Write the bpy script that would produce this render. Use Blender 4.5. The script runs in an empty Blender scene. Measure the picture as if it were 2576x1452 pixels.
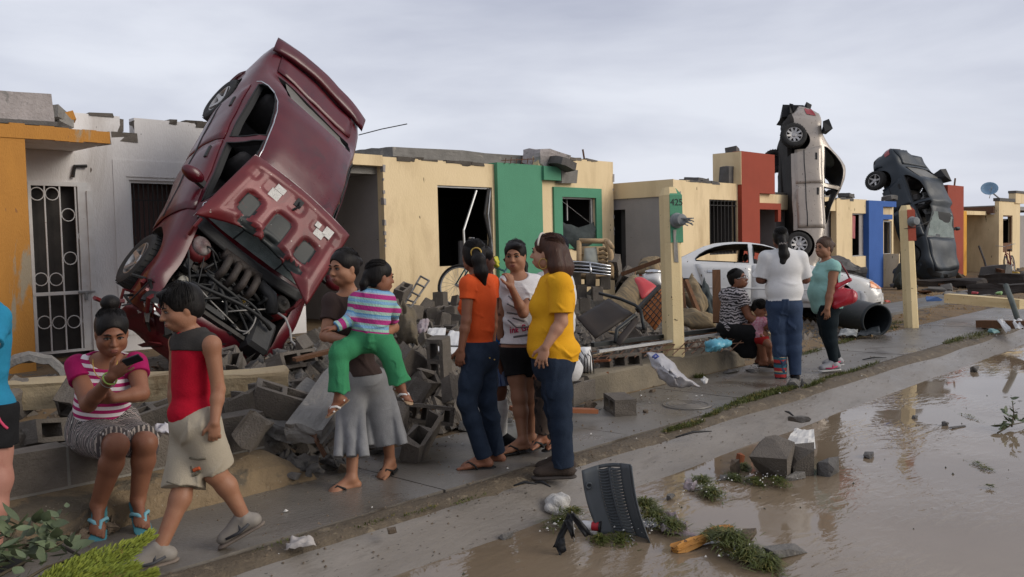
import bpy,bmesh,math,random
import numpy as np
from mathutils import Vector,Matrix,Euler,Quaternion
from mathutils import noise as mnoise
SC=bpy.context.scene
COL=SC.collection
rnd=random.Random(7)
# ------------------------------------------------------------------ camera, sky, sun, exposure
FPX,CX,CY,CAMH=2230.0,1288.0,726.0,1.55
_yaw,_pit,_rol=math.radians(43.4),math.radians(2.93),math.radians(1.3)
_F0=np.array([math.cos(_yaw),math.sin(_yaw),0.0])
_R0=np.array([math.sin(_yaw),-math.cos(_yaw),0.0])
_Z=np.array([0.0,0.0,1.0])
CFW=math.cos(_pit)*_F0-math.sin(_pit)*_Z
_U0=math.cos(_pit)*_Z+math.sin(_pit)*_F0
CR=math.cos(_rol)*_R0-math.sin(_rol)*_U0
CU=math.sin(_rol)*_R0+math.cos(_rol)*_U0
CC=np.array([0.0,0.0,CAMH])
AW=_F0
RT=_R0
def ray(x,y):
 return CFW+(x-CX)/FPX*CR-(y-CY)/FPX*CU
def onz(x,y,z=0.0):
 d=ray(x,y);return CC+d*((z-CAMH)/d[2])
def ony(x,y,Y):
 d=ray(x,y);return CC+d*(Y/d[1])
def onx(x,y,X):
 d=ray(x,y);return CC+d*(X/d[0])
def atd(x,y,D):
 return CC+ray(x,y)*D
cam_d=bpy.data.cameras.new('camera')
cam=bpy.data.objects.new('camera',cam_d)
COL.objects.link(cam)
SC.camera=cam
cam_d.sensor_width=36.0
cam_d.lens=36.0*FPX/2576.0
cam_d.clip_start=0.05
cam_d.clip_end=3000.0
cam.matrix_world=Matrix(((CR[0],CU[0],-CFW[0],CC[0]),(CR[1],CU[1],-CFW[1],CC[1]),(CR[2],CU[2],-CFW[2],CC[2]),(0,0,0,1)))
SUN_EL,SUN_DIR=math.radians(24),math.radians(-62)
world=bpy.data.worlds.new('World')
SC.world=world
world.use_nodes=True
wn,wl=world.node_tree.nodes,world.node_tree.links
wn.clear()
def wnode(t,**kw):
 n=wn.new(t)
 for k,v in kw.items():
  setattr(n,k,v)
 return n
w_out=wnode('ShaderNodeOutputWorld')
w_bg=wnode('ShaderNodeBackground');w_bg.inputs['Strength'].default_value=0.1
w_sky=wnode('ShaderNodeTexSky',sky_type='NISHITA',sun_disc=False)
w_sky.sun_elevation=SUN_EL
w_sky.sun_rotation=math.pi/2-SUN_DIR
w_sky.air_density=1.0;w_sky.dust_density=3.0
w_tc=wnode('ShaderNodeTexCoord')
w_map=wnode('ShaderNodeMapping');w_map.inputs['Scale'].default_value=(1.0,1.0,3.6)
w_map.inputs['Rotation'].default_value=(0.25,-0.3,0.6)
w_n1=wnode('ShaderNodeTexNoise');w_n1 .inputs['Scale'].default_value=1.9;w_n1 .inputs['Detail'].default_value=7
w_n1 .inputs['Roughness'].default_value=0.5;w_n1 .inputs['Distortion'].default_value=0.35
w_r1=wnode('ShaderNodeValToRGB')
w_r1 .color_ramp.elements[0].position=0.33;w_r1 .color_ramp.elements[0].color=(3.35,3.55,4.35,1)
w_r1 .color_ramp.elements[1].position=0.64;w_r1 .color_ramp.elements[1].color=(5.7,5.9,6.5,1)
w_mix=wnode('ShaderNodeMix',data_type='RGBA');w_mix.inputs['Factor'].default_value=0.94
wl.new(w_tc.outputs['Generated'],w_map.inputs['Vector'])
wl.new(w_map.outputs['Vector'],w_n1 .inputs['Vector'])
wl.new(w_n1 .outputs['Fac'],w_r1 .inputs['Fac'])
wl.new(w_sky.outputs['Color'],w_mix.inputs['A'])
wl.new(w_r1 .outputs['Color'],w_mix.inputs['B'])
wl.new(w_mix.outputs['Result'],w_bg.inputs['Color'])
wl.new(w_bg.outputs['Background'],w_out.inputs['Surface'])
sun_d=bpy.data.lights.new('sun','SUN')
sun_d.energy=1.5
sun_d.angle=math.radians(35)
sun_d.color=(1.0,0.93,0.82)
sun=bpy.data.objects.new('sun',sun_d)
COL.objects.link(sun)
_sv=Vector((math.cos(SUN_EL)*math.cos(SUN_DIR),math.cos(SUN_EL)*math.sin(SUN_DIR),math.sin(SUN_EL)))
sun.rotation_euler=_sv.to_track_quat('Z','Y').to_euler()
sun.location=(0,-5,20)
SC.view_settings.view_transform='Standard'
SC.view_settings.look='None'
SC.view_settings.exposure=0.5
SC.view_settings.gamma=1.0
SC.view_settings.use_curve_mapping=False
# ------------------------------------------------------------------ materials
MATS={}
def mat(name,c1,c2=None,scale=4.0,rough=0.8,bump=0.0,bscale=60.0,metal=0.0,spec=0.3,c3=None,s3=2.0,t3=0.62,w3=0.06,stretch=(1,1,1),coat=0.0,rrough=0.0,vary=0.0,trans=0.0,sheen=0.0,detail=6.0,c4=None,s4=30.0,t4=0.72):
 """Procedural surface: two-tone noise, optional blotches (c3) and specks (c4), fine relief."""
 if name in MATS:
  return MATS[name]
 m=bpy.data.materials.new(name);m.use_nodes=True
 N,L=m.node_tree.nodes,m.node_tree.links
 b=N['Principled BSDF']
 b.inputs['Roughness'].default_value=rough
 b.inputs['Metallic'].default_value=metal
 b.inputs['Specular IOR Level'].default_value=spec
 b.inputs['Coat Weight'].default_value=coat
 b.inputs['Coat Roughness'].default_value=0.08
 if sheen:
  b.inputs['Sheen Weight'].default_value=sheen
 if trans:
  b.inputs['Transmission Weight'].default_value=trans
 tc=N.new('ShaderNodeTexCoord')
 mp=N.new('ShaderNodeMapping');mp.inputs['Scale'].default_value=stretch
 L.new(tc.outputs['Object'],mp.inputs['Vector'])
 c2=c2 or tuple(x*0.75 for x in c1)
 def noise(sc,det=detail,src=mp,dist=0.0):
  n=N.new('ShaderNodeTexNoise');n.inputs['Scale'].default_value=sc;n.inputs['Detail'].default_value=det
  n.inputs['Roughness'].default_value=0.62;n.inputs['Distortion'].default_value=dist
  L.new(src.outputs['Vector' if src is mp else 'Object'],n.inputs['Vector'])
  return n
 def ramp(src,p0,p1,a=(0,0,0,1),c=(1,1,1,1)):
  r=N.new('ShaderNodeValToRGB');r.color_ramp.elements[0].position=p0;r.color_ramp.elements[1].position=p1
  r.color_ramp.elements[0].color=a;r.color_ramp.elements[1].color=c
  L.new(src,r.inputs['Fac']);return r
 def mix(f,A,B):
  x=N.new('ShaderNodeMix');x.data_type='RGBA'
  L.new(f,x.inputs['Factor'])
  for s,v in(('A',A),('B',B)):
   if isinstance(v,tuple):
    x.inputs[s].default_value=(*v,1)
   else:
    L.new(v,x.inputs[s])
  return x.outputs['Result']
 n1=noise(scale)
 f1=ramp(n1 .outputs['Fac'],0.3,0.7)
 col=mix(f1 .outputs['Color'],c1,c2)
 if c3:
  n3=noise(s3,8.0,dist=0.6)
  f3=ramp(n3 .outputs['Fac'],t3,t3+w3)
  col=mix(f3 .outputs['Color'],col,c3)
 if c4:
  n4=noise(s4,2.0)
  f4=ramp(n4 .outputs['Fac'],t4,t4+0.02)
  col=mix(f4 .outputs['Color'],col,c4)
 if vary:
  oi=N.new('ShaderNodeObjectInfo')
  hs=N.new('ShaderNodeHueSaturation')
  mr=N.new('ShaderNodeMapRange');mr.inputs['To Min'].default_value=1-vary;mr.inputs['To Max'].default_value=1+vary
  L.new(oi.outputs['Random'],mr.inputs['Value']);L.new(mr.outputs['Result'],hs.inputs['Value'])
  L.new(col,hs.inputs['Color']);col=hs.outputs['Color']
 L.new(col,b.inputs['Base Color'])
 if rrough:
  mr2=N.new('ShaderNodeMapRange')
  nr=noise(scale*0.6)
  mr2 .inputs['From Min'].default_value=0.35;mr2 .inputs['From Max'].default_value=0.65
  mr2 .inputs['To Min'].default_value=max(0.02,rough-rrough);mr2 .inputs['To Max'].default_value=min(1,rough+rrough)
  L.new(nr.outputs['Fac'],mr2 .inputs['Value']);L.new(mr2 .outputs['Result'],b.inputs['Roughness'])
 if bump:
  nb=noise(bscale,5.0)
  bp=N.new('ShaderNodeBump');bp.inputs['Strength'].default_value=min(1.0,bump);bp.inputs['Distance'].default_value=0.02
  L.new(nb.outputs['Fac'],bp.inputs['Height']);L.new(bp.outputs['Normal'],b.inputs['Normal'])
 MATS[name]=m
 return m
def attr_ramp_mat(name,attr,stops,rough=0.85,mod=None,bump=0.3):
 """Colour bands driven by a per-vertex running length (knit or printed stripes). stops = [(position, colour)] over one repeat."""
 m=bpy.data.materials.new(name);m.use_nodes=True
 N,L=m.node_tree.nodes,m.node_tree.links
 b=N['Principled BSDF'];b.inputs['Roughness'].default_value=rough;b.inputs['Specular IOR Level'].default_value=0.2
 a=N.new('ShaderNodeAttribute');a.attribute_name=attr
 src=a.outputs['Fac']
 if mod:
  mm=N.new('ShaderNodeMath');mm.operation='DIVIDE';mm.inputs[1].default_value=mod;L.new(src,mm.inputs[0])
  m2=N.new('ShaderNodeMath');m2 .operation='FRACT';L.new(mm.outputs[0],m2 .inputs[0]);src=m2 .outputs[0]
 r=N.new('ShaderNodeValToRGB');r.color_ramp.interpolation='CONSTANT'
 e=r.color_ramp.elements
 e[0].position,e[0].color=stops[0][0],(*stops[0][1],1)
 e[1].position,e[1].color=stops[1][0],(*stops[1][1],1)
 for p,c in stops[2:]:
  x=e.new(p);x.color=(*c,1)
 L.new(src,r.inputs['Fac'])
 L.new(r.outputs['Color'],b.inputs['Base Color'])
 tc=N.new('ShaderNodeTexCoord');nb=N.new('ShaderNodeTexNoise');nb.inputs['Scale'].default_value=90
 L.new(tc.outputs['Object'],nb.inputs['Vector'])
 bp=N.new('ShaderNodeBump');bp.inputs['Strength'].default_value=bump;bp.inputs['Distance'].default_value=0.01
 L.new(nb.outputs['Fac'],bp.inputs['Height']);L.new(bp.outputs['Normal'],b.inputs['Normal'])
 return m
 # ------------------------------------------------------------------ object helpers
def thing(name,label,cat,loc=(0,0,0),rot=None,group=None):
 o=bpy.data.objects.new(name,None);COL.objects.link(o)
 o.empty_display_size=0.1
 o.location=Vector(loc)
 if isinstance(rot,Matrix):
  o.rotation_euler=rot.to_euler()
 elif rot is not None:
  o.rotation_euler=rot
 o['label']=label;o['category']=cat
 if group:
  o['group']=group
 return o
def tag(o,label,cat,group=None):
 o['label']=label;o['category']=cat
 if group:
  o['group']=group
 return o
def struct(o,kind='structure'):
 o['kind']=kind;return o
def mesh(name,V,F,m=None,parent=None,smooth=False,mi=None,loc=None,rot=None):
 me=bpy.data.meshes.new(name)
 me.from_pydata([tuple(float(c)for c in v)for v in V],[],[tuple(int(i)for i in f)for f in F])
 ms=m if isinstance(m,(list,tuple))else([m]if m else[])
 for x in ms:
  me.materials.append(x)
 if mi is not None:
  me.polygons.foreach_set('material_index',np.asarray(mi,dtype=np.int32))
 if smooth:
  me.polygons.foreach_set('use_smooth',np.ones(len(me.polygons),dtype=bool))
 me.update()
 o=bpy.data.objects.new(name,me);COL.objects.link(o)
 if parent is not None:
  o.parent=parent
 if loc is not None:
  o.location=Vector(loc)
 if rot is not None:
  o.rotation_euler=rot.to_euler()if isinstance(rot,Matrix)else rot
 return o
class MB:
 """Collects shapes and links them as one mesh object."""
 def __init__(s):
  s.V,s.F,s.I=[],[],[]
 def raw(s,V,F,i=0):
  n=len(s.V);s.V+=[tuple(map(float,v))for v in V];s.F+=[tuple(n+k for k in f)for f in F];s.I+=[i]*len(F);return s
 def box(s,lo,hi,i=0,M=None,j=0.0):
  x0,y0,z0=lo;x1,y1,z1=hi
  V=[(x0,y0,z0),(x1,y0,z0),(x1,y1,z0),(x0,y1,z0),(x0,y0,z1),(x1,y0,z1),(x1,y1,z1),(x0,y1,z1)]
  if j:
   V=[tuple(c+rnd.uniform(-j,j)for c in v)for v in V]
  if M is not None:
   V=[tuple(M@Vector(v))for v in V]
  return s.raw(V,[(3,2,1,0),(4,5,6,7),(0,1,5,4),(1,2,6,5),(2,3,7,6),(3,0,4,7)],i)
 def bar(s,a,b,w,h=None,i=0,up=(0,0,1)):
  a,b=Vector(a),Vector(b);d=(b-a);L=d.length;d.normalize()
  u=Vector(up);r=d.cross(u)
  if r.length<1e-4:
   r=d.cross(Vector((1,0,0)))
  r.normalize();u=r.cross(d)
  h=h or w
  V=[p+r*sx*w/2+u*sz*h/2 for p in(a,b)for sx,sz in((-1,-1),(1,-1),(1,1),(-1,1))]
  return s.raw(V,[(0,1,2,3),(7,6,5,4),(0,4,5,1),(1,5,6,2),(2,6,7,3),(3,7,4,0)],i)
 def tube(s,pts,r,n=8,i=0,cap=True,closed=False):
  pts=[Vector(p)for p in pts]
  rs=r if isinstance(r,(list,tuple))else[r]*len(pts)
  base=len(s.V);m=len(pts)
  t0=(pts[1]-pts[0]).normalized()
  ref=Vector((0,0,1))if abs(t0 .z)<0.9 else Vector((1,0,0))
  u=t0 .cross(ref).normalized()
  for k,p in enumerate(pts):
   if closed:
    t=(pts[(k+1)%m]-pts[k-1]).normalized()
   else:
    t=(pts[min(k+1,m-1)]-pts[max(k-1,0)]).normalized()
   u=(u-t*u.dot(t)).normalized();v=t.cross(u)
   for q in range(n):
    a=2*math.pi*q/n
    s.V.append(tuple(p+(u*math.cos(a)+v*math.sin(a))*rs[k]))
  for k in range(m if closed else m-1):
   k2=(k+1)%m
   for q in range(n):
    q2=(q+1)%n
    s.F.append((base+k*n+q,base+k*n+q2,base+k2*n+q2,base+k2*n+q));s.I.append(i)
  if cap and not closed:
   s.F.append(tuple(base+q for q in range(n))[::-1]);s.I.append(i)
   s.F.append(tuple(base+(m-1)*n+q for q in range(n)));s.I.append(i)
  return s
 def prism(s,poly,d,i=0):
  """poly: 3-D loop; d: extrusion vector."""
  n=len(poly);P=[Vector(p)for p in poly];d=Vector(d)
  V=P+[p+d for p in P]
  F=[tuple(range(n))[::-1],tuple(range(n,2*n))]+[(k,(k+1)%n,n+(k+1)%n,n+k)for k in range(n)]
  return s.raw(V,F,i)
 def lathe(s,prof,n=20,M=None,i=0):
  base=len(s.V);m=len(prof)
  for r,z in prof:
   for q in range(n):
    a=2*math.pi*q/n
    v=Vector((r*math.cos(a),r*math.sin(a),z))
    s.V.append(tuple(M@v if M is not None else v))
  for k in range(m-1):
   for q in range(n):
    q2=(q+1)%n
    s.F.append((base+k*n+q,base+k*n+q2,base+(k+1)*n+q2,base+(k+1)*n+q));s.I.append(i)
  return s
 def build(s,name,m=None,parent=None,smooth=False,loc=None,rot=None,bevel=0.0,fix=False):
  o=mesh(name,s.V,s.F,m,parent,smooth,s.I,loc,rot)
  if bevel or fix:
   bm=bmesh.new();bm.from_mesh(o.data)
   if fix:
    bmesh.ops.recalc_face_normals(bm,faces=bm.faces)
   if bevel:
    bmesh.ops.bevel(bm,geom=[e for e in bm.edges if e.is_manifold and e.calc_face_angle(0)>0.5],offset=bevel,segments=1,affect='EDGES',clamp_overlap=True)
   bm.to_mesh(o.data);bm.free()
  return o
def smooth_by_angle(o,deg=40):
 me=o.data
 me.polygons.foreach_set('use_smooth',np.ones(len(me.polygons),dtype=bool))
 bm=bmesh.new();bm.from_mesh(me)
 a=math.radians(deg)
 for e in bm.edges:
  e.smooth=e.is_manifold and e.calc_face_angle(0)<a
 bm.to_mesh(me);bm.free()
 return o
def copy_tree(o,loc=None,rot=None,label=None,group=None):
 c=o.copy();COL.objects.link(c)
 for ch in o.children:
  d=ch.copy();COL.objects.link(d);d.parent=c
  for g in ch.children:
   e=g.copy();COL.objects.link(e);e.parent=d
 if loc is not None:
  c.location=Vector(loc)
 if rot is not None:
  c.rotation_euler=rot.to_euler()if isinstance(rot,Matrix)else rot
 if label:
  c['label']=label
 if group:
  c['group']=group
 return c
def basis(x,z):
 """Rotation with local X along x and local Z near z."""
 x=Vector(x).normalized();z=Vector(z);z=(z-x*z.dot(x)).normalized();y=z.cross(x)
 return Matrix(((x.x,y.x,z.x),(x.y,y.y,z.y),(x.z,y.z,z.z)))
 # ------------------------------------------------------------------ setting
m_mud=mat('wet_mud_concrete',(.165,.147,.125),(.110,.097,.082),scale=1.3,rough=.36,rrough=.16,bump=.25,bscale=38,spec=.5,c3=(.068,.054,.040),s3=1.4,t3=.55,w3=.12,c4=(.32,.29,.24),s4=55,t4=.74)
m_kerb=mat('wet_kerb_concrete',(.195,.172,.148),(.145,.126,.106),scale=2.2,rough=.38,rrough=.16,bump=.4,bscale=20,spec=.45,c3=(.085,.07,.053),s3=2.9,t3=.57,w3=.2,stretch=(.5,1.6,1),c4=(.05,.042,.032),s4=42,t4=.68)
m_dirt=mat('wet_dirt',(.125,.095,.062),(.075,.058,.04),scale=7,rough=.7,bump=.9,bscale=34,c3=(.19,.15,.1),s3=9,t3=.58,c4=(.3,.27,.21),s4=70,t4=.72)
m_yard=mat('yard_dirt',(.205,.135,.068),(.115,.082,.05),scale=1.1,rough=.85,bump=.9,bscale=22,c3=(.06,.05,.042),s3=2.2,t3=.56,c4=(.34,.27,.17),s4=45,t4=.70)
m_asph=mat('road_mud',(.09,.078,.062),scale=3,rough=.7)
m_far=mat('far_ground',(.11,.1,.075),(.08,.085,.05),scale=.05,rough=.9)
def sheet(name,X,Yz,m,jz=0.0,sub=1):
 """Strip along X; Yz = [(Y, z)] profile."""
 V,F=[],[]
 for a,x in enumerate(X):
  for b,(y,z)in enumerate(Yz):
   n=mnoise.noise(Vector((x*.9,y*1.7,3.1)))+.5*mnoise.noise(Vector((x*2.7,y*4.1,7.7)))
   V.append((x,y+(mnoise.noise(Vector((x*.8,b*3.3,1)))*.035 if 0<b<len(Yz)-1 else 0),z+jz*n))
 m_=len(Yz)
 for a in range(len(X)-1):
  for b in range(m_-1):
   F.append((a*m_+b,(a+1)*m_+b,(a+1)*m_+b+1,a*m_+b+1))
 return struct(mesh(name,V,F,m,smooth=True))
sheet('ground',[-300,-40,120,900],[(-600,-.6),(-60,-.6),(40,-.6),(900,-.6)],m_far)
sheet('road',list(np.arange(-30,131,2.0)),[(-40,-.24),(0,-.24),(2.5,-.235),(3.3,-.225),(3.75,-.21)],m_asph,.01)
sheet('kerb',list(np.arange(-10,90,.2)),[(3.3,-.26),(3.5,-.205),(3.62,-.16),(3.74,-.10),(3.84,-.05),(3.92,-.022),(4.0,-.012),(4.14,-.03)],m_kerb,.012)
sheet('dirt_strip',list(np.arange(-10,90,.12)),[(3.82,-.10),(3.87,-.040),(3.92,-.010),(3.98,.006),(4.06,.008),(4.10,.004),(4.14,-.03)],m_dirt,.014)
yY=[5.25,5.45,5.8,6.3,6.9,7.5,8.2,9,10,11,12,14,20,40]
def yard_z(x,y):
 far=max(0.0,min(1.0,(x-11)/5))
 t=max(0.0,min(1.0,(y-5.3)/4.5))
 return-.005+t*(.30*(1-far)+.06*far)
V,F=[],[]
yX=list(np.arange(-8,80,.4))
for x in yX:
 for y in yY:
  V.append((x,y,yard_z(x,y)+.03*mnoise.noise(Vector((x,y,0)))*min(1,(y-5.25)*3)))
k=len(yY)
F=[(a*k+b,(a+1)*k+b,(a+1)*k+b+1,a*k+b+1)for a in range(len(yX)-1)for b in range(k-1)]
struct(mesh('yard_ground',V,F,m_yard,smooth=True))
# pavement: separate slabs with open joints
side=bpy.data.objects.new('sidewalk',None);COL.objects.link(side);struct(side)
x=-4.3
slabs=[]
for i in range(34):
 L=2.0
 a,b=x+.007,x+L-.007
 mb=MB()
 nx,ny=10,6
 z0=rnd.uniform(-.004,.004)
 Vs=[]
 for q in range(nx+1):
  for w in range(ny+1):
   xx=a+(b-a)*q/nx;yy=4.125+1.17*w/ny
   if q in(0,nx)or w in(0,ny):
    xx+=rnd.uniform(-.006,.006);yy+=rnd.uniform(-.006,.006)
   Vs.append((xx,yy,z0+.004*mnoise.noise(Vector((xx*2,yy*2,5)))))
 Fs=[(q*(ny+1)+w,(q+1)*(ny+1)+w,(q+1)*(ny+1)+w+1,q*(ny+1)+w+1)for q in range(nx)for w in range(ny)]
 ring=[q*(ny+1)for q in range(nx+1)]+[nx*(ny+1)+w for w in range(1,ny+1)]+[q*(ny+1)+ny for q in range(nx-1,-1,-1)]+[w for w in range(ny-1,0,-1)]
 n0=len(Vs)
 Vs+=[(Vs[r][0],Vs[r][1],-.14)for r in ring]
 m_=len(ring)
 Fs+=[(ring[(q+1)%m_],ring[q],n0+q,n0+(q+1)%m_)for q in range(m_)]
 mesh('slab',Vs,Fs,m_mud,side,smooth=False)
 x+=L
mesh('slab_bed',[(-5,4.1,-.05),(64,4.1,-.05),(64,5.32,-.05),(-5,5.32,-.05)],[(0,1,2,3)],m_dirt,side)
# muddy water over the road
m_wat=bpy.data.materials.new('muddy_water');m_wat.use_nodes=True
N,L=m_wat.node_tree.nodes,m_wat.node_tree.links
b=N['Principled BSDF']
tc=N.new('ShaderNodeTexCoord')
nz=N.new('ShaderNodeTexNoise');nz.inputs['Scale'].default_value=.7;nz.inputs['Detail'].default_value=4
rp=N.new('ShaderNodeValToRGB');rp.color_ramp.elements[0].position=.35;rp.color_ramp.elements[1].position=.7
rp.color_ramp.elements[0].color=(.165,.122,.080,1);rp.color_ramp.elements[1].color=(.215,.165,.115,1)
L.new(tc.outputs['Object'],nz.inputs['Vector']);L.new(nz.outputs['Fac'],rp.inputs['Fac']);L.new(rp.outputs['Color'],b.inputs['Base Color'])
b.inputs['Roughness'].default_value=.035;b.inputs['IOR'].default_value=1.4;b.inputs['Specular IOR Level'].default_value=.52
mp=N.new('ShaderNodeMapping');mp.inputs['Scale'].default_value=(1.0,2.6,1);mp.inputs['Rotation'].default_value=(0,0,.75)
L.new(tc.outputs['Object'],mp.inputs['Vector'])
w1=N.new('ShaderNodeTexNoise');w1 .inputs['Scale'].default_value=5.5;w1 .inputs['Detail'].default_value=3;w1 .inputs['Distortion'].default_value=.5
w2=N.new('ShaderNodeTexNoise');w2 .inputs['Scale'].default_value=.9;w2 .inputs['Detail'].default_value=1
r2=N.new('ShaderNodeValToRGB');r2 .color_ramp.elements[0].position=.40;r2 .color_ramp.elements[1].position=.66
mu=N.new('ShaderNodeMath');mu.operation='MULTIPLY'
L.new(mp.outputs['Vector'],w1 .inputs['Vector']);L.new(tc.outputs['Object'],w2 .inputs['Vector']);L.new(w2 .outputs['Fac'],r2 .inputs['Fac'])
L.new(w1 .outputs['Fac'],mu.inputs[0]);L.new(r2 .outputs['Color'],mu.inputs[1])
bp=N.new('ShaderNodeBump');bp.inputs['Strength'].default_value=.24;bp.inputs['Distance'].default_value=.03
L.new(mu.outputs[0],bp.inputs['Height']);L.new(bp.outputs['Normal'],b.inputs['Normal'])
struct(mesh('water',[(-30,-40,-.172),(130,-40,-.172),(130,3.72,-.172),(-30,3.72,-.172)],[(0,1,2,3)],m_wat))
# concrete drive band in front of the far houses
m_path=mat('drive_concrete',(.17,.165,.155),(.12,.115,.108),scale=2,rough=.45,rrough=.15,bump=.2,bscale=30,c3=(.1,.08,.055),s3=1.5,t3=.55)
o=MB().box((15.8,6.35,-.1),(40,7.3,.05)).build('path',m_path);struct(o)
# ------------------------------------------------------------------ houses
m_white=mat('white_plaster',(.76,.725,.70),(.69,.655,.63),scale=2.5,rough=.9,bump=.35,bscale=55,c3=(.46,.41,.37),s3=1.7,t3=.56,w3=.2,stretch=(1,1,.35),c4=(.12,.09,.07),s4=11,t4=.745)
m_cream=mat('cream_plaster',(.75,.590,.365),(.68,.53,.315),scale=1.6,rough=.9,bump=.35,bscale=55,c3=(.50,.37,.215),s3=1.5,t3=.49,w3=.24,stretch=(1,1,.3),c4=(.14,.10,.06),s4=11,t4=.72)
m_greyw=mat('grey_shaded_plaster',(.33,.30,.285),(.27,.25,.235),scale=2,rough=.9,bump=.35,bscale=50,c4=(.1,.08,.07),s4=9,t4=.75)  # grey carries the shade of side walls turned from the light; plain grey elsewhere
m_orange=mat('orange_paint',(.47,.215,.045),(.41,.185,.04),scale=3,rough=.85,bump=.45,bscale=55,c3=(.32,.26,.18),s3=1.35,t3=.55,w3=.06,stretch=(2.2,1,.55),c4=(.28,.13,.05),s4=14,t4=.72)
m_green=mat('green_paint',(.085,.265,.160),(.075,.235,.14),scale=2,rough=.8,bump=.3,bscale=55,c3=(.10,.22,.13),s3=1.2,t3=.62,w3=.2,c4=(.25,.3,.22),s4=13,t4=.76)
m_red=mat('brick_red_paint',(.30,.055,.03),(.26,.048,.026),scale=2,rough=.8,bump=.3,bscale=55,c4=(.2,.1,.06),s4=12,t4=.75)
m_blue=mat('blue_paint',(.042,.115,.36),(.036,.1,.32),scale=2,rough=.8,bump=.3,bscale=55)
m_yel=mat('yellow_paint',(.68,.33,.04),scale=2,rough=.8)
m_conc=mat('raw_concrete',(.26,.245,.225),(.18,.17,.155),scale=5,rough=.92,bump=.7,bscale=40,c3=(.33,.3,.26),s3=3,t3=.6,vary=.15)
m_concd=mat('dark_concrete',(.13,.122,.115),(.085,.08,.076),scale=6,rough=.9,bump=.7,bscale=40)
m_block=mat('cinder_block',(.150,.128,.106),(.105,.090,.075),scale=9,rough=.9,bump=.75,bscale=75,c3=(.18,.165,.145),s3=4,t3=.62,vary=.28)
m_mort=mat('mortar',(.25,.232,.205),scale=9,rough=.95,bump=.6,bscale=60)
m_tan=mat('tan_footing',(.23,.165,.095),(.15,.108,.066),scale=4,rough=.9,bump=1.0,bscale=26,c3=(.105,.085,.06),s3=3,t3=.55,c4=(.3,.26,.2),s4=38,t4=.7)
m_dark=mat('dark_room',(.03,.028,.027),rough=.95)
m_room=mat('darkened_room_plaster',(.09,.082,.075),rough=.95,scale=2)  # plaster colour darkened so the rooms look unlit
m_wfr=mat('white_enamel',(.74,.73,.72),(.62,.59,.56),scale=6,rough=.5,c4=(.25,.15,.08),s4=40,t4=.72)
m_alu=mat('dull_aluminium',(.42,.42,.42),rough=.45,metal=.6,bump=.1)
m_iron=mat('black_iron',(.035,.033,.032),rough=.6,c4=(.12,.06,.03),s4=30,t4=.7)
m_wood=mat('weathered_wood',(.16,.075,.035),(.1,.048,.024),scale=6,rough=.8,bump=.5,bscale=50,stretch=(1,8,1),vary=.2)
m_woodl=mat('pale_wood',(.42,.30,.17),(.33,.22,.12),scale=6,rough=.75,bump=.4,bscale=40,stretch=(1,1,6))
m_bar=mat('rebar_rust',(.12,.06,.035),rough=.8)
def facade(mb,X0,X1,z0,z1,Y,t,opens=(),i=0,along='x'):
 xs=sorted({X0,X1,*[v for o in opens for v in o[:2]]});zs=sorted({z0,z1,*[v for o in opens for v in o[2:4]]})
 for a in range(len(xs)-1):
  for b in range(len(zs)-1):
   cx,cz=(xs[a]+xs[a+1])/2,(zs[b]+zs[b+1])/2
   if any(o[0]<cx<o[1]and o[2]<cz<o[3]for o in opens):
    continue
   if along=='x':
    mb.box((xs[a],Y,zs[b]),(xs[a+1],Y+t,zs[b+1]),i)
   else:
    mb.box((Y,xs[a],zs[b]),(Y+t,xs[a+1],zs[b+1]),i)
 return mb
def wrect(xl,yt,xr,yb,Y):
 """Frame of a wall feature seen in the plane Y: X0, X1, z0, z1."""
 a,b,c,d=ony(xl,yt,Y),ony(xr,yt,Y),ony(xl,yb,Y),ony(xr,yb,Y)
 return(a[0]+c[0])/2,(b[0]+d[0])/2,(c[2]+d[2])/2,(a[2]+b[2])/2
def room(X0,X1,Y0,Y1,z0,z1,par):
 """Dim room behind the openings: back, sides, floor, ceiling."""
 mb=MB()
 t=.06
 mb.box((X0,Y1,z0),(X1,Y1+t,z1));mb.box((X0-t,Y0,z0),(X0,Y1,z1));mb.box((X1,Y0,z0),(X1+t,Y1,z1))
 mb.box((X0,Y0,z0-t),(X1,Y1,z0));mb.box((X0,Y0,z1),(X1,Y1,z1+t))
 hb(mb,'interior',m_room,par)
def ring_pts(c,r,n=16):
 return[(c[0]+r*math.cos(2*math.pi*k/n),c[1],c[2]+r*math.sin(2*math.pi*k/n))for k in range(n)]
 # ---- white house with orange porch
h=thing('row_house','white plaster house with orange porch and a white barred door, behind the red car','house',(3.0,11.2,.3))
HB=Vector((3.0,11.2,.3))
def hb(mb,name,m,par,smooth=False):
 """Build in world coordinates under a parent that stands away from the origin."""
 o=mb.build(name,m,par,smooth)
 p=par
 while p is not None:
  o.location-=p.location;p=p.parent
 return o
Yw=11.2
dr=wrect(78,458,228,888,Yw)
wi=wrect(330,455,455,715,Yw)
nt=wrect(302,300,338,338,Yw)
ztop=3.24
mb=facade(MB(),2.2,7.4,.1,ztop,Yw,.15,[(dr[0],dr[1],.1,dr[3]),wi,(nt[0],nt[1],nt[2],ztop)])
hb(mb,'wall',m_white,h)
mb=MB()
for(a,b,c,d)in((nt[0]-.05,nt[0]+.0,nt[2]+.02,ztop-.02),(nt[1],nt[1]+.03,nt[2]+.01,ztop-.03)):
 mb.box((a,Yw+.004,c),(b+.045,Yw+.15,d),j=.012)
mb.box((nt[0]-.1,Yw-.004,nt[2]-.09),(nt[1]+.04,Yw+.14,nt[2]+.01),j=.015)
hb(mb,'broken_edge',m_block,h)
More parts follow.
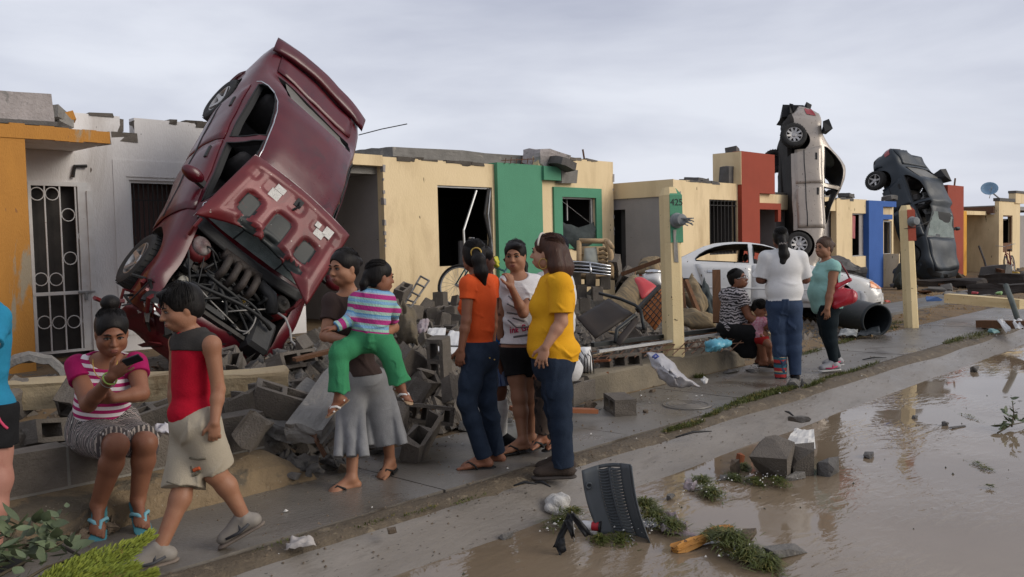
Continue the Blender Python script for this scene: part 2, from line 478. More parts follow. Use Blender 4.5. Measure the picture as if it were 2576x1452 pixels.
# raised frame line round the window zone
fr=wrect(290,408,520,760,Yw)
mb=MB().box((fr[0],Yw-.012,fr[2]),(fr[1],Yw-.002,fr[3]))
wmb=MB()
hb(facade(MB(),fr[0],6.6,.5,fr[3],Yw-.014,.011,[(wi[0]-.04,wi[1]+.04,wi[2]-.04,wi[3]+.04)]),'window_panel',m_white,h)
w=thing('tmp','','');bpy.data.objects.remove(w)
win=hb(facade(MB(),wi[0],wi[1],wi[2],wi[3],Yw+.03,.05,[(wi[0]+.035,wi[1]-.035,wi[2]+.035,wi[3]-.035)]),'window',m_wfr,h)
m_curt=mat('brown_curtain',(.14,.085,.075),(.075,.045,.042),scale=9,rough=.95,stretch=(3,1,.12))
mb=MB().box((wi[0]-.05,Yw+.2,wi[2]-.05),(wi[1]+.05,Yw+.22,wi[3]+.05))
c=hb(mb,'curtain',m_curt,win)
for k in range(9):
 xx=wi[0]+.08+k*(wi[1]-wi[0]-.16)/8
 hb(MB().bar((xx,Yw+.06,wi[2]+.02),(xx,Yw+.06,wi[3]-.02),.014),'bar',m_iron,win)
for zz in(wi[2]+.25,wi[3]-.25):
 hb(MB().bar((wi[0]+.02,Yw+.06,zz),(wi[1]-.02,Yw+.06,zz),.014),'bar',m_iron,win)
 # barred door
dx0,dx1,dz0,dz1=dr
dw=dx1-dx0
door=hb(facade(MB(),dx0,dx1,dz0,dz1,Yw-.02,.05,[(dx0+.035,dx1-.12,dz0+.03,dz1-.05)]),'door',m_wfr,h)
px_=lambda x:ony(x,650,Yw)[0]
pz_=lambda y,x=150:ony(x,y,Yw)[2]
for xx in(83,119,157,196):
 hb(MB().bar((px_(xx),Yw-.005,dz0),(px_(xx),Yw-.005,dz1-.03),.016),'bar',m_wfr,door)
zr=pz_(738)
hb(MB().bar((dx0,Yw-.006,zr),(dx1-.08,Yw-.006,zr),.04),'rail',m_wfr,door)
rr=.075
for xx,yy in((100,488),(138,488),(176,541),(215,595),(176,650),(100,703),(138,703),(103,812),(140,812),(178,810),(216,808)):
 hb(MB().tube(ring_pts((px_(xx),Yw-.008,ony(xx,yy,Yw)[2]),rr),.0065,6,closed=True),'ring',m_wfr,door,True)
lk=MB().box((px_(190),Yw-.05,zr-.012),(px_(232),Yw-.03,zr+.012)).box((px_(205),Yw-.06,zr-.1),(px_(212),Yw-.035,zr))
hb(lk,'bolt',m_alu,door)
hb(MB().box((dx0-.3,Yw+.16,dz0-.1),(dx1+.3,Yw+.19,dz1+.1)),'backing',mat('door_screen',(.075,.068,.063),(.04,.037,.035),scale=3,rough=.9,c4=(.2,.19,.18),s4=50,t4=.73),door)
hb(MB().box((px_(222),Yw-.045,dz0),(px_(236),Yw-.005,dz1-.1)),'jamb',m_wfr,h)
# orange porch
cz0,cz1=2.77,2.93
xe=4.235
Yo=10.2
px0=ony(75,600,Yo)[0]
mb=MB().box((.4,Yo,.0),(px0,Yw-.002,cz0))
hb(mb,'pillar',m_orange,h)
mb=MB()
n=26
for k in range(n):
 a=.4+(xe-.4)*k/n;b_=.4+(xe-.4)*(k+1)/n
 mb.box((a,Yo-.012,cz0+(rnd.uniform(-.006,.008)if a>3.4 else 0)),(b_,Yo+.03,cz1+rnd.uniform(-.03,.004)))
hb(mb,'fascia',m_orange,h)
mb=MB().box((.4,Yo+.031,cz0+.002),(xe-.02,Yw-.003,cz1-.03),j=.004)
hb(mb,'canopy',m_white,h)
hb(MB().box((xe-.018,Yo,cz0+.004),(xe+.01,Yo+.3,cz1-.02),j=.012),'broken_edge',m_conc,h)
hb(MB().box((.4,Yw,.1),(2.19,Yw+.15,3.24)),'wall',m_white,h)
hb(MB().box((.4,Yw+.16,2.75),(7.3,17,2.87)),'roof',m_conc,h)
mb=MB().box((.3,Yw+.16,.0),(.4,17,3.2)).box((.3,17,0),(8.7,17.1,3.2))
hb(mb,'rear_wall',m_white,h)
# electric stub on the wall
a=ony(183,446,Yw-.03);b_=ony(188,418,Yw-.03);c_=ony(218,418,Yw-.03)
hb(MB().tube([a,b_,c_],.022,6),'conduit',m_iron,h)
# ---- cream house with the green wall
h=thing('row_house','cream house with a green wall panel and green framed window, next to the red car','house',(9.0,11.2,.3))
X0=8.92
X1=15.0
zl=2.97
wo=wrect(1103,469,1240,668,Yw)
g0,g1=ony(1246,560,Yw)[0],ony(1358,560,Yw)[0]
zr_=3.19
fo=wrect(1391,473,1511,625,Yw)
oo=wrect(1412,497,1497,610,Yw)
V0=[]
mb=facade(MB(),X0,g0,.1,zl,Yw,.15,[wo])
hb(mb,'wall',m_cream,h)
mb=facade(MB(),g1,X1-.01,.1,zr_,Yw,.15,[oo])
hb(mb,'wall',m_cream,h)
gz=(ony(1300,412,Yw-.08)[2])
hb(MB().box((g0,Yw-.08,.1),(g1,Yw+.14,gz)),'green_panel',m_green,h)
hb(facade(MB(),fo[0],fo[1],fo[2],fo[3],Yw-.04,.039,[oo]),'window_surround',m_green,h)
win=hb(facade(MB(),oo[0],oo[1],oo[2],oo[3],Yw+.05,.04,[(oo[0]+.03,oo[1]-.07,oo[2]+.03,oo[3]-.03)]),'window',m_alu,h)
cm=(oo[0]+oo[1])/2
hb(MB().bar((cm,Yw+.3,oo[3]),(cm,Yw+.3,oo[3]-.45),.03),'bar',m_alu,win)
hb(MB().bar((oo[0],Yw+.07,oo[3]-.02),(oo[1]-.1,Yw+.07,oo[2]+.4),.004),'wire',m_alu,win)
win=hb(facade(MB(),wo[0],wo[1],wo[2],wo[3],Yw+.05,.04,[(wo[0]+.02,wo[1]-.02,wo[2]-.02,wo[3]-.03)]),'window',m_alu,h)
pts=[ony(1198,480,Yw+.02),ony(1166,580,Yw-.12),ony(1172,690,Yw-.15)]
hb(MB().tube(pts,.022,6),'bent_frame',m_alu,win)
pts=[ony(1228,476,Yw+.05),ony(1219,540,Yw-.03),ony(1233,600,Yw-.06),ony(1230,640,Yw-.03),ony(1238,690,Yw+.02)]
hb(MB().tube(pts,.03,6),'bent_frame',m_iron,win)
pts=[ony(1234,476,Yw+.05),ony(1228,540,Yw-.05),ony(1238,620,Yw-.06),ony(1236,690,Yw+.02)]
hb(MB().tube(pts,.015,6),'bent_frame',m_alu,win)
a=wrect(1158,605,1232,700,Yw+.8)
hb(MB().box((a[0],Yw+.8,a[2]),(a[1],Yw+.85,a[3])),'board',m_greyw,win)
# green canopy stub with a broken concrete end
a=ony(1356,416,Yw-.5);b_=ony(1432,420,Yw-.5)
c0=ony(1358,446,Yw-.5)[2]
hb(MB().box((g1+.001,Yw-.13,c0),(g1+.50,Yw-.002,gz-.01)),'canopy',m_green,h)
hb(MB().box((g1+.50,Yw-.125,c0-.02),(g1+.98,Yw-.004,gz-.06),j=.03),'broken_edge',m_conc,h)
# recess on the left side of this house
mb=MB().box((X0,Yw+.151,.1),(X0+.14,15,zl-.15))
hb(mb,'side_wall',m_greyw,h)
mb=MB().box((7.4,Yw+.001,2.82),(X0-.001,Yw+.15,zl+.02))
hb(mb,'beam',m_cream,h)
mb=MB().box((7.3,14.9,.1),(X0,15,3)).box((7.25,Yw+.16,.1),(7.39,15,2.8))
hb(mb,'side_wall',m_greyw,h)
hb(MB().box((7.41,Yw+.16,2.7),(14.9,17,2.84)),'roof',m_conc,h)
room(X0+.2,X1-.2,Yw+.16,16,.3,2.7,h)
# dark cloth bundle bulging from the green window
mb=MB()
cc=ony(1452,585,Yw-.02)
V,F=[],[]
for a in range(15):
 for b_ in range(9):
  u,v=a/14,b_/8
  p=Vector(ony(1412+86*u,555+62*v+16*math.sin(u*3.1),Yw+.02))
  p+=Vector((0,-.22*math.sin(u*3.14)*math.sin(v*3.14)+.05*mnoise.noise(Vector((u*6,v*5,2))),.03*mnoise.noise(Vector((u*5,v*9,9)))))
  V.append(p)
F=[(a*9+b_,(a+1)*9+b_,(a+1)*9+b_+1,a*9+b_+1)for a in range(14)for b_ in range(8)]
m_dcl=mat('dark_cloth',(.03,.036,.036),(.055,.065,.064),scale=8,rough=.9,bump=.5,bscale=20)
o=mesh('cloth_bundle',V,F,m_dcl,smooth=True);tag(o,'dark cloth bundle hanging out of the green framed window','cloth')
# ---- house with the tall red wall
h=thing('row_house','cream house with tall brick red wall panel, behind the white car','house',(15.0,9.8,.1))
Y3=9.8
zt=2.74
wo=wrect(1785,503,1855,640,Y3)
xr0=ony(1866,480,Y3-.1)[0];xr1=ony(1911,480,Y3-.1)[0];xr2=ony(1949,430,Y3-.1)[0]
zrt=ony(1900,384,Y3-.1)[2];zrm=ony(1930,487,Y3-.1)[2]
XS=ony(1696,500,Y3)[0]
hb(facade(MB(),XS,xr0,0,zt,Y3,.15,[wo]),'wall',m_cream,h)
hb(MB().box((xr0,Y3-.1,0),(xr1,Y3+.12,zrm)).box((xr0,Y3-.1,zrm),(xr2,Y3+.12,zrt)),'red_panel',m_red,h)
hb(MB().box((xr0-.02,Y3-.098,zt-.02),(xr0-.002,Y3+.6,zrt-.01)),'panel_edge',m_cream,h)
bx=ony(1832,455,Y3+.2)
hb(MB().box((bx[0]-.15,Y3+.05,zt),(bx[0]+.2,Y3+.35,zt+.42),j=.05).box((bx[0]+.1,Y3+.06,zt+.4),(bx[0]+.3,Y3+.3,zt+.8),j=.05),'broken_edge',m_concd,h)
# side wall under a beam
hb(facade(MB(),Y3+.151,13.5,0,zt-.32,XS,.12,[(11.0,11.65,.1,2.2)],along='y'),'side_wall',m_greyw,h)  # white side wall, its shaded tone put into the grey colour
hb(MB().box((XS-.03,Y3+.0,zt-.319),(XS-.001,13.5,zt+.01)),'beam',m_cream,h)
hb(MB().box((XS-.05,Y3-.02,0),(XS-.001,Y3+.12,zt-.33)),'corner_shade_strip',m_greyw,h)  # added grey strip standing for the shading of the wall end
hb(MB().box((XS+.4,10.95,.1),(XS+.44,11.7,2.25)),'door',m_dark,h)
X3e=ony(2104,560,Y3)[0]
win=hb(facade(MB(),wo[0],wo[1],wo[2],wo[3],Y3+.04,.04,[(wo[0]+.03,wo[1]-.03,wo[2]+.03,wo[3]-.03)]),'window',m_iron,h)
for k in range(8):
 xx=wo[0]+.06+k*(wo[1]-wo[0]-.12)/7
 hb(MB().bar((xx,Y3+.02,wo[2]),(xx,Y3+.02,wo[3]),.013),'bar',m_iron,win)
for zz in(wo[2]+.12,wo[3]-.12):
 hb(MB().bar((wo[0],Y3+.02,zz),(wo[1],Y3+.02,zz),.013),'bar',m_iron,win)
m_redcl=mat('red_curtain',(.24,.02,.03),(.12,.012,.02),scale=6,rough=.95,stretch=(4,1,.3))
hb(MB().box((wo[0],Y3+.25,wo[2]+.2),(wo[0]+.32,Y3+.27,wo[3])),'curtain',m_redcl,win)
# porch to the right of the red panel
zb0,zb1=ony(1930,503,Y3)[2],ony(1930,487,Y3)[2]
hb(MB().box((xr1+.002,Y3+.02,2.2),(X3e,Y3+.2,zrm-.001)),'beam',m_cream,h)
zc0,zc1=ony(1930,527,Y3-.1)[2],ony(1930,511,Y3-.1)[2]
xrr=ony(1966,520,Y3-.1)[0]
hb(MB().box((xr1+.002,Y3-.09,zc0),(xrr,Y3+.01,zc1)).box((xrr-.14,Y3-.085,zc0-.28),(xrr-.001,Y3+.005,zc0-.001)),'porch_beam',m_red,h)
hb(MB().box((xr1,11.4,0),(X3e+.3,11.5,2.6)).box((xrr+.3,Y3+.21,0),(X3e+.3,11.39,2.2)),'wall',m_greyw,h)
pd=wrect(1935,545,1962,720,11.35)
hb(MB().box((pd[0],11.34,.1),(pd[1],11.39,pd[3])),'door',m_dark,h)
hb(MB().box((XS+.12,Y3+.16,2.5),(X3e,16,2.62)),'roof',m_conc,h)
room(XS+.2,xr0,Y3+.16,11.2,.1,2.49,h)
# ---- house with the blue wall, between the silver car and the dark car
h=thing('row_house','cream house with a blue wall panel, between the silver and the dark upended cars','house',(23.0,9.8,.0))
Y4=9.8
xa=X3e+.01
wo=wrect(2144,537,2181,645,Y4)
xb0,xb1=ony(2186,600,Y4-.08)[0],ony(2222,600,Y4-.08)[0]
zt4=ony(2150,501,Y4)[2]
hb(facade(MB(),xa,xb0,-.1,zt4,Y4,.15,[wo]),'wall',m_cream,h)
xb2=ony(2255,520,Y4-.08)[0]
zb=ony(2205,505,Y4-.08)[2]
z1,z2,z3=ony(2230,520,Y4-.08)[2],ony(2230,540,Y4-.08)[2],ony(2230,552,Y4-.08)[2]
hb(MB().box((xb0,Y4-.08,-.1),(xb1,Y4+.12,z3)).box((xb0,Y4-.08,z3),(xb2-.3,Y4+.12,z2)).box((xb0,Y4-.08,z2),(xb1,Y4+.12,z1)).box((xb0,Y4-.08,z1),(xb2,Y4+.12,zb)),'blue_panel',m_blue,h)
X4e=ony(2384,600,Y4)[0]
wo2=wrect(2226,556,2246,640,Y4)
xm=ony(2250,600,Y4)[0]
hb(facade(MB(),xb1+.001,xm,-.1,zt4-.02,Y4+.03,.12,[wo2]),'wall',m_cream,h)
hb(MB().box((xm,12.4,-.1),(X4e,12.5,zt4)).box((xm-.1,Y4+.15,-.1),(xm-.001,12.39,zt4-.1)),'wall',m_greyw,h)
for w_,nm in((wo,'a'),(wo2,'b')):
 win=hb(facade(MB(),w_[0],w_[1],w_[2],w_[3],Y4+.06,.04,[(w_[0]+.03,w_[1]-.06,w_[2]+.03,w_[3]-.03)]),'window',m_alu,h)
hb(MB().box((wo[1]-.35,Y4+.08,wo[2]),(wo[1]-.02,Y4+.1,wo[3])),'pane',m_greyw,win)
o=MB().box((wo[0]+.1,Y4+.1,wo[2]+.5),(wo[0]+.42,Y4+.13,wo[3]-.05),j=.03)
hb(o,'curtain',mat('pink_curtain',(.5,.2,.18),(.25,.05,.08),scale=7,rough=.9,stretch=(3,1,.5)),win)
hb(MB().box((xa,Y4+.16,2.15),(xm-.11,16,2.3)).box((xm,11.51,2.15),(X4e,16,2.3)),'roof',m_conc,h)
room(xa+.2,xm-.2,Y4+.16,12.5,.0,2.1,h)
o=MB().box((xb1+.05,Y4-.5,-.1),(xb1+.12,Y4-.06,1.0))
hb(o,'porch_wall',m_cream,h)
# ---- house with red and yellow wall
h=thing('row_house','house with red wall and thin yellow edge, to the right of the dark car','house',(32.5,9.8,.0))
xa=X4e+.01
xq0,xq1=ony(2384,600,Y4-.1)[0],ony(2424,600,Y4-.1)[0]
zq=ony(2405,467,Y4-.1)[2]
hb(MB().box((xq0,Y4-.1,-.1),(xq1,Y4+.1,zq)),'red_panel',m_red,h)
hb(MB().box((xq0-.03,Y4+.101,2.2),(xq0+.25,Y4+.5,zq-.02)),'panel_edge',m_cream,h)
xq2=ony(2432,600,Y4-.05)[0]
zq2=ony(2428,531,Y4-.05)[2]
hb(MB().box((xq1+.002,Y4-.05,-.1),(xq2,Y4+.08,zq2)),'yellow_panel',m_yel,h)
X5e=37.6
hb(MB().box((xq0,13,-.1),(X5e,13.1,2.4)).box((xq0,Y4+.2,2.2),(X5e-.3,13,2.34)),'wall',m_cream,h)
# ---- last house in view with the satellite dish
h=thing('row_house','small cream house with a blue satellite dish on its roof, last of the row','house',(36.0,9.8,.0))
Y6=9.6
xc=ony(2513,600,Y6)[0]
z6=ony(2530,507,Y6)[2]
wo=wrect(2523,542,2547,634,Y6)
xn=ony(2566,560,Y6)[0]
hb(facade(MB(),xc,xn,-.1,z6,Y6,.15,[wo]),'wall',m_cream,h)
hb(MB().box((xn-.85,Y6-.05,z6-.05),(xn+.4,Y6+.2,ony(2550,486,Y6)[2])),'parapet',m_cream,h)
hb(MB().box((xn-.87,Y6-.07,ony(2550,486,Y6)[2]),(xn+.42,Y6+.22,ony(2550,486,Y6)[2]+.1)),'coping',m_concd,h)
hb(MB().box((xc-.02,Y6-.03,z6),(xn-.86,Y6+.2,z6+.12)),'coping',m_concd,h)
zs=ony(2513,530,Y6)[2]
hb(MB().box((xc,Y6+.151,-.1),(xc+.15,13.5,zs-.12)),'side_wall',m_cream,h)
hb(MB().box((xc-.15,Y6+.152,zs-.11),(xc+.15,13.5,zs+.16)),'eave',m_bar,h)
hb(MB().box((xc+.16,Y6+.16,z6-.3),(xn+6,15,z6-.15)),'roof',m_conc,h)
win=hb(facade(MB(),wo[0],wo[1],wo[2],wo[3],Y6+.04,.05,[(wo[0]+.05,wo[1]-.05,wo[2]+.35,wo[3]-.05)]),'window',m_wood,h)
hb(facade(MB(),xn+.002,xn+6,-.1,z6-.5,Y6+.3,.15),'wall',m_greyw,h)
room(xc+.2,xn,Y6+.2,12,0,2.0,h)
# dish
dsh=thing('satellite_dish','tilted light blue satellite dish on the roof of the last cream house','satellite dish',(xc+.5,Y6+.4,z6+.1))
dc=Vector(ony(2489,479,Y6+.3))
Md=Matrix.Translation(dc)@basis((0.3,-.5,0.2),(-.7,-.35,.6)).to_4x4()
prof=[(0.001,0)]+[(.29*t,.11*t*t)for t in(.25,.5,.75,1)]+[(.30,.12)]+[(.28*t,.13*t*t-.012)for t in(1,.75,.5,.25)]+[(.001,-.012)]
m_dish=mat('dish_blue',(.20,.32,.44),rough=.5)
hb(MB().lathe(prof,18,Md),'dish',m_dish,dsh,True)
foot=Vector(ony(2517,502,Y6+.4))
hb(MB().tube([dc,foot,foot+Vector((.05,0,-.35))],.03,6),'mast',m_alu,dsh)
hb(MB().tube([dc+Vector((0,0,-.3)),dc+Vector((-.25,-.15,.1))],.012,5),'arm',m_alu,dsh)
# ---- chipped tops: broken render and bare block along the parapets
def jag_top(x0,x1,Y,t,z,n,m,par=None,hmax=.07):
 mb=MB();r=random.Random(int(x0*10))
 for _ in range(n):
  x=r.uniform(x0,x1);L=r.uniform(.06,.4);hgt=r.uniform(.015,hmax)
  if x+L>x1:continue
  mb.box((x,Y-.004-r.random()*.006,z-hgt*r.uniform(.4,1.0)),(x+L,Y+t+.003,z+r.uniform(.004,.03)),j=.012)
 o=mb.build('chipped_edge',m,None);o.parent=par;o.location=-par.location;o['kind']='stuff'
_hs=[o for o in bpy.data.objects if o.get('category')=='house']
_hw,_hg,_hr,_hbl=_hs[0],_hs[1],_hs[2],_hs[3]
jag_top(4.3,7.3,11.2,.15,3.24,16,m_block,_hw);jag_top(9,11.4,11.2,.15,2.97,14,m_block,_hg);jag_top(12.7,14.9,11.2,.15,3.19,9,m_block,_hg)
jag_top(15.4,17,9.8,.15,2.74,9,m_concd,_hr);jag_top(22.6,24,9.8,.15,zt4,9,m_concd,_hbl)
mb=MB();r=random.Random(4)
for X,Y,z0,z1 in((15.33,9.8,.2,2.6),(8.92,11.2,.3,2.9),(14.98,11.2,.4,3.1)):
 for _ in range(9):
  z=r.uniform(z0,z1);s=r.uniform(.02,.07);mb.box((X-.006,Y-.006,z),(X+s*.7,Y+s,z+s*1.8),j=.008)
o=mb.build('chipped_edge',m_greyw,None);o.parent=_hg;o.location=-_hg.location;o['kind']='stuff'
# ---- slabs and rods lying on the roofs
def chunk(name,lo,hi,m,j=.05,sub=2,seed=0,rot=None,loc=None,label=None,cat=None,group=None):
 """Broken concrete piece: a box with chipped, uneven faces."""
 bm=bmesh.new()
 bmesh.ops.create_cube(bm,size=1.0)
 lo,hi=Vector(lo),Vector(hi);s=hi-lo;c=(lo+hi)/2
 for v in bm.verts:
  v.co=Vector((v.co.x*s.x,v.co.y*s.y,v.co.z*s.z))
 bmesh.ops.subdivide_edges(bm,edges=bm.edges,cuts=sub,use_grid_fill=True)
 for v in bm.verts:
  p=v.co*3+Vector((seed*7.3,seed*3.1,seed*1.7))
  v.co+=Vector((mnoise.noise(p),mnoise.noise(p+Vector((9,0,0))),mnoise.noise(p+Vector((0,9,0)))))*j
 me=bpy.data.meshes.new(name);bm.to_mesh(me);bm.free()
 me.materials.append(m)
 o=bpy.data.objects.new(name,me);COL.objects.link(o)
 o.location=c if loc is None else Vector(loc)
 if rot is not None:
  o.rotation_euler=rot.to_euler()if isinstance(rot,Matrix)else rot
 if label:
  tag(o,label,cat,group)
 return o
m_chunk=mat('pale_chunk',(.40,.36,.35),(.28,.25,.24),scale=6,rough=.95,bump=.8,bscale=30,c3=(.2,.19,.18),s3=4,t3=.6)
a=ony(0,265,Yo+.3);b_=ony(112,262,Yo+.3)
chunk('concrete_slab',(a[0]-1.2,Yo+.1,a[2]-.17),(b_[0],Yo+.6,a[2]+.12),m_chunk,.05,4,1,label='pale broken concrete slab on top of the orange porch',cat='concrete slab')
chunk('concrete_slab',(a[0]-1.3,Yo+.05,2.935),(b_[0]+.03,Yo+.8,a[2]-.16),m_concd,.03,3,2,label='dark flat slab under the pale slab on the orange porch',cat='concrete slab')
for k,(xx,yy,s,mm,lb)in enumerate(((132,291,.11,m_conc,'grey rubble lump beside the slab on the orange porch'),(174,299,.07,m_orange,'small orange plaster fragment on the porch roof'),(158,308,.09,m_conc,'flat grey fragment on the edge of the orange porch'))):
 p=ony(xx,yy,Yo+.25)
 chunk('rubble_piece',(-s,-s,-s*.7),(s,s,s*.7),mm,.05,2,5+k,rot=(rnd.uniform(-.3,.3),.3,rnd.random()*3),loc=p,label=lb,cat='rubble')
a=ony(978,394,Yw+.6);b_=ony(1312,394,Yw+.6)
chunk('roof_slab',(a[0],Yw+.5,zl-.1),(b_[0],Yw+1.6,ony(1150,385,Yw+.6)[2]+.02),m_conc,.04,5,9,label='long broken grey slab on the roof of the cream house',cat='concrete slab')
p=ony(1372,404,Yw+.2)
chunk('concrete_slab',(-.42,-.2,-.16),(.42,.3,.13),m_chunk,.12,3,12,loc=p,rot=(.1,.12,0),label='whitish chunk with rebar on the green canopy',cat='concrete slab')
p=ony(1412,412,Yw-.2)
chunk('rubble_piece',(-.2,-.2,-.06),(.24,.2,.07),m_concd,.06,3,13,loc=p,rot=(.1,.25,0),label='dark broken piece at the end of the green canopy',cat='rubble')
mb=MB()
for k in range(6):
 p=Vector(ony(1270+14*k,412,Yw-.1));mb.tube([p,p+Vector((.03,0,.1+.02*(k%2)))],.008,5)
mb.tube([Vector(ony(1262,404,Yw-.1)),Vector(ony(1345,400,Yw-.1))],.008,5)
tag(mb.build('rebar_mesh',m_bar),'rusty rebar mesh sticking up beside the whitish roof chunk','rebar')
p=Vector(ony(1470,401,Yw+.1));q=Vector(ony(1466,376,Yw+.1))
tag(MB().tube([p,q],.02,6).build('roof_rod',m_bar),'short rusty rod standing on the cream roof','rod')
for k,(xx,yy,s,lb)in enumerate(((1752,457,.16,'small dark chunk on the parapet left of the red wall'),(2300,498,.2,'grey chunk on the roof beside the blue wall'),(2236,498,.15,'flat grey slab piece lying on the blue house roof'),(2130,492,.14,'small rubble lump on the roof edge right of the silver car'))):
 p=ony(xx,yy,Y3+.3)
 chunk('rubble_piece',(-s*1.5,-s,-s*.4),(s*1.5,s,s*.4),m_concd,.06,2,20+k,loc=p,label=lb,cat='rubble')
p=Vector(ony(2401,467,Y4));q=Vector(ony(2403,449,Y4))
tag(MB().tube([p,q],.03,6).build('roof_rod',m_bar),'short rod on top of the far red wall','rod')
# ------------------------------------------------------------------ cars
def lerp(a,b,t):
 return a+(b-a)*t
def crv(pts):
 xs=np.array([p[0]for p in pts][::-1])if pts[0][0]>pts[-1][0]else np.array([p[0]for p in pts])
 ys=np.array([p[1]for p in pts][::-1])if pts[0][0]>pts[-1][0]else np.array([p[1]for p in pts])
 return lambda x:float(np.interp(x,xs,ys))
CAR_TOP=[(2.23,.50),(2.19,.62),(2.05,.71),(1.8,.785),(1.4,.87),(1.0,.945),(.86,1.0),(.6,1.15),(.3,1.31),(.1,1.365),(-.15,1.395),(-.45,1.395),(-.75,1.365),(-1.0,1.29),(-1.3,1.12),(-1.48,1.025),(-1.62,1.0),(-1.9,.985),(-2.1,.965),(-2.18,.90),(-2.23,.6)]
CAR_BELT=[(2.23,.47),(2.15,.58),(1.9,.69),(1.4,.80),(.95,.875),(0,.915),(-1.0,.945),(-1.5,.95),(-2.1,.92),(-2.2,.84),(-2.23,.56)]
CAR_W=[(2.23,.50),(2.16,.64),(2.0,.735),(1.75,.79),(1.3,.83),(.6,.85),(-.4,.85),(-1.3,.83),(-1.8,.78),(-2.08,.71),(-2.18,.63),(-2.23,.52)]
CAR_BOT=[(2.23,.36),(2.15,.24),(1.9,.19),(-1.8,.2),(-2.1,.26),(-2.23,.40)]
class CarShape:
 def __init__(s,dw=0.0,dt=0.0,zb=None):
  s.top,s.belt,s.w,s.bot=crv(CAR_TOP),crv(CAR_BELT),crv(CAR_W),crv(CAR_BOT)
  s.dw,s.dt,s.zb=dw,dt,zb
 def section(s,x):
  w=s.w(x)-s.dw;zt=s.top(x)-s.dt;zb=min(s.belt(x),zt-.015);z0=s.bot(x)if s.zb is None else s.zb
  h=zt-zb;g=max(0.0,min(1.0,(h-.08)/.34))
  wt=lerp(.88*w,.66*w,g)
  zm=lerp(z0,zb,.5)
  P=[(0,z0),(.6*w,z0),(.92*w,z0+.025),(.975*w,z0+.12),(.998*w,zm),(1.0*w,zm+.10),(.985*w,zb-.09),(.962*w,zb-.015)]
  k=.02+.05*g
  for t,e in((.12,.0),(.5,.0),(.86,.0)):
   P.append((lerp(.945*w,wt,t),lerp(zb,zt-k,t)))
  P+=[(.90*wt,zt-k*.55),(.5*wt,zt-k*.16),(0,zt)]
  return P
 def loft(s,xs):
  V,F=[],[]
  n=None
  for x in xs:
   P=s.section(x)
   ringp=[(y,z)for y,z in P]+[(-y,z)for y,z in P[-2:0:-1]]
   n=len(ringp)
   V+=[(x,y,z)for y,z in ringp]
  for a in range(len(xs)-1):
   for b in range(n):
    b2=(b+1)%n
    F.append((a*n+b,(a+1)*n+b,(a+1)*n+b2,a*n+b2))
  F.append(tuple(range(n)));F.append(tuple((len(xs)-1)*n+b for b in range(n))[::-1])
  return V,F,n
 def side_y(s,x,z):
  P=s.section(x)[2:]
  zs=[p[1]for p in P];ys=[p[0]for p in P]
  return float(np.interp(z,zs,ys))
 def top_z(s,x,y):
  P=s.section(x)[7:]
  ys=[p[0]for p in P][::-1];zs=[p[1]for p in P][::-1]
  return float(np.interp(abs(y),ys,zs))
def boolean(o,cutters,keep=False):
 for c in cutters:
  md=o.modifiers.new('cut','BOOLEAN');md.operation='DIFFERENCE';md.solver='EXACT';md.object=c
  try:
   md.material_mode='TRANSFER'
  except Exception:
   pass
 dg=bpy.context.evaluated_depsgraph_get();dg.update()
 me=bpy.data.meshes.new_from_object(o.evaluated_get(dg))
 old=o.data
 o.modifiers.clear();o.data=me
 if not keep:
  for c in cutters:
   bpy.data.objects.remove(c)
 return o
m_trim=mat('car_black_trim',(.018,.018,.019),rough=.6,bump=.1)
m_under=mat('car_underbody',(.014,.013,.012),(.028,.023,.019),scale=6,rough=.85,bump=.5,bscale=20)
m_inner=mat('car_interior',(.035,.034,.036),(.025,.024,.026),rough=.9)
m_seat=mat('car_seat_cloth',(.06,.056,.055),(.045,.042,.042),scale=12,rough=.95,bump=.3,bscale=80)
m_tyre=mat('tyre_rubber',(.022,.022,.022),(.035,.033,.03),scale=14,rough=.85,bump=.25,bscale=60)
m_rim=mat('alloy_rim',(.46,.45,.44),(.3,.28,.26),scale=9,rough=.38,metal=.75)
m_chrome=mat('worn_chrome',(.62,.62,.62),(.4,.4,.4),scale=7,rough=.22,metal=1.0)
m_lamp_r=mat('red_lamp',(.28,.01,.012),rough=.25,coat=.6)
m_lamp_o=mat('orange_lamp',(.75,.25,.05),(.6,.2,.06),rough=.25,coat=.6,scale=8)
m_lamp_w=mat('clear_lamp',(.55,.55,.54),(.35,.35,.36),rough=.15,coat=.8,scale=10,metal=.3)
m_glass=bpy.data.materials.new('car_glass');m_glass.use_nodes=True
_b=m_glass.node_tree.nodes['Principled BSDF']
_b.inputs['Base Color'].default_value=(.05,.065,.06,1);_b.inputs['Roughness'].default_value=.06;_b.inputs['Alpha'].default_value=.62
m_frost=mat('shattered_glass',(.27,.32,.30),(.15,.185,.172),scale=5,rough=.35,bump=.8,bscale=120,c3=(.33,.36,.34),s3=7,t3=.62,c4=(.5,.52,.5),s4=60,t4=.72)
m_tan_glass=mat('muddy_tan_glass',(.155,.145,.125),(.11,.105,.09),scale=3,rough=.4,c4=(.3,.28,.24),s4=60,t4=.72)
def paint(name,c,c2,metal=.35,rough=.32,mudc=(.12,.09,.06),t4=.735,s4=34,c3=None,t3=.68,bump=.0,coat=.55,wear=None):
 return mat(name,c,c2,scale=2.2,rough=rough,metal=metal,spec=.5,coat=coat,c4=mudc,s4=s4,t4=t4,c3=c3,s3=3.2,t3=t3,w3=.12,rrough=.1,bump=bump,bscale=5)
WHEEL={}
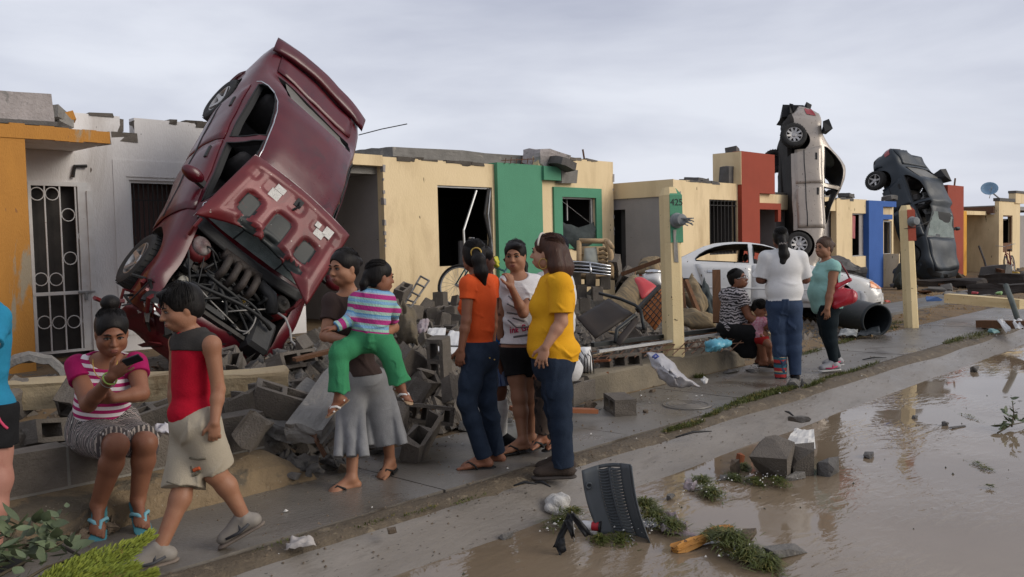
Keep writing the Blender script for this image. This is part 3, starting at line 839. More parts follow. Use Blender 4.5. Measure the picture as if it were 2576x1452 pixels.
def wheel_parts(root,pos,side,m_r=None,spokes=5,mat_t=None,tilt=0.0):
 """A wheel: tyre with tread shoulders, dished rim with spokes; child of the car."""
 key=(spokes,)
 if key not in WHEEL:
  pr=[(.185,-.085),(.215,-.098),(.265,-.100),(.292,-.085),(.302,-.06),(.304,-.02),(.304,.02),(.302,.06),(.292,.085),(.265,.100),(.215,.098),(.185,.085)]
  t=MB().lathe(pr,28)
  for q in range(28):
   a=2*math.pi*q/28
   M=Matrix.Rotation(a,4,'Z')
   t.box((.300,-.006,-.085),(.308,.006,.085),0,M@Matrix.Rotation(.35,4,'X'))
  r=MB().lathe([(.186,-.08),(.19,-.085),(.19,.085),(.178,.088),(.168,.07),(.165,.02),(.165,-.07)],28)
  r.lathe([(.168,.018),(.001,.012)],28,None,1)
  for q in range(spokes):
   M=Matrix.Rotation(2*math.pi*q/spokes,4,'Z')
   r.prism([M@Vector(v)for v in((.03,-.032,.03),(.172,-.022,.07),(.172,.022,.07),(.03,.032,.03))],M@Vector((0,0,.022)))
  r.lathe([(.055,.03),(.055,.062),(.045,.07),(.001,.072)],16)
  WHEEL[key]=(t,r)
 t,r=WHEEL[key]
 w=bpy.data.objects.new('wheel',None);COL.objects.link(w);w.parent=root;w.location=Vector(pos)
 w.rotation_euler=(-math.pi/2*side,tilt,0)
 a=t.build('tyre',m_tyre,w,False);smooth_by_angle(a,35)
 b=r.build('rim',[m_r or m_rim,m_trim],w,False);smooth_by_angle(b,35)
 return w
def patch(fn,us,vs,th=.012,mi=None):
 """Sheet fn(u,v)->point with thickness towards the car."""
 V=[fn(u,v)for u in us for v in vs]
 n,m=len(us),len(vs)
 F=[(a*m+b,(a+1)*m+b,(a+1)*m+b+1,a*m+b+1)for a in range(n-1)for b in range(m-1)]
 return V,F
def solid(o,th,off=-1):
 md=o.modifiers.new('s','SOLIDIFY');md.thickness=th;md.offset=off
 return o
def grid_obj(name,fn,us,vs,m,root,smooth=True,flip=False):
 V,F=patch(fn,us,vs)
 if flip:
  F=[f[::-1]for f in F]
 return mesh(name,V,F,m,root,smooth)
def make_car(name,label,mp,pose_R,pose_t,scale=(1,1,1),glass=(),bay=False,hood=True,trunk=True,wheels=(1,1,1,1),seats=True,crush=None,bumpers=(1,1),spokes=5,m_r=None,roof_dent=None,windshield='frost',rear_glass='tan',spoiler=False,mirrors=(1,1),doors=True,lights=True,wheel_out=0.0,lamp=m_lamp_o,pillar_m=None):
 R=Matrix([list(map(float,r))for r in pose_R]);t=Vector([float(c)for c in pose_t])
 root=thing(name,label,'car',t,R)
 root.scale=scale
 sh=CarShape()
 xs=sorted(set(list(np.linspace(2.23,-2.23,58))+[2.19,2.15,-2.15,-2.19]),reverse=True)
 V,F,n=sh.loft(xs)
 mi=[]
 for f in F[:-2]:
  mi.append(1 if min(V[i][2]for i in f)<.30 and max(abs(V[i][1])for i in f)<.8 and(f[0]%n in(0,1,n-1,n-2)or f[3]%n in(0,1,n-1,n-2))else 0)
 mi+=[0,0]
 body=mesh('body',V,F,[mp,m_under,m_inner,m_trim],root,False,mi)
 bm=bmesh.new();bm.from_mesh(body.data);bmesh.ops.recalc_face_normals(bm,faces=bm.faces);bm.to_mesh(body.data);bm.free()
 cut=[]
 def cutter(mbx,m):
  o=mbx.build('cutter',m,None);bm=bmesh.new();bm.from_mesh(o.data);bmesh.ops.recalc_face_normals(bm,faces=bm.faces);bm.to_mesh(o.data);bm.free()
  cut.append(o);return o
 body.parent=None
 # cabin cavity
 shi=CarShape(.075,.045,.30)
 shi.belt=lambda x:sh.belt(x)
 xi=list(np.linspace(.98,-1.5,24))
 V2,F2,_=shi.loft(xi)
 cutter(MB().raw(V2,F2),m_inner)
 # window openings
 side1=[(.82,.955),(.62,1.085),(.40,1.205),(.22,1.268),(.05,1.302),(-.10,1.315),(-.10,.965)]
 side2=[(-.19,.97),(-.19,1.318),(-.40,1.315),(-.60,1.292),(-.78,1.25),(-.94,1.185),(-1.06,1.11),(-1.13,1.035),(-1.13,.992)]
 for poly in(side1,side2):
  for sgn in(1,-1):
   cutter(MB().prism([(x,sgn*.35,z)for x,z in poly],(0,sgn*.8,0)),m_trim)
   # windshield and rear screen
 fw=[(.50,-.60),(.50,.60),(-.0,.51),(-.0,-.51)]
 cutter(MB().prism([(.86,-.66,.985),(.90,0,.97),(.86,.66,.985),(.27,.52,1.295),(.25,0,1.30),(.27,-.52,1.295)],(.25,0,.4)),m_trim)if windshield else None
 if rear_glass:
  cutter(MB().prism([(-1.42,-.60,1.0),(-1.46,0,1.0),(-1.42,.60,1.0),(-.96,.50,1.25),(-.93,0,1.27),(-.96,-.50,1.25)],(-.22,0,.4)),m_trim)
 if windshield:
  pass
  # wheel wells
 for wx in(1.33,-1.30):
  for sgn in(1,-1):
   prof=[(.001,0),(.365,0),(.365,.45),(.001,.45)]
   M=Matrix.Translation((wx,sgn*.52,.31))@Matrix.Rotation(-math.pi/2*sgn,4,'X')
   cutter(MB().lathe(prof,26,M),m_under)
 if bay:
  cutter(MB().prism([(1.93,-.60,.42),(1.93,.60,.42),(1.03,.66,.42),(1.03,-.66,.42)],(0,0,.8)),m_under)
 boolean(body,cut)
 body.parent=root
 smooth_by_angle(body,38)
 # glass
 def ws(u,v):
  x=lerp(.945,.27,v)+.03*(1-(2*u-1)**2)*(1-v);y=lerp(-1,1,u)*lerp(.67,.53,v)
  return(x,y,sh.top_z(x,y)+.005)
 us,vs=np.linspace(0,1,13),np.linspace(0,1,7)
 if windshield:
  grid_obj('windshield',ws,us,vs,m_frost if windshield=='frost' else m_glass,root)
 def rs(u,v):
  x=lerp(-1.46,-.95,v);y=lerp(-1,1,u)*(lerp(.47,.44,v)if rear_glass=='tan' else lerp(.62,.52,v))
  return(x+.01,y,sh.top_z(x,y)-.012)
 if rear_glass:
  grid_obj('rear_screen',rs,us,vs,{'tan':m_tan_glass,'frost':m_frost,'glass':m_glass}[rear_glass],root)
 for key,poly in(('f',side1),('r',side2)):
  for sgn in(1,-1):
   if(key,sgn)in glass:
    V=[(x,sgn*(sh.side_y(x,z)-.035),z)for x,z in poly]
    mesh('side_window',V,[tuple(range(len(V)))[::sgn]],m_glass,root)
    # rubber line round the opening
   V=[Vector((x,sgn*(sh.side_y(x,z)+.001),z))for x,z in poly]
   P=[]
   for a in range(len(V)):
    for q in range(4):
     c=V[a].lerp(V[(a+1)%len(V)],q/4);P.append((c.x,sgn*(sh.side_y(c.x,c.z)+.001),c.z))
   MB().tube(P,.010,5,closed=True).build('window_seal',m_trim,root,True)
   # door skins, a few millimetres proud so the gaps read
 if doors:
  for sgn in(1,-1):
   for x0,x1 in((.93,-.135),(-.155,-1.02)):
    def dfn(u,v,x0=x0,x1=x1,sgn=sgn):
     z=lerp(.30,.925,v)
     x=lerp(x0,x1-(.22*max(0,v-.45)if x1<-.5 else 0),u)
     return(x,sgn*(sh.side_y(x,z)+.005),z)
    d=grid_obj('door',dfn,np.linspace(0,1,10),np.linspace(0,1,9),mp,root,True,sgn>0)
    solid(d,.008,-1)
    hx=x1+.17
    hz=.80
    hy=sgn*(sh.side_y(hx,hz)+.014)
    MB().box((hx-.085,hy-.012,hz-.022),(hx+.085,hy+.014,hz+.022)).build('handle',m_trim if pillar_m is None else pillar_m,d,bevel=.006)
   P=[(x,sgn*(sh.side_y(x,.52)+.008),.52)for x in np.linspace(.9,-1.0,14)]
   MB().tube(P,.016,5).build('side_moulding',m_trim if pillar_m is None else mp,root,True)
 if hood:
  def hf(u,v):
   x=lerp(1.0,2.02,v);y=lerp(-1,1,u)*lerp(.70,.60,v*v)
   return(x+.0,y,sh.top_z(x,y)+.006)
  h=grid_obj('hood',hf,np.linspace(0,1,11),np.linspace(0,1,9),mp,root);solid(h,.01)
 if trunk:
  def tf(u,v):
   x=lerp(-1.56,-2.10,v);y=lerp(-1,1,u)*lerp(.60,.60,v)
   return(x,y,sh.top_z(x,y)+.006)
  h=grid_obj('trunk_lid',tf,np.linspace(0,1,11),np.linspace(0,1,7),mp,root,True,True);solid(h,.01)
 if spoiler:
  P=[]
  V,F=[],[]
  for k in range(17):
   u=k/16;y=lerp(-.74,.74,u);e=1-abs(2*u-1)**6
   x0=-1.97-.06*(1-(2*u-1)**2);zc=1.045-.05*(2*u-1)**2
   for dx,dz in((.13,-.012),(.05,.018),(-.08,.03),(-.12,.005),(-.04,-.022)):
    V.append((x0+dx,y,zc+dz*max(e,.25)))
  for k in range(16):
   for q in range(5):
    F.append((k*5+q,k*5+(q+1)%5,(k+1)*5+(q+1)%5,(k+1)*5+q))
  F+=[(0,1,2,3,4)[::-1],tuple(80+q for q in range(5))]
  mesh('spoiler',V,F,mp,root,True)
  for y in(-.52,.52):
   MB().box((-2.05,y-.02,.96),(-1.98,y+.02,1.03)).build('spoiler_foot',mp,root)
 for fr,ok in zip((1,-1),bumpers):
  if not ok:
   continue
  def bf(u,v,fr=fr):
   a=lerp(-1,1,u)
   y=a*.80
   zz=lerp(.27,.53,v)
   bx=2.27-.09*a*a-.40*max(0,abs(a)-.72)/.28
   bx-=.05*(2*v-1)**2
   return(fr*bx,y if abs(a)<.72 else math.copysign(.576+(.81-.576)*(abs(a)-.72)/.28,a),zz)
  bo=grid_obj('bumper',bf,np.linspace(0,1,25),np.linspace(0,1,6),mp,root,True,fr<0)
  solid(bo,.05,-1)
 if lights:
  for sgn in(1,-1):
   def lf(u,v,sgn=sgn):
    x=lerp(2.205,1.93,u);z=lerp(.575,.685,v)+.02*u
    y=min(sh.side_y(x,z),lerp(.50,.9,u))+.012
    return(x+.008,sgn*y,z)
   grid_obj('headlight',lf,np.linspace(0,1,7),np.linspace(0,1,5),lamp,root,True,sgn<0)
   def rf(u,v,sgn=sgn):
    x=lerp(-2.215,-1.98,u);z=lerp(.70,.86,v)
    y=min(sh.side_y(x,z),lerp(.52,.9,u))+.012
    return(x-.008,sgn*y,z)
   grid_obj('tail_light',rf,np.linspace(0,1,7),np.linspace(0,1,5),m_lamp_r,root,True,sgn>0)
 for sgn,ok in zip((-1,1),mirrors):
  if ok:
   M=Matrix.Translation((.62,sgn*.96,.985))@Matrix.Diagonal((.085,.125,.075,1))
   bm=bmesh.new();bmesh.ops.create_icosphere(bm,subdivisions=3,radius=1,matrix=M)
   for v in bm.verts:
    if v.co.x<.60:
     v.co.x=.60
   me=bpy.data.meshes.new('mirror');bm.to_mesh(me);bm.free();me.materials.append(mp)
   me.polygons.foreach_set('use_smooth',np.ones(len(me.polygons),bool))
   o=bpy.data.objects.new('mirror',me);COL.objects.link(o);o.parent=root
   MB().box((.6,min(sgn*.80,sgn*.9),.95),(.68,max(sgn*.80,sgn*.9),.99)).build('mirror_arm',m_trim,o)
 if seats:
  for y in(-.37,.37):
   s=MB()
   s.box((-.15,y-.25,.42),(.42,y+.25,.56)).box((-.12,y-.24,.5),(0.02,y+.24,1.06),M=Matrix.Translation((0,0,0))).box((-.14,y-.13,1.08),(-.04,y+.13,1.24))
   s.build('seat',m_seat,root,True,bevel=.05)
  s=MB().box((-1.0,-.62,.42),(-.55,.62,.58)).box((-1.16,-.62,.5),(-1.0,.62,1.02))
  s.build('rear_seat',m_seat,root,True,bevel=.05)
  MB().box((.5,-.70,.62),(.92,.70,.90)).build('dashboard',m_inner,root,True,bevel=.08)
  wl_=MB().tube([(.36,-.0+.37+.17*math.cos(a),.86+.17*math.sin(a))for a in np.linspace(0,2*math.pi,18)[:-1]],.014,6,closed=True)
  wl_.build('steering_wheel',m_trim,root,True)
 for k,(wx,sgn)in enumerate(((1.33,-1),(1.33,1),(-1.30,-1),(-1.30,1))):
  if wheels[k]:
   v=wheels[k]if isinstance(wheels[k],tuple)else(0,0,0)
   wheel_parts(root,(wx+v[0],sgn*(.735+wheel_out)+v[1],.305+v[2]),sgn,m_r,spokes)
 u=MB().tube([(1.33,-.72,.3),(1.33,.72,.3)],.05,8).tube([(-1.3,-.72,.3),(-1.3,.72,.3)],.05,8).tube([(.9,.1,.2),(-.6,.12,.19),(-1.9,.35,.24)],.035,8)
 u.build('axle',m_under,root,True)
 if crush:
  todo=[root]+list(root.children_recursive)
  for o in todo:
   if o.type!='MESH' or o.parent.name.startswith('wheel'):
    continue
   for v in o.data.vertices:
    v.co=crush(Vector(v.co)+Vector(o.location))-Vector(o.location)
   o.data.update()
  for o in todo:
   if o.name.startswith('wheel')and o.type=='EMPTY' and o is not root:
    o.location=crush(Vector(o.location))
 return root,sh
 # ---- upended red sedan leaning on the white house
m_redp=paint('red_paint',(.090,.0035,.007),(.058,.003,.009),metal=.0,rough=.33,mudc=(.05,.035,.028),t4=.71,s4=30,coat=.10,c3=(.045,.006,.009),t3=.56,bump=.10)
m_redw=paint('red_paint_worn',(.135,.007,.010),(.075,.006,.007),metal=.2,rough=.5,mudc=(.30,.25,.22),t4=.72,s4=14,c3=(.06,.01,.012),t3=.60,coat=.2)
RED_R=[[-0.581,0.791,0.19],[-0.411,-0.084,-0.908],[-0.702,-0.606,0.374]]
RED_T=(5.225,9.493,1.807)
def nz3(p,f,seed=0.0):
 q=Vector((p.x*f+seed,p.y*f-seed,p.z*f+2*seed))
 return Vector((mnoise.noise(q),mnoise.noise(q+Vector((17,3,5))),mnoise.noise(q+Vector((5,29,11)))))
def crush_red(p):
 q=p.copy()
 f=max(0,min(1,(p.x-1.25)/.9))
 q+=nz3(p,2.6,3.)*(.018+.10*f*f)+nz3(p,1.3,7.)*.028+nz3(p,5.5,2.)*.006
 q.x-=.14*f*f
 if p.y>0:
  q.x-=.10*f
  # flattened tail corner
 return q
red,RSH=make_car('red_car','wrecked dark red sedan standing on its nose with the hood torn open',m_redp,RED_R,RED_T,bay=True,hood=False,spoiler=True,crush=crush_red,mirrors=(1,1),bumpers=(0,1),lights=False,windshield='frost',rear_glass='tan',wheels=(1,1,1,1),wheel_out=.03)
def part(mb,name,m,root=None,smooth=False,bevel=0.0,ang=None):
 o=mb.build(name,m,root or red,smooth,bevel=bevel)
 if ang:
  smooth_by_angle(o,ang)
 return o
 # flipped hood seen from below
HR=Matrix(((.939,.193,.282),(-.139,.97,-.2),(-.311,.149,.939)))
HT=Vector((1.084,-.019,.953))
_c=Matrix(RED_R).inverted()@(Vector(CC)-Vector(RED_T))
HT=_c+(HT-_c)*.966
hood=bpy.data.objects.new('hood',None)
mb=MB()
nu,nv=24,16
def hood_xy(u,v):
 """u 0..1 across (car right to left), v 0..1 from hinge edge to free edge."""
 a=2*u-1
 x=lerp(-.26*(1-a*a),-.97-.05*(1-a*a),v)
 y=a*lerp(.69,.63,v)
 return x,y
holes=[(-.47,.0,.17,.13),(-.46,-.36,.14,.11),(-.46,.36,.14,.11)]
slots=[(-.255-.02,-.25,.05,.13),(-.265-.02,0.08,.05,.15),(-.235-.01,.36,.05,.12)]
pads=[(-.78,-.30,.09,.10),(-.80,.02,.085,.10),(-.78,.32,.09,.10),(-.78,-.52,.07,.06),(-.78,.52,.07,.06)]
def rb(x,y,c):
 cx,cy,hx,hy=c
 d=max(abs(x-cx)/hx,abs(y-cy)/hy)
 e=(((x-cx)/hx)**4+((y-cy)/hy)**4)**.25
 return e
V,F,I=[],[],[]
NU,NV=60,40
for a in range(NU+1):
 for b in range(NV+1):
  u,v=a/NU,b/NV
  x,y=hood_xy(u,v)
  z=.035
  for c in holes+slots:
   e=rb(x,y,c)
   z-=.035*max(0,min(1,(1.12-e)/.22))
  for c in pads:
   e=rb(x,y,c)
   z-=.012*max(0,min(1,(1.1-e)/.3))
  edge=min(u,1-u,v*.7,(1-v)*.7)
  z+=-.03*max(0,1-edge/.05)+.012*math.exp(-((edge-.085)/.02)**2)
  z+=.012*mnoise.noise(Vector((x*3,y*3,2)))+.05*mnoise.noise(Vector((x*1.3,y*1.3,8)))
  z+=.10*max(0,abs(2*u-1)-.7)*(1-v)
  V.append((x,y,z))
for a in range(NU):
 for b in range(NV):
  x,y=hood_xy((a+.5)/NU,(b+.5)/NV)
  dark=any(rb(x,y,c)<.93 for c in holes+slots)
  F.append((a*(NV+1)+b,(a+1)*(NV+1)+b,(a+1)*(NV+1)+b+1,a*(NV+1)+b+1));I.append(1 if dark else 0)
m_hoodhole=mat('hood_inner_skin',(.013,.017,.017),(.007,.009,.009),scale=9,rough=.45,c3=(.05,.008,.008),s3=6,t3=.64,c4=(.2,.22,.2),s4=30,t4=.72)
bpy.data.objects.remove(hood)
hd=mesh('hood',V,F,[m_redw,m_hoodhole],red,True,I)
hd.rotation_euler=HR.to_euler();hd.location=HT
solid(hd,.02,1)
hd.modifiers[0].material_offset=0
# stickers and a latch on the hood underside
m_stick=mat('paper_sticker',(.62,.60,.56),(.5,.48,.44),scale=20,rough=.7,c4=(.2,.2,.2),s4=160,t4=.60)
for x,y,sx,sy in((-.83,-.22,.035,.055),(-.74,-.235,.05,.06),(-.80,.30,.03,.03),(-.72,.36,.04,.055),(-.80,.43,.055,.05)):
 o=MB().box((x-sx,y-sy,.03),(x+sx,y+sy,.052)).build('sticker',m_stick,hd)
o=MB().box((-.93,-.03,.035),(-.80,.05,.05)).tube([(-.86,.01,.05),(-.80,.03,.09),(-.74,.0,.05)],.012,6).build('latch',m_trim,hd)
for y in(-.62,.62):
 o=MB().tube([(-.03,y,.02),(.06,y,-.02),(.12,y*.97,-.12)],.018,6).build('hinge',m_redw,hd)
m_scr=mat('scratched_edge',(.5,.46,.44),(.3,.2,.2),scale=20,rough=.6)
P=[Vector((*hood_xy(0.0,v),.01))for v in np.linspace(0,1,9)]+[Vector((*hood_xy(u,1.0),.01))for u in np.linspace(.1,1,9)]+[Vector((*hood_xy(1,v),.01))for v in np.linspace(.9,0,9)]
MB().tube(P,.006,5).build('hood_edge',m_scr,hd,True)
# engine bay contents
m_eng=mat('oily_metal',(.028,.025,.023),(.05,.045,.04),scale=9,rough=.55,bump=.4,bscale=50,metal=.2,c4=(.25,.22,.18),s4=40,t4=.74)
m_plas=mat('engine_plastic',(.022,.022,.023),(.035,.034,.033),scale=12,rough=.5,bump=.2)
m_hose=mat('rubber_hose',(.02,.02,.02),rough=.55)
m_brn=mat('brown_cast',(.052,.040,.034),(.03,.025,.022),scale=9,rough=.6,bump=.4,bscale=40)
mb=MB().box((1.12,-.30,.50),(1.62,.22,.74),j=.01)
part(mb,'engine_block',m_eng,bevel=.03)
mb=MB().box((1.30,-.28,.74),(1.52,.18,.84))
part(mb,'valve_cover',m_plas,bevel=.03)
mb=MB()
for k in range(4):
 y=-.24+k*.12
 mb.tube([(1.16,y,.92),(1.24,y,.96),(1.36,y,.93),(1.42,y,.84)],.042,8)
mb.tube([(1.15,-.30,.90),(1.14,.16,.90)],.06,10)
part(mb,'intake_manifold',m_brn,smooth=True)
mb=MB().box((1.45,.30,.62),(1.86,.58,.86));part(mb,'air_box',m_plas,bevel=.04)
mb=MB().tube([(1.20,.18,.90),(1.26,.34,.93),(1.42,.44,.90)],[.06,.065,.06],10);part(mb,'air_duct',m_plas,smooth=True)
mb=MB().box((1.10,.30,.60),(1.36,.56,.80));part(mb,'battery',m_plas,bevel=.02)
mb=MB().box((1.78,-.5,.5),(1.83,.3,.80),j=.01);part(mb,'radiator',m_eng)
mb=MB().box((1.72,-.34,.56),(1.78,.0,.82));part(mb,'fan_shroud',m_plas)
for y in(-.52,.52):
 mb=MB().lathe([(.10,0),(.10,.03),(.07,.05),(.03,.055),(.03,.08),(.001,.085)],18,Matrix.Translation((1.22,y,.86)))
 part(mb,'strut_tower',m_eng if y>0 else mat('strut_white',(.26,.24,.23),(.10,.04,.04),scale=9,rough=.6),smooth=True)
 mb=MB().lathe([(.13,-.2),(.14,-.02),(.10,0)],18,Matrix.Translation((1.22,y,.86)));part(mb,'strut_housing',m_redw,smooth=True)
mb=MB().lathe([(.05,0),(.06,.05),(.06,.09),(.001,.1)],14,Matrix.Translation((1.60,-.48,.66)));part(mb,'reservoir',mat('murky_plastic',(.35,.33,.28),rough=.5),smooth=True)
cap=MB().lathe([(.032,0),(.034,.02),(.001,.026)],14,Matrix.Translation((1.47,.10,.845)));part(cap,'oil_cap',mat('brass_cap',(.42,.27,.05),rough=.5),smooth=True)
er=random.Random(5)
m_wire=mat('pale_cable',(.30,.285,.265),rough=.6)
for k in range(34):
 p=Vector((er.uniform(1.1,1.8),er.uniform(-.5,.5),er.uniform(.72,.9)))
 q=Vector((er.uniform(1.1,1.85),er.uniform(-.5,.5),er.uniform(.66,.86)))
 m1=p.lerp(q,.35)+Vector((er.uniform(-.1,.1),er.uniform(-.1,.1),er.uniform(.05,.16)));m2=p.lerp(q,.7)+Vector((er.uniform(-.1,.1),er.uniform(-.1,.1),er.uniform(.03,.12)))
 P=[p*(1-t)**3+m1*3*t*(1-t)**2+m2*3*t*t*(1-t)+q*t**3 for t in np.linspace(0,1,10)]
 part(MB().tube(P,er.choice((.008,.010,.014,.020))if k%6 else.008,6),'hose',m_wire if k%6==0 else m_hose,smooth=True)
for k in range(60):
 p=Vector((er.uniform(1.08,1.85),er.uniform(-.55,.55),er.uniform(.52,.78)));s=er.uniform(.015,.055)
 part(MB().box((p.x-s,p.y-s*er.uniform(.5,1.4),p.z-s),(p.x+s,p.y+s,p.z+s*er.uniform(.5,1.3)),j=.012),'bracket',er.choice((m_eng,m_plas,m_eng,m_plas,m_brn,m_chrome)))
 # cowl tray with wipers
def cw(u,v):
 a=2*u-1;x=lerp(.97,1.08,v)+.06*(1-a*a);y=a*lerp(.68,.70,v)
 return(x,y,sh_top(x,y)+.012-.03*v)
sh_top=RSH.top_z
o=grid_obj('cowl',cw,np.linspace(0,1,16),np.linspace(0,1,5),m_plas,red);solid(o,.02)
for y in(-.3,.25):
 part(MB().tube([(1.0,y,1.0),(.86,y+.05,1.05),(.74,y+.42,1.14)],.011,5),'wiper',m_trim)
 # crossmember, torn bumper skin, lamps
part(MB().tube([(1.98,-.66,.66),(2.0,-.2,.70),(1.99,.3,.68),(1.95,.68,.64)],.045,8),'crossmember',m_redw,smooth=True)
part(MB().tube([(1.98,-.2,.69),(1.35,-.62,.86)],.012,6),'prop_rod',m_trim)
def bsk(u,v):
 a=2*u-1
 y=a*.80
 x=2.17-.10*a*a-.05*math.sin(u*9)-.12*(u>.55)*(u-.55)
 return(x-.05*(2*v-1)**2+.05*mnoise.noise(Vector((u*5,v*3,4))),y,lerp(.26,.60,v)+.05*mnoise.noise(Vector((u*4,v*2,9)))-.1*max(0,.3-u)*2)
o=grid_obj('bumper',bsk,np.linspace(0,1,26),np.linspace(0,1,7),m_redw,red);solid(o,.012)
for y,zz in((.60,.64),(-.62,.66)):
 M=Matrix.Translation((2.0,y,zz))@Matrix.Rotation(1.2,4,'Y')
 part(MB().lathe([(.095,-.05),(.10,0),(.085,.02),(.05,-.02),(.001,-.05)],16,M@Matrix.Diagonal((.55,.9,1,1))),'headlight',m_lamp_w,smooth=True)
 for q in range(7):
  s=.02+.006*q
  part(MB().box((1.98-s,y-s+.02*(q-3),zz-s*.4),(1.98+s,y+s*.6+.02*(q-3),zz+s*.4),j=.03),'lamp_shard',m_chrome if q%2 else m_lamp_w)
  # dangling trim and loose cable
for k in range(9):
 p=Vector((er.uniform(1.7,2.05),-.72+er.uniform(-.12,.1),er.uniform(.35,.75)))
 part(MB().tube([p,p+Vector((er.uniform(0,.2),er.uniform(-.2,.1),er.uniform(-.1,.1))),p+Vector((er.uniform(.05,.3),er.uniform(-.25,.12),er.uniform(-.2,.1)))],er.uniform(.008,.026),5),'torn_trim',er.choice((m_trim,m_redw,m_trim)))
for k in range(46):
 p=Vector((er.uniform(1.72,2.12),er.uniform(-.82,.80),er.uniform(.28,.74)));s=er.uniform(.03,.13)
 M=Matrix.Translation(p)@Euler((er.uniform(-1.5,1.5),er.uniform(-1.5,1.5),er.uniform(0,3))).to_matrix().to_4x4()
 part(MB().box((-s,-s*er.uniform(.4,1),-.008),(s,s*er.uniform(.4,1),.008),0,M,j=s*.25),'torn_trim',er.choice((m_trim,m_trim,m_redw,m_eng,m_redw)))
Wm=Matrix(RED_R).transposed()
cab=[Vector(atd(x,y,D))for x,y,D in((700,788,8.6),(718,800,8.55),(730,830,8.5),(733,858,8.4),(748,872,8.35),(752,880,8.3))]
part(MB().tube([Matrix(RED_R).inverted()@(p-Vector(RED_T))for p in cab],.011,6),'loose_cable',m_wire,smooth=True)
# chrome strip along the roof gutter
for sgn in(-1,):
 P=[(x,0,z)for x,z in((1.0,.93),(.84,.975),(.63,1.108),(.41,1.228),(.22,1.292),(.05,1.326),(-.15,1.34),(-.40,1.338),(-.61,1.315),(-.80,1.272),(-.97,1.205),(-1.09,1.125),(-1.17,1.04),(-1.17,.98))]
 PP=[]
 for a in range(len(P)-1):
  for q in range(5):
   c=Vector(P[a]).lerp(Vector(P[a+1]),q/5);PP.append((c.x,sgn*(RSH.side_y(c.x,c.z)+.012),c.z))
 part(MB().tube(PP,.008,5),'gutter_strip',m_chrome,smooth=True)
ant=[Vector(atd(902,340,9.9)),Vector(atd(960,325,9.8)),Vector(atd(1024,312,9.7))]
part(MB().tube([Matrix(RED_R).inverted()@(p-Vector(RED_T))for p in ant],.006,5),'aerial',m_iron)
# ---- silver sedan standing on its nose
m_silv=paint('silver_paint',(.38,.325,.27),(.31,.265,.22),metal=.3,rough=.38,mudc=(.08,.06,.045),t4=.68,s4=17,c3=(.22,.185,.15),t3=.58,bump=.45,coat=.5)
SIL_R=[[-0.246,0.752,0.612],[-0.154,0.593,-0.79],[-0.957,-0.289,-0.031]]
def crush_sil(p):
 q=p+nz3(p,2.2,8.)*.02
 g=max(0,min(1,(p.x+1.35)/-.85))
 q+=nz3(p,2.6,5.)*.16*g
 q.y*=1-.10*g
 if p.z>.95:
  h=(p.z-.95)/.45
  q.z+=.26*h*math.exp(-((p.x+.75)/.5)**2)-.14*h*max(0,min(1,(p.x+.2)/.5))
  q.y+=.05*h*math.sin(p.x*4)
 f=max(0,min(1,(p.x-1.5)/.7))
 q+=nz3(p,2.4,1.)*.2*f
 return q
sil,SSH=make_car('silver_car','dirty silver sedan standing upright on its nose, behind the white car',m_silv,SIL_R,(20.285,10.226,2.415),crush=crush_sil,hood=True,trunk=True,bumpers=(1,0),mirrors=(0,1),windshield=None,rear_glass='frost',wheels=(1,1,(-.06,-.05,-.02),(-.12,.12,-.12)),lights=True,spokes=9,wheel_out=.06)
er=random.Random(9)
for k in range(9):
 p=Vector((-2.2+er.uniform(-.1,.15),er.uniform(-.6,.6),er.uniform(.35,.85)))
 part(MB().box((p.x-.12,p.y-.1,p.z-.07),(p.x+.12,p.y+.1,p.z+.07),j=.06),'torn_trim',er.choice((m_trim,m_trim,m_silv)),sil)
part(MB().box((-1.75,-.85,1.0),(-1.5,-.6,1.16),j=.05),'torn_trim',m_trim,sil)
V=[(-2.25,-.5,.96),(-1.5,-.74,1.06),(-1.45,.2,1.13),(-2.35,.3,1.0)]
part(MB().box((-2.42,-.35,.20),(-2.15,.5,.62),j=.08),'rear_panel',m_trim,sil)
# ---- dark teal sedan standing on its nose
m_teal=paint('dark_teal_paint',(.007,.015,.024),(.005,.011,.018),metal=.0,rough=.5,mudc=(.04,.04,.036),t4=.73,s4=9,c3=(.02,.026,.024),t3=.62,bump=.25,coat=.06)
DRK_R=[[-0.151,0.973,-0.172],[-0.395,-0.219,-0.892],[-0.906,-0.067,0.417]]
def crush_drk(p):
 q=p+nz3(p,2.0,21.)*.03
 if p.z>1.0:
  q+=nz3(p,2.6,2.)*.07*(p.z-1.0)/.4
  q.z-=.10*max(0,(p.z-1.0)/.4)*(p.x>.0)
 f=max(0,min(1,(p.x-1.2)/.9))
 q+=nz3(p,1.8,4.)*.13*f
 g=max(0,min(1,(p.x+1.6)/-.6))
 q+=nz3(p,2.5,6.)*.10*g
 q.x+=.15*g*(p.y>0)
 return q
drk,DSH=make_car('dark_car','crushed dark blue green sedan standing upright on its nose behind the far meter post',m_teal,DRK_R,(29.893,10.685,1.856),crush=crush_drk,bumpers=(1,1),mirrors=(0,1),windshield='frost',rear_glass='tan',wheels=(1,1,(-.1,-.08,-.05),1),wheel_out=.05,scale=(1,1.12,1.15),lamp=m_trim)
er=random.Random(3)
for k in range(4):
 p=Vector((er.uniform(-.3,.5),er.uniform(-.5,.2),er.uniform(.9,1.25)))
 part(MB().box((p.x-.2,p.y-.2,p.z-.02),(p.x+.2,p.y+.2,p.z+.02),j=.12),'torn_headliner',mat('torn_cloth_grey',(.36,.36,.35),rough=.9),drk)
part(MB().box((-1.2,.5,1.1),(-.9,.8,1.35),j=.1),'torn_trim',m_trim,drk)
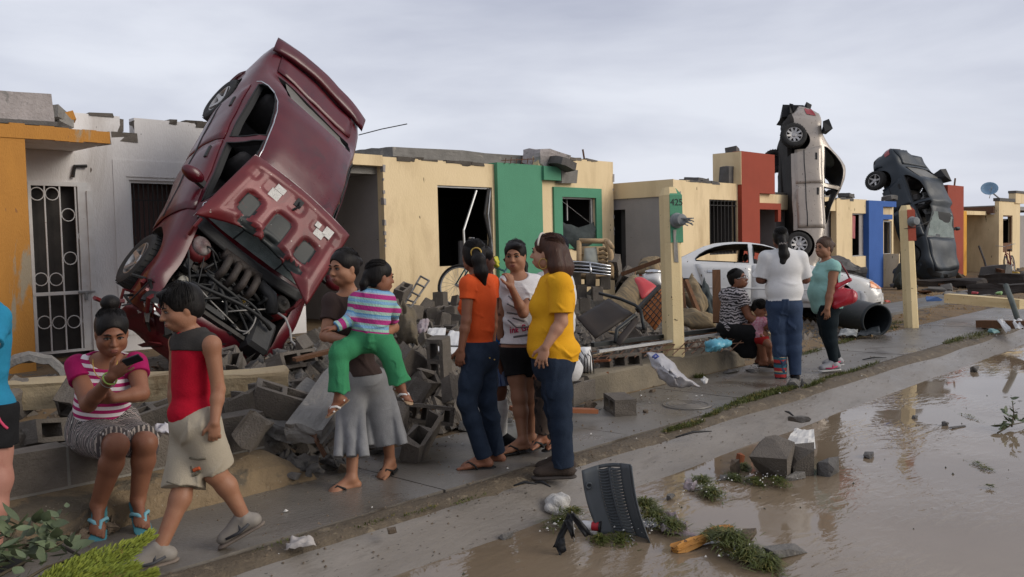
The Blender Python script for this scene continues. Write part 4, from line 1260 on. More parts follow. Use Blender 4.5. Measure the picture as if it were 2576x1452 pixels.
# ---- white sedan parked on its wheels
m_whtp=paint('white_paint',(.60,.59,.575),(.55,.54,.52),metal=.0,rough=.3,mudc=(.10,.07,.045),t4=.69,s4=15,coat=.7)
WHT_R=np.array([[0.593,0.797,0.11],[-0.804,0.594,0.03],[-0.042,-0.106,0.993]])
wht,WSH=make_car('white_car','mud spattered white sedan parked in front of the house with the red wall',m_whtp,WHT_R,(14.70,7.90,.06),scale=(.965,1,1),glass=(),windshield='glass',rear_glass='glass',mirrors=(1,1),m_r=m_rim,spokes=7,pillar_m=m_chrome)
# ------------------------------------------------------------------ people: one continuous surface per body, grown from a distance field
def V3(p):
 return np.array([float(p[0]),float(p[1]),float(p[2])])
def unit(v):
 v=np.asarray(v,float);return v/max(np.linalg.norm(v),1e-9)
class Sdf:
 def __init__(s):
  s.it=[];s.clips=[];s.wr=None
 def cone(s,a,b,ra,rb,k=.02,flat=0,sq=None,sub=False):
  s.it.append(('c',V3(a),V3(b),float(ra),float(rb),k,flat,sq,sub));return s
 def chain(s,pts,rs,k=.02,sq=None):
  for a,b,ra,rb in zip(pts[:-1],pts[1:],rs[:-1],rs[1:]):
   s.cone(a,b,ra,rb,k,0,sq)
  return s
 def ell(s,c,r,R=None,k=.03,sub=False):
  s.it.append(('e',V3(c),np.asarray(r,float),np.eye(3)if R is None else np.asarray(R,float),k,0,0,0,sub));return s
 def clip(s,p,n):
  s.clips.append((V3(p),unit(n)));return s
 def bounds(s):
  lo,hi=np.full(3,1e9),np.full(3,-1e9)
  for t in s.it:
   if t[-1]:
    continue
   a,b=s.box(t);lo=np.minimum(lo,a);hi=np.maximum(hi,b)
  return lo,hi
 @staticmethod
 def box(t):
  if t[0]=='c':
   r=max(t[3],t[4]);return np.minimum(t[1],t[2])-r,np.maximum(t[1],t[2])+r
  e=np.abs(t[3])@t[2]
  return t[1]-e,t[1]+e
 def field(s,vox):
  lo,hi=s.bounds();lo=lo-3*vox;hi=hi+3*vox
  n=np.ceil((hi-lo)/vox).astype(int)+1
  X,Y,Z=(lo[i]+vox*np.arange(n[i])for i in range(3))
  f=np.full(n,.2,np.float32)
  for t in s.it:
   a,b=s.box(t);pad=max(t[5]if t[0]=='c' else t[4],.0)*1.0+3*vox
   i0=np.maximum(((a-pad-lo)/vox).astype(int),0);i1=np.minimum(((b+pad-lo)/vox).astype(int)+2,n)
   if(i1<=i0).any():
    continue
   sl=tuple(slice(p,q)for p,q in zip(i0,i1))
   x=(X[sl[0]]-t[1][0]).astype(np.float32)[:,None,None];y=(Y[sl[1]]-t[1][1]).astype(np.float32)[None,:,None];z=(Z[sl[2]]-t[1][2]).astype(np.float32)[None,None,:]
   if t[0]=='c':
    ba=t[2]-t[1];L2=float(ba@ba)+1e-12
    tr=(x*ba[0]+y*ba[1]+z*ba[2])/L2
    h=np.clip(tr,0,1)
    qx,qy,qz=x-h*ba[0],y-h*ba[1],z-h*ba[2]
    d2=qx*qx+qy*qy+qz*qz
    if t[7]is not None:
     nn,sc=t[7];qn=qx*nn[0]+qy*nn[1]+qz*nn[2];d2=d2+qn*qn*(1/sc**2-1)
    d=np.sqrt(d2)-(t[3]+(t[4]-t[3])*h)
    L=math.sqrt(L2)
    if t[6]&1:
     d=np.maximum(d,-tr*L)
    if t[6]&2:
     d=np.maximum(d,(tr-1)*L)
    k=t[5]
   else:
    R=t[3];r=t[2]
    u=[(x*R[0,i]+y*R[1,i]+z*R[2,i])for i in range(3)]
    k0=np.sqrt(sum((u[i]/r[i])**2 for i in range(3)));k1=np.sqrt(sum((u[i]/r[i]**2)**2 for i in range(3)))+1e-6
    d=k0*(k0-1)/k1
    k=t[4]
   g=f[sl]
   if t[-1]:
    k=max(k,1e-4);hh=np.clip(.5-.5*(g+d)/k,0,1)
    f[sl]=g+(-d-g)*hh+k*hh*(1-hh)
   else:
    k=max(k,1e-4);hh=np.clip(.5+.5*(g-d)/k,0,1)
    f[sl]=g+(d-g)*hh-k*hh*(1-hh)
  if s.wr:
   amp,fr,seed=s.wr
   m=np.abs(f)<.035
   P=np.argwhere(m)*vox+lo
   rs=np.random.RandomState(seed);w=np.zeros(len(P))
   for q in range(5):
    kv=rs.normal(size=3)*fr*(.45+.28*q);kv[2]*=.75
    ph=P@kv+rs.uniform(0,6)+1.3*np.sin(P@(kv[[2,0,1]]*.45)+q)
    mask=.5+.5*np.sin(P@(rs.normal(size=3)*fr*.3)+q*2)
    w+=(1-1.9*np.abs(np.sin(ph*.5))**.8)*mask/(1+.25*q)
   f[m]-=(amp*2.3*np.maximum(w,-.15)).astype(np.float32)
  for p,nrm in s.clips:
   d=((X-p[0])*nrm[0])[:,None,None]+((Y-p[1])*nrm[1])[None,:,None]+((Z-p[2])*nrm[2])[None,None,:]
   f=np.maximum(f,d.astype(np.float32))
  return f,lo
 def mesh(s,name,vox,m,parent,attr=None):
  f,lo=s.field(vox)
  f[0],f[-1]=.1,.1;f[:,0],f[:,-1]=.1,.1;f[:,:,0],f[:,:,-1]=.1,.1
  V,Q=nets(f)
  V=V*vox+lo
  me=bpy.data.meshes.new(name)
  loc=Vector((0,0,0));p=parent
  while p is not None:
   loc+=p.location;p=p.parent
  W=(V-np.array(loc)).astype(np.float32)
  me.vertices.add(len(W));me.vertices.foreach_set('co',W.ravel())
  me.loops.add(len(Q)*4);me.loops.foreach_set('vertex_index',Q.ravel().astype(np.int32))
  me.polygons.add(len(Q));me.polygons.foreach_set('loop_start',(np.arange(len(Q))*4).astype(np.int32))
  me.update(calc_edges=True)
  me.polygons.foreach_set('use_smooth',np.ones(len(Q),dtype=bool))
  if attr is not None:
   a=me.attributes.new('band','FLOAT','POINT');a.data.foreach_set('value',attr(V).astype(np.float32))
  me.materials.append(m)
  o=bpy.data.objects.new(name,me);COL.objects.link(o);o.parent=parent
  return o
def nets(f):
 s=f<0
 c=[s[i:s.shape[0]-1+i,j:s.shape[1]-1+j,k:s.shape[2]-1+k]for i in(0,1)for j in(0,1)for k in(0,1)]
 al=c[0].copy();an=c[0].copy()
 for x in c[1:]:
  al&=x;an|=x
 idx=np.argwhere(an&~al)
 cv=np.stack([f[idx[:,0]+i,idx[:,1]+j,idx[:,2]+k]for i in(0,1)for j in(0,1)for k in(0,1)],1)
 off=np.array([(i,j,k)for i in(0,1)for j in(0,1)for k in(0,1)],float)
 acc=np.zeros((len(idx),3));cnt=np.zeros(len(idx))
 for a in range(8):
  for b in range(a+1,8):
   if np.abs(off[a]-off[b]).sum()!=1:
    continue
   m=(cv[:,a]<0)!=(cv[:,b]<0)
   t=cv[m,a]/(cv[m,a]-cv[m,b])
   acc[m]+=off[a]+(off[b]-off[a])*t[:,None];cnt[m]+=1
 V=idx+acc/cnt[:,None]
 vid=np.full(an.shape,-1,np.int32);vid[tuple(idx.T)]=np.arange(len(idx))
 Q=[]
 for ax in range(3):
  o1,o2=[(1,2),(2,0),(0,1)][ax]
  a=[slice(1,-1)]*3;b=[slice(1,-1)]*3
  a[ax]=slice(0,-1);b[ax]=slice(1,None)
  sa,sb=s[tuple(a)],s[tuple(b)]
  e=np.argwhere(sa!=sb)
  base=e+1;base[:,ax]-=1
  inside=sa[tuple(e.T)]
  d1=np.zeros(3,int);d1[o1]=1;d2=np.zeros(3,int);d2[o2]=1
  g=lambda q:vid[tuple(q.T)]
  q=np.stack([g(base-d1-d2),g(base-d2),g(base),g(base-d1)],1)
  q[~inside]=q[~inside][:,::-1]
  Q.append(q)
 Q=np.concatenate(Q);Q=Q[(Q>=0).all(1)]
 return V,Q
def skinm(name,c,c2=None):
 m=mat(name,c,c2 or(c[0]*.80,c[1]*.74,c[2]*.74),scale=7,rough=.55,spec=.32,bump=.14,bscale=150,rrough=.12,c3=(c[0]*.82,c[1]*.66,c[2]*.66),s3=13,t3=.56,w3=.2)
 return m
SK={'tan':skinm('skin_tan',(.30,.145,.082)),'brown':skinm('skin_brown',(.225,.095,.052)),'dark':skinm('skin_deep_brown',(.155,.066,.04)),'pink':skinm('skin_rosy',(.40,.20,.15)),'fair':skinm('skin_light',(.40,.215,.135))}
LIP=mat('lips',(.20,.06,.05),rough=.45)
EYEW=mat('eye_white',(.24,.21,.195),rough=.3)
IRIS=mat('dark_iris',(.012,.008,.006),rough=.2)
m_hair=mat('black_hair',(.006,.005,.005),(.011,.009,.008),scale=60,rough=.5,bump=.25,bscale=70,stretch=(1,1,.15),spec=.16)
m_hairb=mat('brown_hair',(.035,.016,.010),(.06,.026,.016),scale=60,rough=.45,bump=.3,bscale=70,stretch=(1,1,.15),spec=.2)
m_sole=mat('black_rubber_sole',(.014,.014,.014),rough=.7)
def fr(fwd,up=(0,0,1)):
 f=unit(fwd);u=np.asarray(up,float);u=unit(u-f*(u@f));l=np.cross(u,f)
 return np.stack([f,l,u],1)
def d3(r=0,a=0,u=0):
 """Direction: right in the street view, away, up."""
 return RT*r+AW*a+np.array([0,0,1.0])*u
def tubev(name,pts,r,m,parent,n=6,closed=False):
 loc=Vector((0,0,0));p=parent
 while p is not None:
  loc+=p.location;p=p.parent
 return MB().tube([Vector(q)-loc for q in pts],r,n,closed=closed).build(name,m,parent,True)
def blob(name,c,r,R,m,parent,sub=2):
 loc=Vector((0,0,0));p=parent
 while p is not None:
  loc+=p.location;p=p.parent
 M=Matrix.Translation(Vector(c)-loc)@Matrix([list(map(float,x))for x in R]).to_4x4()@Matrix.Diagonal((*[float(x)for x in r],1))
 bm=bmesh.new();bmesh.ops.create_icosphere(bm,subdivisions=sub,radius=1,matrix=M)
 me=bpy.data.meshes.new(name);bm.to_mesh(me);bm.free();me.materials.append(m)
 me.polygons.foreach_set('use_smooth',np.ones(len(me.polygons),bool))
 o=bpy.data.objects.new(name,me);COL.objects.link(o);o.parent=parent
 return o
def add_head(S,c,R,h,k=.012):
 """Skull, jaw, nose, ears. c: centre, h: chin to crown."""
 s=h/.225
 P=lambda x,y,z:c+R@np.array([x,y,z])*s
 S.ell(P(-.012,0,.035),np.array([.096,.076,.082])*s,R,.03)
 S.ell(P(.028,0,-.022),np.array([.066,.062,.083])*s,R,.03)
 S.ell(P(.046,0,-.078),np.array([.042,.040,.031])*s,R,.025)
 for q in(1,-1):
  S.ell(P(.054,q*.036,-.03),np.array([.03,.027,.028])*s,R,.015)
  S.ell(P(.0,q*.055,-.055),np.array([.05,.022,.04])*s,R,.03)
  S.ell(P(-.006,q*.077,-.008),np.array([.019,.009,.032])*s,R,.006)
 S.ell(P(.080,0,.022),np.array([.016,.046,.012])*s,R,.012)
 for q in(1,-1):
  S.ell(P(.099,q*.032,.003),np.array([.013,.021,.012])*s,R,.010,True)
 S.cone(P(.088,0,.008),P(.110,0,-.030),.0085*s,.0125*s,.010)
 for q in(1,-1):
  S.ell(P(.098,q*.012,-.034),np.array([.011,.009,.008])*s,R,.006)
 S.ell(P(.088,0,-.066),np.array([.014,.026,.014])*s,R,.012)
 return P
def face(c,R,h,par,brow=m_hair,smile=0.0):
 s=h/.225
 P=lambda x,y,z:c+R@np.array([x,y,z])*s
 for q in(1,-1):
  blob('eye',P(.0845,q*.032,.002),np.array([.009,.0145,.0050])*s,R,EYEW,par)
  blob('iris',P(.0895,q*.032,.002),np.array([.0055,.0075,.0075])*s,R,IRIS,par,1)
  tubev('eyelid',[P(.088,q*.016,.003),P(.0945,q*.026,.0105),P(.0925,q*.038,.0105),P(.083,q*.051,.002)],.0028*s,IRIS,par,5)
  tubev('eyebrow',[P(.0955,q*.014,.022),P(.0955,q*.03,.029),P(.084,q*.05,.024)],[.0042*s,.004*s,.0022*s],brow,par,5)
 R2=R
 blob('lips',P(.097,0,-.0625),np.array([.0065,.022,.0045])*s,R2,LIP,par)
 blob('lips',P(.0965,0,-.071),np.array([.007,.019,.0055])*s,R2,LIP,par)
def hair(c,R,h,par,m=m_hair,style='short',vox=.006,extra=None,low=-.05,grow=.008):
 s=h/.225
 P=lambda x,y,z:c+R@np.array([x,y,z])*s
 S=Sdf()
 S.ell(P(-.016,0,.040),np.array([.100+grow,.080+grow,.085+grow])*s,R,.02)
 S.ell(P(-.04,0,-.01),np.array([.068+grow,.074+grow,.075])*s,R,.02)
 S.ell(P(.115,0,-.028),np.array([.085,.082,.098])*s,R,.008,True)
 if style in('tied','bun','pony'):
  for q in(1,-1):
   S.ell(P(.0,q*.10,-.035),np.array([.036,.03,.052])*s,R,.008,True)
 if not extra or style in('bun','short'):
  S.clip(P(-.0,0,low),R@np.array([.35,0,-1.0]))
 if extra:
  extra(S,P,s)
 S.wr=(.0008,70,3)
 o=S.mesh('hair',vox,m,par)
 # strands and flyaways lying over the mass, combed towards the tie or downwards
 rs=random.Random(int(abs(c[0])*1000));MBs=MB()
 loc=Vector((0,0,0));q=par
 while q is not None:
  loc+=q.location;q=q.parent
 goal=np.array([-.95,0,.25 if style!='bun' else.75]);
 er_=np.array([.100+grow,.080+grow,.085+grow])
 for k in range(190):
  a=rs.uniform(-1.9,1.9);st=np.array([math.cos(a)*.55-.1,math.sin(a)*.9,rs.uniform(.45,1.1)])
  if style=='short':
   g0=np.array([math.cos(a)*1.0-.05,math.sin(a)*1.05,rs.uniform(-.35,.25)]);st=unit(np.array([-.25,rs.uniform(-.4,.4),1.0]));en=g0
  else:
   en=goal+np.array([0,rs.uniform(-.25,.25),rs.uniform(-.25,.2)])
  lift=abs(rs.gauss(0,.0035))+.0008;fly=rs.random()<.10
  pts=[]
  for t in np.linspace(0,1,7):
   d=unit(unit(st)*(1-t)+unit(en)*t)
   rr_=1/math.sqrt(sum((d[i]/er_[i])**2 for i in range(3)))
   p=d*(rr_+lift*math.sin(math.pi*(.04+.96*t))-.002*(t<.1)+(.010*math.sin(t*3)*rs.random()if fly else 0))+np.array([-.016,0,.040])
   pts.append(c+R@(p*s))
  MBs.tube([Vector(p)-loc for p in pts],[.0007,.0016,.0018,.0018,.0016,.0012,.0006],3,cap=False)
 me=o.data;b2=bmesh.new();b2 .from_mesh(me);n0=len(b2 .verts)
 vs=[b2 .verts.new(v)for v in MBs.V]
 for f_ in MBs.F:
  fc=b2 .faces.new([vs[i]for i in f_]);fc.smooth=True
 b2 .to_mesh(me);b2 .free()
 return o
def add_hand(S,w,d,n,t,size=.175,curl=.5,spread=.12,thumb=.6,k=.006):
 """w wrist, d towards the fingertips, n palm-side normal, t thumb side."""
 s=size/.18
 d=unit(d);n=unit(n-d*(n@d));t=unit(t-d*(t@d)-n*(t@n))
 R=np.stack([d,t,n],1)
 S.ell(w+d*.045*s,np.array([.052,.038,.0155])*s,R,.012)
 S.ell(w+d*.02*s+t*.022*s+n*.006*s,np.array([.03,.018,.015])*s,R,.01)
 for q,(ln,rr)in enumerate(((.066,.0088),(.074,.0092),(.069,.0088),(.054,.0078))):
  o=.029-.0193*q
  p=w+(d*(.082-abs(q-1.2)*.004)+t*o)*s
  dd=unit(d+t*spread*(1.3-q)*.6);a=curl*(.8+.12*q)
  ax=np.cross(n,dd)
  cur=dd
  for seg,fl in enumerate((.42,.33,.25)):
   ang=a*(.75,1.0,.7)[seg]
   cur=unit(cur*math.cos(ang)+n*math.sin(ang))if seg==0 else unit(cur*math.cos(ang)+unit(np.cross(cur,ax)*-1 if False else n-cur*(n@cur))*math.sin(ang))if abs(cur@n)<.98 else unit(cur-d*.6)
   e=p+cur*ln*fl*1.12*s
   S.cone(p,e,rr*s*(1-.06*seg),rr*s*(.95-.08*seg),k)
   p=e
 p=w+(d*.022+t*.032)*s
 c1=unit(d*.75+t*.7+n*.25*thumb);e=p+c1*.042*s
 S.cone(p-c1*.012*s,e,.0125*s,.0105*s,.008)
 c2=unit(c1+d*.4+n*thumb*.8-t*.2);S.cone(e,e+c2*.032*s,.0105*s,.0085*s,.006)
def add_foot(S,ank,d,L=.23,tilt=0.0,zs=None):
 """Bare foot; d horizontal toe direction (may dip)."""
 d=unit(d);up=unit(np.array([0,0,1.0])-d*d[2]);sd=np.cross(up,d)
 s=L/.23
 heel=ank-up*.045*s-d*.028*s
 ball=heel+d*.150*s-up*.006*s
 S.cone(ank,heel,.034*s,.030*s,.02)
 S.cone(heel,ball,.029*s,.030*s,.02,0,(up,.72))
 S.cone(ank+d*.012*s,ball+up*.012*s,.030*s,.021*s,.025)
 S.ell(ball,np.array([.045,.041,.019])*s,np.stack([d,sd,up],1),.02)
 for q in range(5):
  o=(.029-.0155*q)*s
  ln=(.055,.052,.047,.040,.033)[q]*s
  p=ball+sd*o+d*(.012-.004*q)*s-up*.004*s
  S.cone(p,p+d*ln-up*.004*s,.012*s if q==0 else.009*s,.0105*s if q==0 else.0078*s,.006)
 return heel,ball,d,up,sd,s
def sandal(par,foot,msole,mstrap,strap=.007,vox=.006,kind='thong'):
 heel,ball,d,up,sd,s=foot
 S=Sdf()
 b=-up*.030*s
 S.cone(heel-d*.012*s+b,ball+d*.055*s+b+up*.006*s,.040*s,.050*s,.01,0,(up,.22))
 o=S.mesh('sandal',vox,msole,par)
 tip=ball+d*.030*s+sd*.014*s-up*.016*s
 top=ball+d*.005*s+up*.032*s
 for q in(1,-1):
  tubev('strap',[tip,tip+up*.030*s-d*.008*s,top+sd*q*.018*s-d*.015*s,ball-d*.05*s+sd*q*.043*s+up*.01*s,ball-d*.07*s+sd*q*.042*s-up*.028*s],strap*s,mstrap,o)
 return o
def shoe(par,ank,d,L,m_up,m_so,vox=.006,name='shoe',hi=.0,m_str=None,k=1.0):
 d=unit(d);up=unit(np.array([0,0,1.0])-d*d[2]);sd=np.cross(up,d);s=L/.25
 heel=ank-up*.050*s-d*.035*s;toe=heel+d*.185*s
 S=Sdf()
 S.cone(heel,toe,.037*s,.039*s,.02,0,(up,.74))
 S.cone(ank+up*hi-up*.012*s,heel+up*.01*s,.040*s,.038*s,.03,1)
 S.cone(ank+d*.02*s,toe-d*.02*s+up*.008*s,.040*s,.030*s,.03)
 S.clip(heel-up*.030*s,-up)
 o=S.mesh(name,vox,m_up,par)
 S=Sdf();b=-up*.034*s
 S.cone(heel-d*.008*s+b,toe+d*.008*s+b,.042*s,.046*s,.01,0,(up,.30))
 S.mesh('sole',vox,m_so,o)
 if m_str:
  for q in(1,-1):
   tubev('shoe_stripe',[heel+sd*q*.040*s+d*(.02+.0)*s+up*.01*s,heel+d*.09*s+sd*q*.040*s-up*.008*s,toe+sd*q*.036*s-up*.002*s-d*.02*s],.011*s,m_str,o,5)
   tubev('shoe_stripe',[ank+d*.03*s+sd*q*.03*s-up*.01*s,heel+d*.08*s+sd*q*.040*s-up*.012*s],.010*s,m_str,o,5)
  for q in range(3):
   p=ank+d*(.045+.022*q)*s+up*(.012-.016*q)*s
   tubev('lace',[p+sd*.022*s-up*.004,p+up*.006*s,p-sd*.022*s-up*.004],.004*s,m_so,o,5)
 return o
class Person:
 """Joints in the world; builds the body surface and keeps its measures so that clothes follow it."""
 def __init__(s,label,base,J,skin,vox=.006,sc=1.0,group=None,torso=None,f=None,arm=(.040,.034,.031,.0225),leg=(.082,.057,.054,.034),neck=.049,bust=0.0,belly=0.0,sh=.048):
  s.J={k:V3(v)for k,v in J.items()};s.sc=sc;s.vox=vox;s.skin=skin
  s.root=thing('person',label,'person',base,None,group)
  s.arm=[a*sc for a in arm];s.leg=[a*sc for a in leg];s.neck=neck*sc;s.sh=sh*sc
  s.f=unit(f);s.t=torso or dict(c=(.145,.10,.17),w=(.125,.095,.14),p=(.155,.115,.12))
  s.bust=bust;s.belly=belly
  s.S=Sdf()
 def tf(s):
  J=s.J
  u=unit(J['N']-J['P']);f=unit(s.f-u*(s.f@u));l=np.cross(u,f)
  return f,l,u
 def torso(s,S,off=0.0,low=True,k=.05,up=True):
  J=s.J;f,l,u=s.tf();R=np.stack([l,f,u],1);sc=s.sc
  t=s.t
  mid=J.get('W',J['P']*.60+J['N']*.40);ch=J.get('C',J['P']*.30+J['N']*.70)
  if up:
   S.ell(ch,np.array(t['c'])*sc+off,R,k)
  S.ell(mid,np.array(t['w'])*sc+off,R,k)
  if low:
   S.ell(J['P'],np.array(t['p'])*sc+off,R,k)
  if s.bust:
   for q in(1,-1):
    S.ell(ch+(l*q*.062+f*(t['c'][1]*.72)-u*.045)*sc,(np.array([.062,.058,.062])*s.bust+off*.8)*sc,R,.04)
  if s.belly:
   S.ell(mid+(f*.06-u*.05)*sc,np.array([.12,.09,.11])*s.belly*sc+off,R,.06)
 def body(s,head=True,hands=(),feet=(),cover_legs=False,fwd=None,hu=None,hh=.225,arms=('L','R'),legs=('L','R'),noface=False,foot_L=.23,cover=1.0,thigh=None):
  J,S,sc=s.J,s.S,s.sc
  s.torso(S)
  S.cone(J['N']-s.tf()[2]*.02,J['H']-(0 if hu is None else 0)*1-np.array([0,0,.05*sc]),s.neck*1.08,s.neck*.96,.03)
  for q in arms:
   a,b,c=J['s'+q],J['e'+q],J['w'+q]
   S.cone(J['N']-s.tf()[2]*.045*sc,a,s.sh*1.0,s.sh,.05)
   S.chain([a,b],[s.arm[0]*1.08,s.arm[1]],.03)
   m=b*.7+c*.3
   S.chain([b,m,c],[s.arm[1]*.95,s.arm[2]*1.06,s.arm[3]],.02)
  for q in legs:
   a,b,c=J['h'+q],J['k'+q],J['a'+q]
   th=cover if thigh is None else thigh
   S.chain([a,a*.45+b*.55,b],[s.leg[0]*th,s.leg[0]*.84*th,s.leg[1]*cover],.04*cover**4)
   cm=b*.68+c*.32;back=unit(np.cross(unit(c-b),np.cross(s.f,unit(c-b))))*-.012*sc
   S.chain([b,cm+back,c],[s.leg[1]*.96*cover,s.leg[2]*cover,s.leg[3]],.03*cover**4)
  s.feet=[]
  for(q,d)in feet:
   s.feet.append(add_foot(S,J['a'+q],d,foot_L*sc))
  for h in hands:
   add_hand(S,*h[:4],**h[4])
  if head:
   s.R=fr(fwd,(0,0,1)if hu is None else hu);s.hh=hh
   add_head(S,J['H'],s.R,hh)
  b=S.mesh('body',s.vox,s.skin,s.root)
  if head and not noface:
   face(J['H'],s.R,hh,s.root)
  return b
 def shirt(s,m,off=.014,sleeve=.55,hem=None,neck=(.075,.05),wr=(.004,22),name='shirt',soff=.016,attr=None,sleeves=('L','R'),smat=None,hem_n=None,flare=None,neck_r=None):
  J=s.J;f,l,u=s.tf();S=Sdf();sc=s.sc
  s.torso(S,off)
  if flare is not None:
   S.ell(flare[0],flare[1],np.stack([l,f,u],1),.05)
  sl=[]
  for q in sleeves:
   SS=S if smat is None else Sdf()
   if smat is not None:
    sl.append(SS)
   a,b=J['s'+q],J['e'+q]
   S.cone(J['N']-u*.045*sc,a if sleeve>0 else J['N']-u*.045*sc+(a-J['N']+u*.045*sc)*.74,s.sh+off*.8,s.sh+off,.05)
   if sleeve<=0:
    continue
   e=a+(b-a)*min(sleeve,1.0)
   rr=lerp(s.arm[0]*1.08,s.arm[1],min(sleeve,1.0))
   SS.cone(a,e,s.arm[0]*1.08+soff*.9,rr+soff*1.15,.03,2)
   if sleeve>1:
    c=J['w'+q];e2=b+(c-b)*(sleeve-1)
    SS.cone(b,e2,s.arm[1]+soff*1.1,s.arm[3]+soff,.03,2)
  nb=J['N']+u*.035*sc+f*neck[1]*sc
  S.ell(nb,np.array(neck_r or(neck[0],neck[0]*.9,.075))*sc,np.stack([l,f,u],1),.008,True)
  S.clip(J['N']+u*.045*sc,u)
  if hem is not None:
   S.clip(V3(hem),-u if hem_n is None else hem_n)
  S.wr=(wr[0],wr[1],5)
  o=S.mesh(name,s.vox,m,s.root,attr)
  if smat is not None:
   for SS in sl:
    SS.wr=(wr[0]*.7,wr[1],9);SS.mesh('sleeve',s.vox,smat,o,attr)
  return o
 def pants(s,m,off=.010,frac=1.9,top=None,wr=(.003,26),flare=1.0,name='jeans',cuff_r=None,legs=('L','R'),knee=1.0,attr=None):
  """frac: 0..1 ends along the thigh, 1..2 along the shin."""
  J=s.J;f,l,u=s.tf();S=Sdf();R=np.stack([l,f,u],1)
  S.ell(J['P'],np.array(s.t['p'])*s.sc+off,R,.05)
  S.ell(J['P']+u*.07*s.sc,np.array([s.t['p'][0]*.92,s.t['p'][1]*.92,.09])*s.sc+off,R,.05)
  for q in legs:
   a,b,c=J['h'+q],J['k'+q],J['a'+q]
   if frac<=1:
    e=a+(b-a)*frac
    S.cone(a,e,s.leg[0]+off,(cuff_r or lerp(s.leg[0],s.leg[1],frac)+off)*flare,.04,2)
   else:
    mm=a*.45+b*.55
    S.cone(a,mm,s.leg[0]+off,s.leg[0]*.84+off,.04);S.cone(mm,b,s.leg[0]*.84+off,(s.leg[1]+off)*knee,.04)
    e=b+(c-b)*(frac-1)
    cm=b+(c-b)*min(.32,frac-1)
    S.cone(b,cm,(s.leg[1]+off)*knee,(s.leg[2]+off)*(1+(flare-1)*.4),.03)
    S.cone(cm,e,(s.leg[2]+off)*(1+(flare-1)*.4),(cuff_r or lerp(s.leg[2],s.leg[3],frac-1)+off)*flare,.03,2)
  if top is not None:
   S.clip(V3(top),u)
  S.wr=(wr[0],wr[1],7)
  return S.mesh(name,s.vox,m,s.root,attr)
def cloth(name,c,c2=None,**kw):
 return mat(name,c,c2,scale=kw.pop('scale',14),rough=.9,bump=.25,bscale=130,spec=.15,detail=4,**kw)
m_denim=cloth('dark_denim',(.012,.019,.034),(.02,.03,.05))
m_denim2=cloth('blue_denim',(.022,.036,.07),(.04,.06,.105),scale=7)
m_blk=cloth('black_cloth',(.009,.009,.010),(.014,.014,.015))
G=lambda x,y,z=0.0:Vector((*onz(x,y,z),))
def JJ(D,**kw):
 """Joints from what is seen: name=(x, y, extra distance)."""
 return{k:atd(v[0],v[1],D+(v[2]if len(v)>2 else 0))for k,v in kw.items()}
 # ---- woman in brown carrying the child
D=5.85
J=JJ(D,H=(864,675,-.05),N=(880,736),C=(882,800),W=(892,880),P=(905,955),sR=(835,760,-.06),eR=(818,846,-.16),wR=(882,858,-.36),sL=(938,752,.04),eL=(990,824,-.08),wL=(945,852,-.36),hR=(880,965,-.04),hL=(945,962,.03),kR=(884,1075,-.08),kL=(968,1062,.06),aR=(885,1204,-.13),aL=(981,1160,.20))
p=Person('woman in a brown t-shirt and grey culottes carrying a small child on her hip',G(885,1235),J,SK['tan'],f=d3(-.45,-.85),bust=.9,torso=dict(c=(.145,.095,.17),w=(.125,.09,.14),p=(.16,.115,.12)))
fd=[('R',d3(-.80,-.60,-.06)),('L',d3(-.25,-.97,-.10))]
p.body(cover=.80,hands=[(J['wR'],d3(.95,0,-.25),d3(0,.9,.2),d3(.1,-.2,1),dict(curl=.35,size=.17)),(J['wL'],d3(-.95,-.05,-.1),d3(0,.9,.1),d3(0,0,1),dict(curl=.4,size=.17))],feet=fd,fwd=d3(-.58,-.81,-.06),hh=0.219)
brown_w=p
p.shirt(cloth('brown_jersey',(.052,.034,.030),(.042,.028,.025)),sleeve=.55,hem=atd(905,944,D),off=.019,neck=(.085,.045))
hair(J['H'],p.R,p.hh,p.root,style='tied',extra=lambda S,P,s:S.ell(P(-.115,.02,.03),np.array([.04,.035,.035])*s,None,.02))
m_cul=cloth('grey_jersey',(.225,.225,.23),(.18,.18,.185))
S=Sdf()
f,l,u=p.tf()
S.ell(J['P'],np.array([.172,.13,.125]),np.stack([l,f,u],1),.05)
for hip,hem,r0,r1 in((J['hR'],atd(890,1142,D-.14),.098,.088),(J['hL'],atd(976,1112,D+.08),.102,.128)):
 S.cone(hip,hem,r0,r1,.05,2,(AW,.88))
 for q in range(5):
  a=(q-2)*(.042 if hip is J['hR']else.055)
  S.cone(hip+RT*a*.6,hem+RT*a+AW*(.03 if q%2 else-.085),.026,.034,.012,2)
S.clip(atd(905,905,D),u)
S.wr=(.004,18,3)
S.mesh('culottes',.006,m_cul,p.root)
for ft in p.feet:
 sandal(p.root,ft,m_sole,m_sole)
tubev('bracelet',[J['wL']+.03*(RT*math.cos(a)*.2+np.array([0,0,1])*math.sin(a)+AW*math.cos(a))+RT*.03 for a in np.linspace(0,6.28,12)[:-1]],.005,m_blk,p.root,closed=True)
